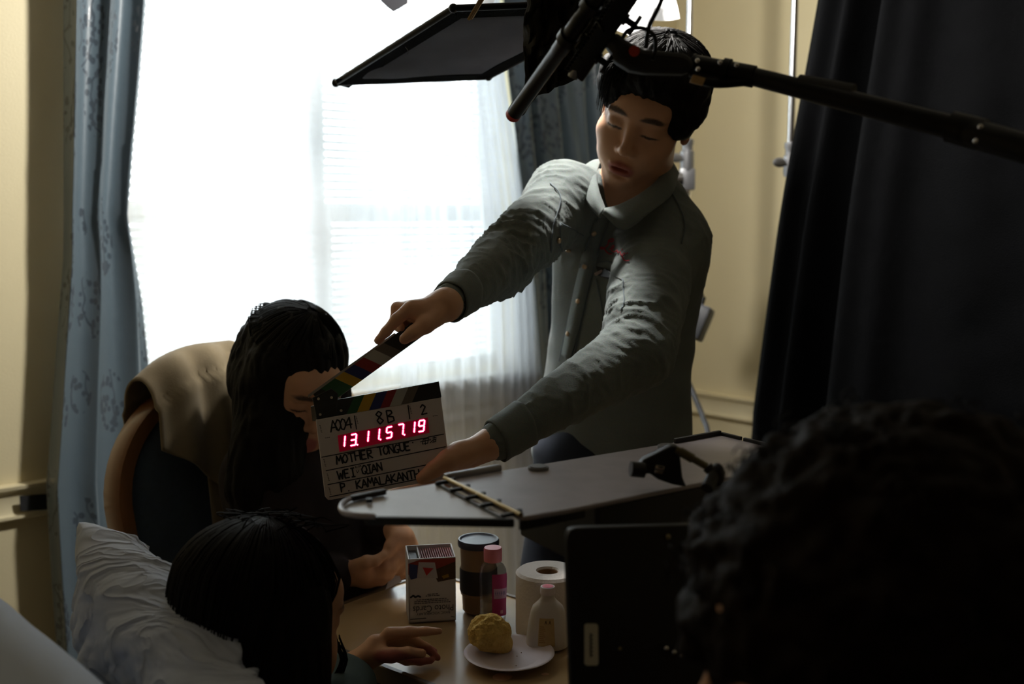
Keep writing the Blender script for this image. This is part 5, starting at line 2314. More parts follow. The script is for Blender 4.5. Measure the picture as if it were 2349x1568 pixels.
def skin_mat(name, base, lip, brow):
    m = bpy.data.materials.new(name)
    t = NT(m)
    setb(t.b, rough=0.48, sss=0.06)
    try:
        t.b.inputs['Subsurface Radius'].default_value = (0.6, 0.25, 0.12)
        t.b.inputs['Subsurface Scale'].default_value = 0.01
    except Exception:
        pass
    tc = t.n('ShaderNodeTexCoord')
    nz = t.n('ShaderNodeTexNoise', i_Scale=45.0, i_Detail=4.0)
    t.l(tc.outputs['Object'], nz.inputs['Vector'])
    mx = t.n('ShaderNodeMix', data_type='RGBA')
    mx.inputs[6].default_value = tuple(c * 0.92 for c in base[:3]) + (1,)
    mx.inputs[7].default_value = tuple(min(1, c * 1.07) for c in base[:3]) + (1,)
    t.l(nz.outputs[0], mx.inputs[0])
    last = mx.outputs[2]
    for nm, col in (('lips', lip), ('brow', brow)):
        at = t.n('ShaderNodeAttribute', attribute_name=nm)
        q = t.n('ShaderNodeMix', data_type='RGBA')
        q.inputs[7].default_value = col
        t.l(at.outputs['Fac'], q.inputs[0])
        t.l(last, q.inputs[6])
        last = q.outputs[2]
    t.l(last, t.b.inputs['Base Color'])
    n2 = t.n('ShaderNodeTexNoise', i_Scale=500.0)
    t.l(tc.outputs['Object'], n2.inputs['Vector'])
    bp = t.n('ShaderNodeBump', i_Strength=0.12, i_Distance=0.002)
    t.l(n2.outputs[0], bp.inputs['Height'])
    t.l(bp.outputs[0], t.b.inputs['Normal'])
    return m


def hair_mat(name, col, rough=0.66):
    m = bpy.data.materials.new(name)
    t = NT(m)
    setb(t.b, color=col, rough=rough)
    t.b.inputs['Specular IOR Level'].default_value = 0.12
    tc = t.n('ShaderNodeTexCoord')
    nz = t.n('ShaderNodeTexNoise', i_Scale=160.0, i_Detail=3.0)
    t.l(tc.outputs['Object'], nz.inputs['Vector'])
    bp = t.n('ShaderNodeBump', i_Strength=0.4, i_Distance=0.003)
    t.l(nz.outputs[0], bp.inputs['Height'])
    t.l(bp.outputs[0], t.b.inputs['Normal'])
    return m


M['skin_m'] = skin_mat('skin_man', lin(206, 158, 126), lin(168, 92, 84), lin(40, 28, 22))
M['skin_w'] = skin_mat('skin_woman', lin(200, 152, 118), lin(160, 84, 78), lin(36, 26, 22))
M['hair_black'] = hair_mat('black_hair', (0.0065, 0.0052, 0.0048, 1))
M['hair_curly'] = hair_mat('dark_curly_hair', (0.010, 0.0062, 0.0045, 1), 0.7)


class Head:
    """local axes: x = the person's left, y = backwards, z = up; origin in the middle of the head"""
    def __init__(self, c, fwd, up, k=1.0):
        f = Vector(fwd).normalized()
        z = Vector(up) - f * Vector(up).dot(f)
        z.normalize()
        self.c, self.k = Vector(c), k
        self.Z, self.Y = z, -f
        self.X = z.cross(f)
        self.M = (self.X, self.Y, self.Z)

    def L(self, x, y, z):
        return self.c + (self.X * x + self.Y * y + self.Z * z) * self.k

    def local(self, Vv):
        q = Vv - np.array(tuple(self.c))
        return np.stack([q @ np.array(tuple(a)) for a in self.M], -1) / self.k

    def E(self, s, c, r, k=0.02, op='+', tilt=None):
        MM = self.M
        if tilt:
            ang, axis = tilt
            R = Matrix.Rotation(ang, 3, self.M[axis])
            MM = tuple(R @ a for a in self.M)
        s.ell(self.L(*c), tuple(x * self.k for x in r), MM, k * self.k, op)

    def C(self, s, a, b, ra, rb, k=0.012, op='+'):
        s.cone(self.L(*a), self.L(*b), ra * self.k, rb * self.k, k * self.k, op)

    def add(self, s, female=False, mouth_open=0.0032):
        E, C = self.E, self.C
        E(s, (0, .014, .036), (.0735, .094, .083), .01)
        E(s, (0, -.030, -.022), (.0640, .062, .086), .03)
        for q in (-1, 1):
            E(s, (q * .036, -.030, -.068), (.022, .034, .030), .035)      # jaw
            E(s, (q * .043, -.058, -.026), (.022, .020, .018), .025)      # cheekbone
            E(s, (q * .029, -.076, -.052), (.017, .014, .020), .025)      # cheek
        E(s, (0, -.071, -.100), (.021, .018, .016), .03)                  # chin
        E(s, (0, -.082, -.070), (.026, .015, .022), .02)                  # muzzle
        E(s, (0, -.066, .040), (.052, .026, .028), .03)                   # forehead
        for q in (-1, 1):
            E(s, (q * .029, -.0835, .0215), (.019, .007, .0055), .012, tilt=(q * .12, 1))      # brow ridge
            E(s, (q * .031, -.100, .0030), (.0175, .0125, .0110), .016, '-')   # socket
            E(s, (q * .031, -.0775, .0020), (.0150, .0122, .0122), .009)      # lowered eyelid over the ball
            C(s, (q * .018, -.0890, -.0045), (q * .045, -.0820, -.0050), .0012, .0012, .0015, '-')   # lash crease
        # nose
        C(s, (0, -.083, .012), (0, -.104, -.030), .0070, .0082, .012)
        E(s, (0, -.1050, -.0335), (.0100, .0100, .0085), .006)
        for q in (-1, 1):
            E(s, (q * .0115, -.0960, -.0370), (.0075, .0095, .0070), .005)
            E(s, (q * .0065, -.1010, -.0440), (.0034, .0050, .0034), .002, '-')
        # lips
        E(s, (0, -.0970, -.0640), (.0215, .0075, .0058), .006)
        E(s, (0, -.0955, -.0765), (.0185, .0080, .0066), .006)
        E(s, (0, -.1020, -.0700), (.0175, .0110, mouth_open), .002, '-')
        E(s, (0, -.094, -.0860), (.014, .006, .004), .008, '-')
        E(s, (0, -.104, -.0545), (.0028, .004, .008), .004, '-')
        # ears
        for q in (-1, 1):
            E(s, (q * .0735, .016, -.006), (.0075, .019, .031), .008, tilt=(q * .35, 2))
            E(s, (q * .0800, .012, -.002), (.0045, .010, .018), .004, '-', tilt=(q * .35, 2))
            E(s, (q * .0740, .008, -.030), (.006, .008, .009), .006)

    def attrs(self, Vv):
        l = self.local(Vv)
        x, y, z = l[:, 0], l[:, 1], l[:, 2]
        front = (y < -.06)
        lips = np.clip(1.25 - np.sqrt((x / .0215) ** 2 + ((z + .0703) / .0125) ** 2), 0, .3) / .3 * front
        brow = np.zeros(len(x))
        for q in (-1, 1):
            xx = (x * q - .031)
            cz = .0235 + .0035 - 9.0 * xx * xx - .08 * (xx - .0) * 0
            brow = np.maximum(brow, np.clip(1.2 - np.sqrt((xx / .019) ** 2 + ((z - cz) / .0050) ** 2), 0, .35) / .35 * front)
            cz2 = -.0050
            brow = np.maximum(brow, np.clip(1.15 - np.sqrt((xx / .0155) ** 2 + ((z - cz2) / .0026) ** 2), 0, .3) / .3 * front)
        return {'lips': lips * .9, 'brow': brow * .92}


def loft(s, A, B, ax, tab, k=0.03, op='+'):
    """elliptical trunk from A (t=0) to B (t=1): tab rows are (t, half width along ax, half depth)"""
    A_, B_ = _np(A), _np(B)
    d = B_ - A_
    Ln = float(np.linalg.norm(d))
    d = d / Ln
    x = _np(ax)
    x = x - d * (x @ d)
    x = x / np.linalg.norm(x)
    y = np.cross(d, x)
    ts = np.array([r[0] for r in tab])
    ws = np.array([r[1] for r in tab])
    ds = np.array([r[2] for r in tab])

    def fn(p):
        q = p - A_
        h = q @ d
        t = h / Ln
        w = np.interp(t, ts, ws)
        dd = np.interp(t, ts, ds)
        e = (np.sqrt(((q @ x) / w) ** 2 + ((q @ y) / dd) ** 2) - 1) * np.minimum(w, dd)
        cap = np.maximum(-h, h - Ln)
        return np.where(cap > 0, np.sqrt(np.maximum(e, 0) ** 2 + cap ** 2), np.maximum(e, cap)).astype(np.float32)
    return s.custom(fn, k, op)


def seg_param(Vv, a, b):
    a, b = np.array(tuple(a)), np.array(tuple(b))
    d = b - a
    t = ((Vv - a) @ d) / (d @ d)
    q = Vv - a - np.clip(t, 0, 1)[:, None] * d
    return t, np.linalg.norm(q, axis=1), q


def wrinkle(Vv, N, chain_pts_, radii, amp, freq, seed, elbow=None):
    """sleeve creases: slanted ripples round the arm, strongest near the bend"""
    out = np.zeros(len(Vv))
    best = np.full(len(Vv), 1e9)
    for i in range(len(chain_pts_) - 1):
        a, b = chain_pts_[i], chain_pts_[i + 1]
        t, dist, q = seg_param(Vv, a, b)
        ok = (t > -.1) & (t < 1.1) & (dist < radii[i] * 1.5) & (dist < best)
        best = np.where(ok, dist, best)
        x, y, z = frame_from(Vector(b) - Vector(a))
        ang = np.arctan2(q @ np.array(tuple(y)), q @ np.array(tuple(x)))
        L = (Vector(b) - Vector(a)).length
        s_ = t * L + i * 0.31
        n = vnoise(np.stack([s_ * 22, np.cos(ang) * 1.3, np.sin(ang) * 1.3], -1), seed)
        sl = .016 * np.sin(ang + seed) + .010 * n
        r1 = 1 - np.abs(vnoise(np.stack([(s_ + sl) * freq * .30, np.cos(ang) * 1.1, np.sin(ang) * 1.1], -1), seed + 1))
        r2 = 1 - np.abs(vnoise(np.stack([(s_ - sl * .8) * freq * .62, np.cos(ang) * 1.9, np.sin(ang) * 1.9], -1), seed + 2))
        e = 0.45 + 0.75 * vnoise(np.stack([s_ * 9, np.cos(ang) * 1.2, np.sin(ang) * 1.2], -1), seed + 3).clip(-.5, 1)
        bend = np.exp(-((t if i else 1 - t) / .45) ** 2) * .8 + .55
        out = np.where(ok, amp * bend * (e * (r1 ** 4 * 1.5 - .45) + .55 * (r2 ** 4 - .3)), out)
    return out


def strand_mesh(lines, r0, r1, seg=4, flat=0.6):
    m = MB()
    for ln in lines:
        n = len(ln)
        m.tube(ln, [lerp(r0, r1, (i / (n - 1)) ** 1.5) for i in range(n)], seg=seg, flat=flat, caps=False)
    return m


def fuse(name, pieces, mat, parent, attrs=None):
    """join several numpy meshes into one object"""
    Vs, Fs, b = [], [], 0
    for v, f in pieces:
        Vs.append(v)
        Fs.append(f + b)
        b += len(v)
    return np_mesh(name, np.concatenate(Vs), np.concatenate(Fs), mat, parent, attrs)


def bounds(pts, pad):
    pts = [Vector(p) for p in pts]
    return (Vector([min(p[i] for p in pts) - pad for i in range(3)]), Vector([max(p[i] for p in pts) + pad for i in range(3)]))


# ------------------------------------------------------------------ the standing man
HM = Head(P(1486, 258, 1.885), (-0.40, -0.83, -0.40), (0.20, -0.42, 0.87), 1.0)
R_SH, R_EL, R_WR = P(1297, 462, 1.93), P(1152, 602, 1.73), P(1022, 699, 1.535)
L_SH, L_EL, L_WR = P(1512, 540, 1.92), P(1462, 808, 1.70), P(1128, 1016, 1.535)
NECK = P(1468, 470, 1.945)
HIP = P(1408, 1050, 2.03)
man = thing('person', 'person in faded denim shirt standing and holding the film slate open', 'person', Vector((HIP.x, HIP.y, 0)))
XT = Vector((0.89, -0.45, 0)).normalized()
s = SDF()
HM.add(s)
s.cone(HM.L(0, .022, -.055), NECK, .050, .060, k=.03)
loft(s, P(1466, 440, 1.95), HIP, XT, [(0, .06, .05), (.12, .105, .065), (.25, .112, .085), (.6, .110, .085), (1, .12, .09)], k=.04)
s.cone(NECK, R_SH, .050, .048, k=.04)
s.cone(NECK, L_SH, .050, .048, k=.04)
for a, b, c in ((R_SH, R_EL, R_WR), (L_SH, L_EL, L_WR)):
    s.cone(a, b, .042, .034, k=.02)
    s.cone(b, c, .034, .0190, k=.02)


def hand(s, wrist, wr, palm, fingers, thumb, k=.008):
    """palm: list of (point, radius) blobs joined to the wrist; fingers/thumb: (points, radii)"""
    for p, r in palm:
        s.cone(wrist, p, wr, r, k=.012)
    for i in range(len(palm) - 1):
        s.cone(palm[i][0], palm[i + 1][0], palm[i][1], palm[i + 1][1], k=.010)
    for pts, rad in list(fingers) + [thumb]:
        s.chain(pts, rad, k=k)


# right hand, gripping the raised stick
FR = [0.0098, 0.0086, 0.0076, 0.0062]
hand(s, R_WR, .0190,
     [(P(962, 712, 1.512), .0135), (P(955, 716, 1.530), .0135), (P(957, 724, 1.547), .0130), (P(965, 735, 1.556), .0115)],
     [([P(942, 706, 1.508), P(910, 732, 1.500), P(886, 760, 1.4985), P(867, 781, 1.4990)], [.0108, .0085, .0072, .0058]),
      ([P(936, 705, 1.528), P(911, 706, 1.536), P(906, 735, 1.535), P(921, 752, 1.522)], FR),
      ([P(940, 713, 1.546), P(918, 722, 1.553), P(914, 748, 1.546), P(930, 762, 1.530)], [.0092, .0082, .0072, .006]),
      ([P(952, 727, 1.556), P(934, 742, 1.560), P(930, 762, 1.550), P(942, 772, 1.535)], [.0082, .0072, .0064, .0055])],
     ([P(1003, 724, 1.515), P(976, 744, 1.497), P(948, 763, 1.487), P(928, 777, 1.4845)], [.0150, .0128, .0098, .0078]))
# left hand, pinching the lower right corner of the board
hand(s, L_WR, .0185,
     [(P(1052, 1040, 1.505), .0155), (P(1048, 1055, 1.525), .0150), (P(1052, 1068, 1.540), .0135)],
     [([P(1040, 1046, 1.520), P(1000, 1088, 1.526), P(950, 1118, 1.523), P(905, 1128, 1.518)], [.0105, .0090, .0078, .0064]),
      ([P(1042, 1060, 1.535), P(1008, 1102, 1.538), P(960, 1130, 1.530), P(900, 1140, 1.522)], [.0105, .0090, .0078, .0064]),
      ([P(1048, 1070, 1.546), P(1020, 1112, 1.548), P(975, 1142, 1.538), P(930, 1152, 1.528)], [.0095, .0082, .0072, .006])],
     ([P(1068, 1040, 1.510), P(1028, 1054, 1.490), P(996, 1076, 1.4860), P(968, 1096, 1.4865)], [.0165, .0150, .0120, .0088]))
lo, hi = bounds([HM.L(0, 0, .13), HM.L(0, -.12, 0), HM.L(.1, .11, 0), HM.L(-.1, 0, -.1), R_SH, R_EL, P(860, 790, 1.48), L_SH, L_EL, P(880, 1150, 1.48), HIP, NECK], .06)
Vb, Fb = s.mesh(lo, hi, 0.0027)
Nb = normals_of(Vb, Fb)
body_m = np_mesh('body', Vb, Fb, M['skin_m'], man, HM.attrs(Vb))
wb = MB()
wq = (R_EL - R_WR).normalized()
wb.cyl(R_WR + wq * 0.012, R_WR + wq * 0.030, 0.0225, 0.0245, seg=28, caps=False)
wb.build('wrist_band', M['black_matte'], man, solid=0.003)

# hair: thick swept crop, side parted
s = SDF()
HM.E(s, (0, .022, .046), (.0850, .1010, .0850), .01)
HM.E(s, (.012, -.052, .088), (.066, .050, .034), .03)
HM.E(s, (-.052, -.040, .062), (.036, .050, .046), .03)
HM.E(s, (.058, -.010, .030), (.034, .060, .055), .03)
HM.E(s, (0, .070, -.005), (.068, .045, .055), .03)
HM.E(s, (.006, -.115, -.022), (.058, .070, .072), .018, '-')
HM.E(s, (.030, -.125, .020), (.060, .060, .042), .016, '-')
HM.E(s, (.040, -.09, -.080), (.075, .110, .075), .02, '-')
HM.E(s, (-.040, -.09, -.080), (.075, .110, .075), .02, '-')
lo, hi = bounds([HM.L(x, y, z) for x in (-.11, .11) for y in (-.13, .15) for z in (-.09, .15)], .01)
Vh, Fh = s.mesh(lo, hi, 0.0030)
Nh = normals_of(Vh, Fh)
lh = HM.local(Vh)
fl = np.stack([lh[:, 0] * 150 + lh[:, 2] * 20, lh[:, 1] * 26, lh[:, 2] * 40], -1)
Vh = Vh + Nh * (0.0035 * vnoise(fl, 31) + 0.0018 * vnoise(fl * 2.3, 32) + .002)[:, None]
hair_o = np_mesh('hair', Vh, Fh, M['hair_black'], man)
rnd = random.Random(8)
lines = []


def on_scalp(th, ph, r=1.0):
    """th round the head from the front (0) to the person's left (+), ph from the crown down"""
    x = .0885 * math.sin(ph) * math.sin(th)
    y = .022 - .1040 * math.sin(ph) * math.cos(th)
    z = .050 + .0870 * math.cos(ph)
    return HM.L(x * r, (y - .022) * r + .022, (z - .05) * r + .05)


for i in range(230):
    th0 = rnd.uniform(-math.pi, math.pi)
    front = math.cos(th0)
    ph1 = rnd.uniform(1.05, 1.35) if front > 0.35 else rnd.uniform(1.5, 1.95)
    if front > 0.3 and th0 > -0.15:
        ph1 *= 0.86
    tw = rnd.uniform(-.25, .45)
    ln = []
    for k in range(9):
        q = k / 8
        ln.append(on_scalp(th0 + tw * q, lerp(rnd.uniform(.1, .6) if k == 0 else .35, ph1, q), 1.0 + .05 * math.sin(q * 3) + rnd.uniform(0, .012)))
    lines.append(ln)
# fringe locks falling over the temple at the person's right
for i in range(70):
    a = rnd.uniform(-1, 1)
    st = HM.L(rnd.uniform(-.04, .03), -.060 + .02 * a, .112 + .012 * rnd.random())
    md1 = HM.L(-.052 + .018 * a, -.098 + .008 * rnd.random(), .078 + .014 * rnd.random())
    e = HM.L(-.058 + .018 * a + rnd.uniform(-.004, .004), -.082 + .010 * abs(a), rnd.uniform(.000, .030) + .016 * max(0, a))
    lines.append(curve_pts([st, md1.lerp(st, .35) + HM.Z * .006, md1, e], 10))
for i in range(34):
    a = rnd.uniform(0, 1)
    st = HM.L(.0 + .05 * a, -.055, .115 - .01 * a)
    e = HM.L(.070 + .010 * a, -.050 + .045 * a, rnd.uniform(.005, .03))
    lines.append(curve_pts([st, HM.L(.05 + .02 * a, -.075 + .03 * a, .085), e], 9))
strand_mesh(lines, .0022, .0005, 4, .5).build('hair_locks', M['hair_black'], hair_o, angle=0)

# denim shirt


def denim():
    m = bpy.data.materials.new('faded_denim')
    t = NT(m)
    b = t.b
    setb(b, rough=0.9, sheen=0.12)
    b.inputs['Specular IOR Level'].default_value = 0.2
    tc = t.n('ShaderNodeTexCoord')
    n1 = t.n('ShaderNodeTexNoise', i_Scale=14.0, i_Detail=6.0)
    n2 = t.n('ShaderNodeTexNoise', i_Scale=420.0, i_Detail=2.0)
    t.l(tc.outputs['Object'], n1.inputs['Vector'])
    t.l(tc.outputs['Object'], n2.inputs['Vector'])
    mx = t.n('ShaderNodeMix', data_type='RGBA')
    mx.inputs[6].default_value = lin(98, 107, 108)
    mx.inputs[7].default_value = lin(134, 142, 138)
    t.l(n1.outputs[0], mx.inputs[0])
    m2 = t.n('ShaderNodeMix', data_type='RGBA', blend_type='MULTIPLY')
    m2.inputs[0].default_value = 0.35
    t.l(mx.outputs[2], m2.inputs[6])
    t.l(n2.outputs[1], m2.inputs[7])
    t.l(m2.outputs[2], b.inputs['Base Color'])
    bp = t.n('ShaderNodeBump', i_Strength=0.25, i_Distance=0.002)
    t.l(n2.outputs[0], bp.inputs['Height'])
    t.l(bp.outputs[0], b.inputs['Normal'])
    return m


M['denim'] = denim()
M['seam'] = material('denim_seam', lin(92, 102, 108), rough=0.9, var=0.1, scale=200)
s = SDF()
TA, TBm = P(1462, 432, 1.955), P(1398, 1062, 2.035)
loft(s, TA, TBm, XT, [(0, .062, .055), (.05, .098, .070), (.12, .138, .086), (.22, .148, .102), (.45, .140, .108), (.70, .142, .110), (.86, .152, .116), (1, .160, .122)], k=.03)
R_CF = R_WR + (R_EL - R_WR).normalized() * .020
L_CF = L_WR + (L_EL - L_WR).normalized() * .012
s.cone(NECK + XT * -.03, R_SH, .052, .060, k=.05)
s.cone(NECK + XT * .03, L_SH, .054, .062, k=.05)
s.chain([R_SH, R_EL, R_CF], [.063, .051, .0265], k=.045)
s.chain([L_SH, L_EL, L_CF], [.063, .058, .0290], k=.045)
s.cone(L_EL, L_EL.lerp(L_SH, .55), .056, .066, k=.02)
s.half(R_CF + (R_CF - R_EL).normalized() * .002, (R_CF - R_EL), .003) if False else None
lo, hi = bounds([TA, TBm, R_SH, R_EL, R_CF, L_SH, L_EL, L_CF], .14)
Vs, Fs = s.mesh(lo, hi, 0.0042)
Ns = normals_of(Vs, Fs)
w = wrinkle(Vs, Ns, [R_SH, R_EL, R_CF], [.075, .060], .0050, 185, 2)
w2 = wrinkle(Vs, Ns, [L_SH, L_EL, L_CF], [.080, .070], .0042, 150, 6)
disp = w + w2
tt, dist, q = seg_param(Vs, TA, TBm)
body = (disp == 0)
big = vnoise(np.stack([Vs[:, 0] * 16, Vs[:, 1] * 16, Vs[:, 2] * 7], -1), 41) * .0055
dg = np.sin((Vs[:, 0] * 1.2 + Vs[:, 2] * .9) * 58 + 3 * vnoise(Vs * 9, 43)) * .0022 * np.clip(vnoise(Vs * 7, 44) + .3, 0, 1)
Vs = Vs + Ns * (disp + np.where(body, big + dg, big * .5))[:, None]
shirt = np_mesh('shirt', Vs, Fs, M['denim'], man)
bvh_s = BVHTree.FromPolygons([Vector(v) for v in Vs.tolist()], Fs.tolist())


def hit(px, py, lift=0.0012, tree=None):
    d = ray(px, py).normalized()
    loc, nor, idx, dist = (tree or bvh_s).ray_cast(EYE, d)
    if loc is None:
        return P(px, py, 1.84), Vector((0, -1, 0))
    if nor.dot(d) > 0:
        nor = -nor
    return loc + nor * lift, nor


def decal_line(name, pts, wid, mat, parent, lift=0.0012, n=40, th=0.0):
    """a sewn line or band that follows the cloth"""
    cp = curve_pts([Vector((x, y, 0)) for x, y in pts], n)
    hp = [hit(p.x, p.y, lift) for p in cp]
    for i in range(1, len(hp)):                # the line ends where an arm covers the cloth
        if abs(hp[i][0].y - hp[i - 1][0].y) > .035:
            hp = hp[:i]
            break
    n = len(hp)
    if n < 2:
        return None
    m = MB()
    L, R = [], []
    for i, (p, nn) in enumerate(hp):
        d = (hp[min(i + 1, n - 1)][0] - hp[max(i - 1, 0)][0])
        if d.length < 1e-6:
            d = Vector((1, 0, 0))
        d.normalize()
        sd = nn.cross(d).normalized() * (wid / 2)
        L.append(p + sd)
        R.append(p - sd)
    m.add(L + R, [(i, n + i, n + i + 1, i + 1) for i in range(n - 1)])
    return m.build(name, mat, parent, solid=th or 0.0006, angle=0)


# cuffs
for wr, el, r0, r1, ln in ((R_WR, R_EL, .0290, .0330, .050), (L_WR, L_EL, .0315, .0350, .056)):
    d = (el - wr).normalized()
    m = MB()
    base = wr + d * (.016 if wr is R_WR else .008)
    x_, y_, _ = frame_from(d)

    def cf(u, v, base=base, d=d, r0=r0, r1=r1, ln=ln, x_=x_, y_=y_):
        a = 2 * math.pi * u
        r = lerp(r0, r1, v) * (1 + .03 * math.sin(3 * a + 1)) + .0012 * vn1(math.cos(a) * 3, math.sin(a) * 3, v * 4, 9)
        return base + d * (ln * v + .004 * math.sin(a + 1)) + x_ * r * math.cos(a) + y_ * r * math.sin(a)
    m.grid(cf, 44, 10, wrap=True)
    m.build('cuff', M['denim'], shirt, solid=0.0024, angle=0)

# collar leaves
for top_, bot_ in (([(1379, 366, 1.965), (1369, 400, 1.900), (1374, 440, 1.855), (1388, 479, 1.832)], [(1342, 380, 1.975), (1336, 425, 1.900), (1350, 468, 1.845), (1376, 500, 1.818)]),
                   ([(1386, 479, 1.832), (1420, 470, 1.826), (1470, 444, 1.838), (1512, 408, 1.868), (1530, 362, 1.93)], [(1383, 490, 1.816), (1432, 527, 1.800), (1492, 486, 1.812), (1540, 446, 1.850), (1556, 398, 1.93)])):
    a = curve_pts([P(*p) for p in top_], 24)
    b = curve_pts([P(*p) for p in bot_], 24)

    def cfn(u, v, a=a, b=b):
        i = u * 23
        k = min(22, int(i))
        f = i - k
        p, q_ = a[k].lerp(a[k + 1], f), b[k].lerp(b[k + 1], f)
        return p.lerp(q_, v) + Vector((0, -1, 0.4)) * .008 * math.sin(math.pi * v)
    m = MB()
    m.grid(cfn, 30, 10)
    m.build('collar', M['denim'], shirt, solid=0.003, angle=0)
# placket, seams, pockets, snaps, embroidery
decal_line('placket', [(1383, 496), (1362, 560), (1340, 640), (1318, 740), (1298, 830), (1282, 930)], .030, M['denim'], shirt, .0022, 60, .0016)
for pts in ([(1370, 500), (1346, 562), (1324, 642), (1303, 740), (1284, 830), (1268, 930)], [(1398, 505), (1377, 566), (1354, 650), (1333, 745), (1313, 838), (1297, 935)],
            [(1262, 420), (1285, 455), (1268, 520), (1262, 580)], [(1530, 425), (1560, 480), (1570, 520), (1562, 560)]):
    decal_line('seam', pts, .0022, M['seam'], shirt, .0020)
for pts in ([(1284, 512), (1310, 524), (1338, 540)], [(1284, 512), (1286, 566), (1300, 584), (1320, 578), (1338, 540)],
            [(1370, 602), (1400, 600), (1428, 622), (1432, 642)], [(1368, 640), (1380, 700), (1384, 740)], [(1430, 640), (1432, 690), (1425, 712)]):
    decal_line('pocket_seam', pts, .0020, M['seam'], shirt, .0018)
m = MB()
snapm = material('pearl_snap', lin(196, 170, 140), rough=0.25, var=0.1, metal=0.2)
for px_, py_ in ((1280, 552), (1304, 572), (1361, 534), (1342, 610), (1328, 691), (1305, 765)):
    p, nn = hit(px_, py_, .0030)
    m = MB()
    m.lathe([(0, .0020), (.0030, .0019), (.0045, .0010), (.0049, -.0006), (.0046, -.0016)], p, nn, seg=20)
    m.build('snap_button', snapm, shirt)
# open pocket with a small dark item
m = MB()
oc = [hit(x, y, .0016)[0] for x, y in ((1368, 610), (1388, 614), (1410, 634), (1428, 642), (1395, 640), (1374, 632))]
m.add(oc, [tuple(range(6))])
m.build('pocket_opening', M['black_matte'], shirt, smooth=False)
thread_m = material('red_thread', lin(158, 36, 48), rough=0.8)


def em_pts(lst):                              # crop coordinates of the chest embroidery -> picture
    return [(1360 + x / 12.06, 530 + y / 12.06) for x, y in lst]


for lst in ([(440, 270), (500, 235), (560, 200), (595, 240), (560, 290), (490, 285), (450, 300), (440, 370), (385, 430), (330, 480), (260, 500), (222, 470), (262, 448), (330, 480), (370, 540), (440, 605), (500, 632), (555, 632)],
            [(470, 495), (530, 495), (590, 470), (610, 420), (575, 405), (545, 450), (545, 520), (590, 575), (650, 575), (690, 540)],
            [(690, 540), (710, 560), (715, 600), (745, 610), (770, 575)], [(770, 575), (785, 600), (790, 650), (830, 700)], [(815, 540), (845, 500)],
            [(830, 700), (890, 680), (900, 630), (850, 640), (830, 700), (850, 760), (890, 825), (950, 842), (1015, 825)], [(940, 640), (990, 620)]):
    decal_line('name_embroidery', em_pts(lst), .0022, thread_m, shirt, .0022, max(8, len(lst) * 4))
p, nn = hit(1378, 624, .004)
m = MB()
m.box(p, .016, .005, .006, Vector((1, 0, .5)), nn.cross(Vector((1, 0, .5))), nn, bev=.001)
o = m.build('pocket_clip', material('pale_clip', lin(190, 168, 160), rough=0.4))
tag(o, 'small pale clip poking out of the shirt chest pocket', 'clip')

# jeans and shoes
s = SDF()
HR, HLj = P(1335, 1060, 2.01), P(1485, 1060, 2.04)
KR, KL = Vector((P(1238, 1560, 1.95).x, 1.95, .52)), Vector((HLj.x + .01, 2.02, .52))
AR, AL_ = Vector((KR.x - .01, 2.0, .10)), Vector((KL.x + .02, 2.06, .10))
loft(s, P(1408, 985, 2.03), P(1405, 1100, 2.03), XT, [(0, .135, .10), (1, .150, .11)], k=.03)
s.chain([HR, KR, AR], [.092, .066, .052], k=.04)
s.chain([HLj, KL, AL_], [.092, .066, .052], k=.04)
lo, hi = bounds([HR, HLj, KR, KL, AR, AL_, P(1408, 970, 2.03)], .12)
lo.z = max(lo.z, .045)
Vj, Fj = s.mesh(lo, hi, .008)
Nj = normals_of(Vj, Fj)
Vj = Vj + Nj * (vnoise(np.stack([Vj[:, 0] * 18, Vj[:, 1] * 18, Vj[:, 2] * 26], -1), 51) * .005)[:, None]
np_mesh('jeans', Vj, Fj, material('dark_navy_jeans', lin(20, 27, 42), rough=0.9, var=0.2, scale=40), man)
for a in (AR, AL_):
    s = SDF()
    s.cone(Vector((a.x, a.y + .02, .045)), Vector((a.x - .05, a.y - .16, .038)), .044, .036, k=.02)
    s.cone(Vector((a.x, a.y + .01, .05)), Vector((a.x, a.y, .10)), .044, .045, k=.02)
    lo, hi = bounds([Vector((a.x, a.y, 0)), Vector((a.x - .05, a.y - .16, .1))], .07)
    v, f = s.mesh(lo, hi, .008)
    v[:, 2] = np.maximum(v[:, 2], .001)
    np_mesh('shoe', v, f, M['black_matte'], man)

# ------------------------------------------------------------------ the woman in the armchair
HW = Head(P(672, 866, 1.87), (0.55, -0.62, -0.52), (0.30, -0.20, 0.92), 0.97)
SEATC = CB + NC * 0.20 + Z * 0.50
woman = thing('person', 'person with long black hair sitting in the armchair behind the film slate, holding cards', 'person', CB + NC * 0.30)
W_NECK = P(640, 1010, 1.90)
W_SR, W_SL = P(592, 1095, 1.84), P(775, 1075, 1.97)
W_HIP = SEATC + Z * 0.06
W_ER, W_WR = P(640, 1330, 1.72), P(778, 1314, 1.79)
W_EL, W_WL = P(860, 1200, 1.90), P(903, 1212, 1.815)
s = SDF()
HW.add(s, True, 0.0008)
s.cone(HW.L(0, .022, -.055), W_NECK, .043, .050, k=.03)
loft(s, W_NECK + NC * .03, W_HIP + NC * .04, LC, [(0, .06, .05), (.15, .10, .06), (.3, .11, .08), (.7, .10, .08), (1, .12, .10)], k=.04)
for a in ((W_SR, W_ER, W_WR), (W_SL, W_EL, W_WL)):
    s.cone(W_NECK, a[0], .042, .042, k=.04)
    s.cone(a[0], a[1], .041, .032, k=.02)
    s.cone(a[1], a[2], .033, .0180, k=.02)
FW = [.0098, .0086, .0076, .0062]
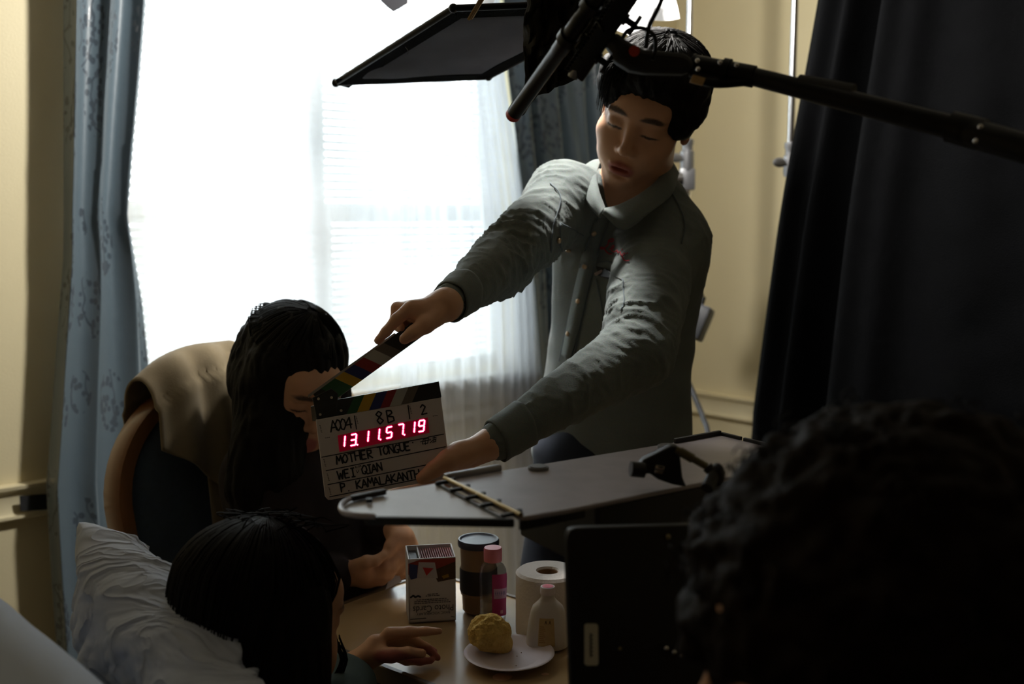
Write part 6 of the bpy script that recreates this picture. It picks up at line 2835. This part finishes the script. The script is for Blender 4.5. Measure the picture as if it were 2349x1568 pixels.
hand(s, W_WR, .0200, [(P(836, 1308, 1.785), .0190), (P(838, 1322, 1.80), .0180)],
     [([P(852, 1298, 1.785), P(878, 1282, 1.785), P(896, 1268, 1.79), P(906, 1256, 1.795)], FW),
      ([P(858, 1312, 1.785), P(884, 1300, 1.780), P(902, 1284, 1.785), P(912, 1270, 1.795)], FW),
      ([P(858, 1324, 1.79), P(884, 1318, 1.785), P(903, 1302, 1.785), P(914, 1290, 1.795)], FW),
      ([P(852, 1334, 1.80), P(876, 1332, 1.795), P(894, 1320, 1.79), P(904, 1310, 1.795)], [.0088, .0078, .0068, .0055])],
     ([P(818, 1300, 1.775), P(842, 1288, 1.765), P(862, 1286, 1.765), P(880, 1272, 1.772)], [.0140, .0115, .0092, .0075]))
hand(s, W_WL, .0190, [(P(926, 1232, 1.805), .0165), (P(932, 1246, 1.815), .0160)],
     [([P(934, 1250, 1.805), P(928, 1278, 1.798), P(910, 1296, 1.80), P(896, 1302, 1.805)], FW),
      ([P(942, 1254, 1.81), P(940, 1286, 1.803), P(922, 1308, 1.803), P(906, 1314, 1.808)], FW),
      ([P(946, 1252, 1.82), P(949, 1286, 1.812), P(934, 1312, 1.810), P(918, 1322, 1.812)], FW),
      ([P(946, 1248, 1.83), P(953, 1276, 1.825), P(944, 1300, 1.82), P(930, 1312, 1.82)], [.0085, .0076, .0066, .0055])],
     ([P(908, 1230, 1.795), P(896, 1252, 1.785), P(888, 1268, 1.782), P(880, 1282, 1.784)], [.0135, .0110, .0090, .0074]))
KNR, KNL = SEATC + NC * 0.36 - LC * 0.10, SEATC + NC * 0.36 + LC * 0.12
FTR, FTL = Vector((KNR.x, KNR.y, .06)), Vector((KNL.x, KNL.y, .06))
lo, hi = bounds([HW.L(0, 0, .13), HW.L(0, -.12, 0), HW.L(0, .12, 0), W_SR, W_SL, W_HIP, W_ER, W_EL, W_WR, W_WL, P(955, 1330, 1.8)], .10)
Vb, Fb = s.mesh(lo, hi, 0.0032)
np_mesh('body', Vb, Fb, M['skin_w'], woman, HW.attrs(Vb))
# dark jacket and trousers
s = SDF()
loft(s, W_NECK + NC * .03, W_HIP - Z * .02 + NC * .04, LC, [(0, .07, .06), (.12, .13, .08), (.3, .14, .10), (.7, .13, .10), (1, .17, .13)], k=.04)
for a, r in (((W_SR, W_ER, W_WR.lerp(W_ER, .12)), (.056, .050, .034)), ((W_SL, W_EL, W_WL.lerp(W_EL, .16)), (.056, .050, .036))):
    s.cone(W_NECK, a[0], .05, .056, k=.04)
    s.chain(list(a), list(r), k=.04)
lo, hi = bounds([W_SR, W_SL, W_HIP, W_ER, W_EL, W_WR, W_WL, W_NECK], .16)
Vc, Fc = s.mesh(lo, hi, 0.006)
Nc_ = normals_of(Vc, Fc)
Vc = Vc + Nc_ * (vnoise(np.stack([Vc[:, 0] * 22, Vc[:, 1] * 22, Vc[:, 2] * 14], -1), 61) * .006)[:, None]
np_mesh('jacket', Vc, Fc, material('dark_maroon_jacket', (0.009, 0.0035, 0.004), rough=0.95, var=0.3, scale=20), woman)
s = SDF()
s.chain([W_HIP - LC * .08, KNR, FTR], [.095, .07, .05], k=.04)
s.chain([W_HIP + LC * .08, KNL, FTL], [.095, .07, .05], k=.04)
lo, hi = bounds([W_HIP, KNR, KNL, FTR, FTL], .11)
lo.z = .01
v, f = s.mesh(lo, hi, .010)
np_mesh('trousers', v, f, material('black_trousers', (0.010, 0.010, 0.012), rough=0.9), woman)
# long hair: cap and two falls in front of the shoulders
s = SDF()
HW.E(s, (0, .020, .046), (.0860, .1040, .0860), .01)
HW.E(s, (0, .055, -.02), (.078, .062, .085), .03)
HW.E(s, (.0, -.115, -.040), (.050, .070, .090), .014, '-')
HW.E(s, (.0, -.085, -.115), (.060, .085, .075), .014, '-')
fr = [HW.L(-.072, -.012, .03), P(604, 900, 1.83), P(586, 1010, 1.80), P(572, 1110, 1.78), P(580, 1200, 1.77)]
s.chain(fr, [.028, .036, .042, .042, .030], k=.04)
fr2 = [HW.L(-.050, .03, -.03), P(640, 980, 1.83), P(625, 1090, 1.81), P(620, 1190, 1.80)]
s.chain(fr2, [.040, .050, .052, .036], k=.05)
fl2 = [HW.L(.074, .004, .035), P(772, 850, 1.90), P(783, 930, 1.90), P(775, 1040, 1.89), P(765, 1130, 1.88)]
s.chain(fl2, [.020, .018, .022, .028, .018], k=.02)
bk = [HW.L(0, .09, .0), P(630, 960, 1.95), P(625, 1080, 1.96), P(620, 1180, 1.96)]
s.chain(bk, [.055, .062, .06, .04], k=.05)
lo, hi = bounds([HW.L(x, y, z) for x in (-.11, .11) for y in (-.12, .14) for z in (-.1, .15)] + fr + fr2 + fl2 + bk, .07)
Vh, Fh = s.mesh(lo, hi, 0.0042)
Nh = normals_of(Vh, Fh)
Vh = Vh + Nh * (0.004 * vnoise(np.stack([Vh[:, 0] * 130, Vh[:, 1] * 130, Vh[:, 2] * 12], -1), 71) + .003 * vnoise(np.stack([Vh[:, 0] * 50, Vh[:, 1] * 50, Vh[:, 2] * 7], -1), 72))[:, None]
hw_o = np_mesh('hair', Vh, Fh, M['hair_black'], woman)
rnd = random.Random(12)
lines = []
for i in range(170):
    th = rnd.uniform(-2.9, 2.9)
    pts = []
    for k in range(5):
        ph = lerp(.12, 1.45, k / 4)
        pts.append(HW.L(.0885 * math.sin(ph) * math.sin(th), .020 - .1065 * math.sin(ph) * math.cos(th) * (1 if abs(th) > 1 else .9), .046 + .0885 * math.cos(ph)))
    side = -1 if th < 0 else 1
    if abs(th) < .75:
        pts = pts[:4]
        pts.append(HW.L(side * .075, -.045 + .02 * rnd.random(), .02))
    ch_ = fr if side < 0 and abs(th) < 1.9 else (fl2 if side > 0 and abs(th) < 1.7 else bk)
    off = Vector((rnd.uniform(-1, 1), rnd.uniform(-1, 1), rnd.uniform(-.3, .3)))
    for k in range(1, len(ch_)):
        pts.append(ch_[k] + off.normalized() * (.030 if ch_ is not fl2 else .014) * rnd.uniform(.8, 1.15))
    lines.append(curve_pts(pts, 22))
for i in range(14):                            # stray hairs
    q = rnd.uniform(-.2, 1.2)
    a = HW.L(.082, -.02 + .03 * rnd.random(), .02 - .05 * rnd.random())
    lines.append(curve_pts([a, a + Vector((.012 + .01 * rnd.random(), 0, -.03)), a + Vector((.004 + .02 * rnd.random(), 0, -.075 - .03 * rnd.random()))], 8))
strand_mesh(lines, .0013, .0004, 3, .8).build('hair_strands', M['hair_black'], hw_o, angle=0)

# the card she looks at
m = MB()
c_ = [P(853, 1293, 1.79), P(893, 1251, 1.80), P(902, 1262, 1.80), P(866, 1306, 1.79)]
m.prism(c_, (0.2, -1, 0.3), 0.0012)
o = m.build('photo_card', M['card_white'], smooth=False)
tag(o, 'pale photo card held edge on in the hands of the seated long haired person', 'card')
m = MB()
c_ = [P(893, 1326, 1.80), P(914, 1312, 1.805), P(921, 1333, 1.80), P(884, 1352, 1.795)]
m.prism(c_, (0.2, -1, 0.3), 0.0012)
o = m.build('photo_card', M['card_white'], smooth=False)
tag(o, 'small pale card corner showing below the hands of the seated person', 'card')

# ------------------------------------------------------------------ the patient in the bed, seen from behind
HP = Head(P(606, 1418, 1.30), (0.72, 0.66, -0.20), (0.10, 0.08, 0.99), 1.0)
pat = thing('person', 'person with dark hair sitting up in the bed, back of the head to the viewer', 'person', Vector((HP.c.x, HP.c.y, 0.34)))
PNK = HP.c + Vector((-.03, -.03, -.17))
PHIP = Vector((HP.c.x, HP.c.y, .45)) + U * .03
SD = V                                            # the patient's right side is towards the viewer's right
PSR, PSL = PNK + SD * .165 - Z * .055, PNK - SD * .15 - Z * .055
PER, PWR = P(770, 1640, 1.34), P(800, 1536, 1.455)
PEL, PWL = P(1020, 1690, 1.38), P(1150, 1578, 1.452)
s = SDF()
HP.add(s, True, .0008)
s.cone(HP.L(0, .022, -.055), PNK, .043, .050, k=.03)
loft(s, PNK, PHIP, SD, [(0, .06, .05), (.15, .15, .07), (.3, .15, .09), (1, .16, .11)], k=.04)
for a in ((PSR, PER, PWR),):
    s.cone(PNK, a[0], .042, .042, k=.04)
    s.cone(a[0], a[1], .041, .032, k=.02)
    s.cone(a[1], a[2], .032, .0170, k=.02)
s.cone(PNK, PSL, .042, .042, k=.04)
PEL2 = PSL + U * .10 - Z * .22
PEL3 = P(1060, 1640, 1.46)
s.cone(PSL, PEL2, .041, .032, k=.02)
s.cone(PEL2, PEL3, .032, .022, k=.02)
s.cone(PEL3, PWL, .022, .0170, k=.02)
FP = [.0088, .0074, .0064, .0050]
hand(s, PWR, .0165, [(P(862, 1478, 1.465), .0125), (P(866, 1490, 1.475), .0130), (P(868, 1500, 1.475), .0115)],
     [([P(892, 1453, 1.470), P(940, 1449, 1.473), P(976, 1447, 1.474), P(1008, 1447, 1.474)], [.0100, .0080, .0066, .0048]),
      ([P(900, 1466, 1.480), P(948, 1466, 1.488), P(980, 1486, 1.488), P(1004, 1508, 1.486)], FP),
      ([P(898, 1478, 1.488), P(945, 1478, 1.498), P(974, 1482, 1.500), P(997, 1494, 1.498)], FP),
      ([P(890, 1498, 1.478), P(932, 1514, 1.476), P(964, 1516, 1.476), P(990, 1514, 1.478)], [.0080, .0068, .0058, .0048])],
     ([P(850, 1500, 1.455), P(900, 1502, 1.446), P(936, 1496, 1.446), P(968, 1498, 1.448)], [.0135, .0105, .0082, .0066]))
hand(s, PWL, .0160, [(P(1200, 1574, 1.455), .0120), (P(1196, 1582, 1.465), .0120)],
     [([P(1212, 1566, 1.46), P(1250, 1556, 1.462), P(1282, 1556, 1.462), P(1306, 1562, 1.462)], FP),
      ([P(1214, 1574, 1.455), P(1256, 1570, 1.452), P(1290, 1572, 1.452), P(1312, 1580, 1.452)], FP),
      ([P(1212, 1584, 1.45), P(1250, 1586, 1.445), P(1282, 1590, 1.445), P(1300, 1596, 1.445)], FP),
      ([P(1206, 1592, 1.445), P(1240, 1600, 1.44), P(1262, 1606, 1.44), P(1276, 1610, 1.44)], [.008, .0068, .0058, .0048])],
     ([P(1170, 1568, 1.465), P(1166, 1556, 1.47), P(1172, 1550, 1.474), P(1180, 1546, 1.476)], [.0125, .0100, .0085, .0068]))
lo, hi = bounds([HP.L(0, 0, .13), HP.L(0, -.12, 0), HP.L(0, .12, 0), PSR, PSL, PHIP, PER, PWR, PEL2, PEL3, PWL, P(1010, 1447, 1.47), P(1315, 1600, 1.45)], .09)
Vb, Fb = s.mesh(lo, hi, 0.0030)
np_mesh('body', Vb, Fb, M['skin_w'], pat, HP.attrs(Vb))
# gown and blanket-dark lower clothing
s = SDF()
loft(s, PNK, PHIP - Z * .02, SD, [(0, .068, .058), (.14, .16, .085), (.3, .17, .11), (1, .18, .13)], k=.04)
for a, r in (((PSR, PER, PWR.lerp(PER, .30)), (.056, .048, .040)), ((PSL, PEL2, PEL3), (.056, .046, .036))):
    s.cone(PNK, a[0], .05, .056, k=.04)
    s.chain(list(a), list(r), k=.04)
lo, hi = bounds([PNK, PHIP, PSR, PSL, PER, PWR, PEL2, PEL3], .16)
v, f = s.mesh(lo, hi, .006)
nn_ = normals_of(v, f)
v = v + nn_ * (vnoise(v * 24, 81) * .005)[:, None]
np_mesh('gown', v, f, material('dark_teal_gown', lin(58, 76, 76), rough=0.9, var=0.15, scale=40), pat)
s = SDF()
HQ = Vector((PHIP.x, PHIP.y, .425))
s.chain([HQ - SD * .08, HQ - SD * .10 + U * .36, HQ - SD * .10 + U * .55 - Z * .30], [.085, .065, .05], k=.04)
s.chain([HQ + SD * .08, HQ + SD * .10 + U * .36, HQ + SD * .10 + U * .55 - Z * .30], [.085, .065, .05], k=.04)
lo, hi = bounds([HQ - SD * .1, HQ + SD * .1, HQ + SD * .1 + U * .58 - Z * .32, HQ - SD * .1 + U * .58 - Z * .32], .11)
v, f = s.mesh(lo, hi, .010)
np_mesh('trousers', v, f, M['black_matte'], pat)
# hair
s = SDF()
HP.E(s, (0, .020, .042), (.0880, .1050, .0850), .01)
HP.E(s, (0, .045, -.05), (.092, .075, .110), .04)
HP.E(s, (0, .035, -.15), (.092, .070, .110), .05)
HP.E(s, (.075, -.01, -.10), (.032, .050, .12), .04)
HP.E(s, (-.075, -.01, -.08), (.032, .050, .12), .04)
HP.E(s, (.0, -.125, -.040), (.060, .075, .100), .02, '-')
lo, hi = bounds([HP.L(x, y, z) for x in (-.13, .13) for y in (-.13, .15) for z in (-.28, .15)], .01)
Vh, Fh = s.mesh(lo, hi, 0.0045)
Nh = normals_of(Vh, Fh)
Vh = Vh + Nh * (0.004 * vnoise(np.stack([Vh[:, 0] * 120, Vh[:, 1] * 120, Vh[:, 2] * 14], -1), 91))[:, None]
hp_o = np_mesh('hair', Vh, Fh, M['hair_black'], pat)
rnd = random.Random(21)
lines = []
for i in range(240):
    th = rnd.uniform(-math.pi, math.pi)
    if abs(th) < .6:
        continue
    pts = []
    for k in range(5):
        ph = lerp(.10, 1.5, k / 4)
        w_ = 1.0 + rnd.uniform(0, .012)
        pts.append(HP.L(.0905 * w_ * math.sin(ph) * math.sin(th), .020 - .1075 * w_ * math.sin(ph) * math.cos(th), .042 + .0875 * w_ * math.cos(ph)))
    x, y = math.sin(th), -math.cos(th)
    for z, a, b, c in ((-.06, .096, .078, .045), (-.13, .098, .076, .036), (-.22, .090, .07, .03)):
        pts.append(HP.L(x * a * rnd.uniform(.98, 1.05), c + y * b * rnd.uniform(.98, 1.05), z))
    lines.append(curve_pts(pts, 20))
for i in range(46):                            # flyaways along the parting and the shoulder curl
    a = HP.L(rnd.uniform(-.05, .05), .02 + rnd.uniform(-.06, .05), .122)
    lines.append(curve_pts([a, a + Vector((rnd.uniform(-.02, .04), 0, rnd.uniform(.004, .012))), a + Vector((rnd.uniform(-.03, .06), 0, rnd.uniform(-.006, .010)))], 7))
for i in range(22):
    a = P(772 + rnd.uniform(-8, 8), 1470 + rnd.uniform(-20, 20), 1.36)
    lines.append(curve_pts([a, P(788 + rnd.uniform(-8, 10), 1512, 1.37), P(776 + rnd.uniform(-14, 10), 1550, 1.37), P(764 + rnd.uniform(-10, 10), 1568, 1.37)], 10))
strand_mesh(lines, .0013, .0004, 3, .8).build('hair_strands', M['hair_black'], hp_o, angle=0)

# ------------------------------------------------------------------ the camera operator at the right edge
HO = Head(P(1945, 1480, 0.74), (-0.96, 0.22, -0.16), (-0.05, 0, 1), 1.0)
op_ = thing('person', 'person with bushy dark curly hair at the lower right, looking at the camera', 'person', Vector((HO.c.x + .10, HO.c.y - .05, 0)))
ONK = HO.c + Vector((.06, -.01, -.17))
OHIP = Vector((ONK.x + .06, ONK.y - .02, .46))
OSD = Vector((0.22, 0.97, 0)).normalized()
OSN, OSF = ONK - OSD * .17 - Z * .05, ONK + OSD * .17 - Z * .05
s = SDF()
HO.add(s, False, .0008)
s.cone(HO.L(0, .022, -.055), ONK, .050, .058, k=.03)
loft(s, ONK, OHIP, OSD, [(0, .06, .055), (.15, .15, .08), (.3, .155, .10), (1, .15, .11)], k=.04)
OEF, OWF = OSF + Vector((-.12, .06, -.22)), SPx(1690, 1330, -.02) + Vector((.05, .10, -.02))
OEN, OWN = OSN + Vector((-.10, -.02, -.24)), SPx(1650, 1720, .03)
for a in ((OSF, OEF, OWF), (OSN, OEN, OWN)):
    s.cone(ONK, a[0], .046, .046, k=.04)
    s.cone(a[0], a[1], .044, .034, k=.02)
    s.cone(a[1], a[2], .034, .020, k=.02)
for w_, dy in ((OWF, -1), (OWN, 1)):
    b = w_ + Vector((-.035, .01, .0))
    fing = []
    for k in range(4):
        q = b + Vector((-.028, .0, .022 - .016 * k))
        fing.append(([q, q + Vector((-.030, .006 * dy, .004)), q + Vector((-.048, .012 * dy, -.004)), q + Vector((-.058, .02 * dy, -.016))], FR))
    hand(s, w_, .020, [(b + Vector((0, 0, .012)), .017), (b + Vector((0, 0, -.014)), .016)], fing, ([b + Vector((.01, 0, .02)), b + Vector((-.012, -.008, .038)), b + Vector((-.034, -.012, .044)), b + Vector((-.05, -.012, .044))], [.0135, .0112, .0095, .0078]))
lo, hi = bounds([HO.L(0, 0, .13), HO.L(0, -.12, 0), HO.L(0, .12, 0), OSN, OSF, OHIP, OEF, OWF, OEN, OWN], .12)
Vb, Fb = s.mesh(lo, hi, 0.0036)
at_ = HO.attrs(Vb)
np_mesh('body', Vb, Fb, M['skin_m'], op_, at_)
s = SDF()
loft(s, ONK, OHIP - Z * .04, OSD, [(0, .072, .065), (.14, .17, .10), (.3, .18, .125), (1, .17, .13)], k=.04)
for a in ((OSF, OEF, OWF.lerp(OEF, .2)), (OSN, OEN, OWN.lerp(OEN, .2))):
    s.cone(ONK, a[0], .055, .062, k=.04)
    s.chain(list(a), [.062, .05, .036], k=.04)
lo, hi = bounds([ONK, OHIP, OSN, OSF, OEF, OWF, OEN, OWN], .17)
v, f = s.mesh(lo, hi, .008)
nn_ = normals_of(v, f)
v = v + nn_ * (vnoise(v * 20, 101) * .006)[:, None]
np_mesh('jacket', v, f, material('black_jacket', (0.008, 0.008, 0.010), rough=0.9, var=0.2), op_)
s = SDF()
for q in (-1, 1):
    h_ = OHIP + OSD * (q * .09)
    s.chain([h_, h_ + Vector((-.36, .06, -.02)), h_ + Vector((-.36, .06, -.40))], [.09, .07, .05], k=.04)
lo, hi = bounds([OHIP, OHIP + Vector((-.36, .06, -.42)), OHIP + OSD * .1, OHIP - OSD * .1], .14)
lo.z = .005
v, f = s.mesh(lo, hi, .011)
np_mesh('trousers', v, f, M['black_matte'], op_)
# curly hair: a big uneven mass plus corkscrew curls
HC = P(2050, 1325, 0.76)
s = SDF()
s.ell(HC, (.136, .120, .128), k=.01)
s.ell(HC + Vector((.075, -.01, -.02)), (.10, .11, .12), k=.04)
s.ell(HC + Vector((-.06, .02, -.03)), (.085, .10, .085), k=.04)
HO.E(s, (0, -.135, -.075), (.085, .062, .060), .02, '-')
lo, hi = bounds([HC + Vector((x, y, z)) for x in (-.16, .20) for y in (-.15, .15) for z in (-.17, .15)], .01)
Vh, Fh = s.mesh(lo, hi, 0.0045)
Nh = normals_of(Vh, Fh)
Vh = Vh + Nh * (0.010 * vnoise(Vh * 38, 111) + .007 * vnoise(Vh * 85, 112))[:, None]
ho_o = np_mesh('hair', Vh, Fh, M['hair_curly'], op_)
rnd = random.Random(33)
lines = []
for i in range(330):
    k = rnd.randrange(len(Vh))
    p, nn = Vector(Vh[k]), Vector(Nh[k])
    if (p - HO.c).dot(-HO.Y) > .06 and p.z < HO.c.z + .02:
        continue
    x_, y_, _ = frame_from(nn)
    dirv = (nn * .8 + Vector((rnd.uniform(-1, 1), rnd.uniform(-1, 1), rnd.uniform(-1.2, .4)))).normalized()
    x_, y_, _ = frame_from(dirv)
    R_, ph, pit = rnd.uniform(.004, .008), rnd.uniform(0, 6), rnd.uniform(.006, .010)
    ln = []
    for j in range(18):
        t = j / 17
        ln.append(p - nn * .006 + dirv * (pit * 3.2 * t) + (x_ * math.cos(ph + t * 16) + y_ * math.sin(ph + t * 16)) * R_)
    lines.append(ln)
strand_mesh(lines, .0012, .0007, 3, 1.0).build('curls', M['hair_curly'], ho_o, angle=0)
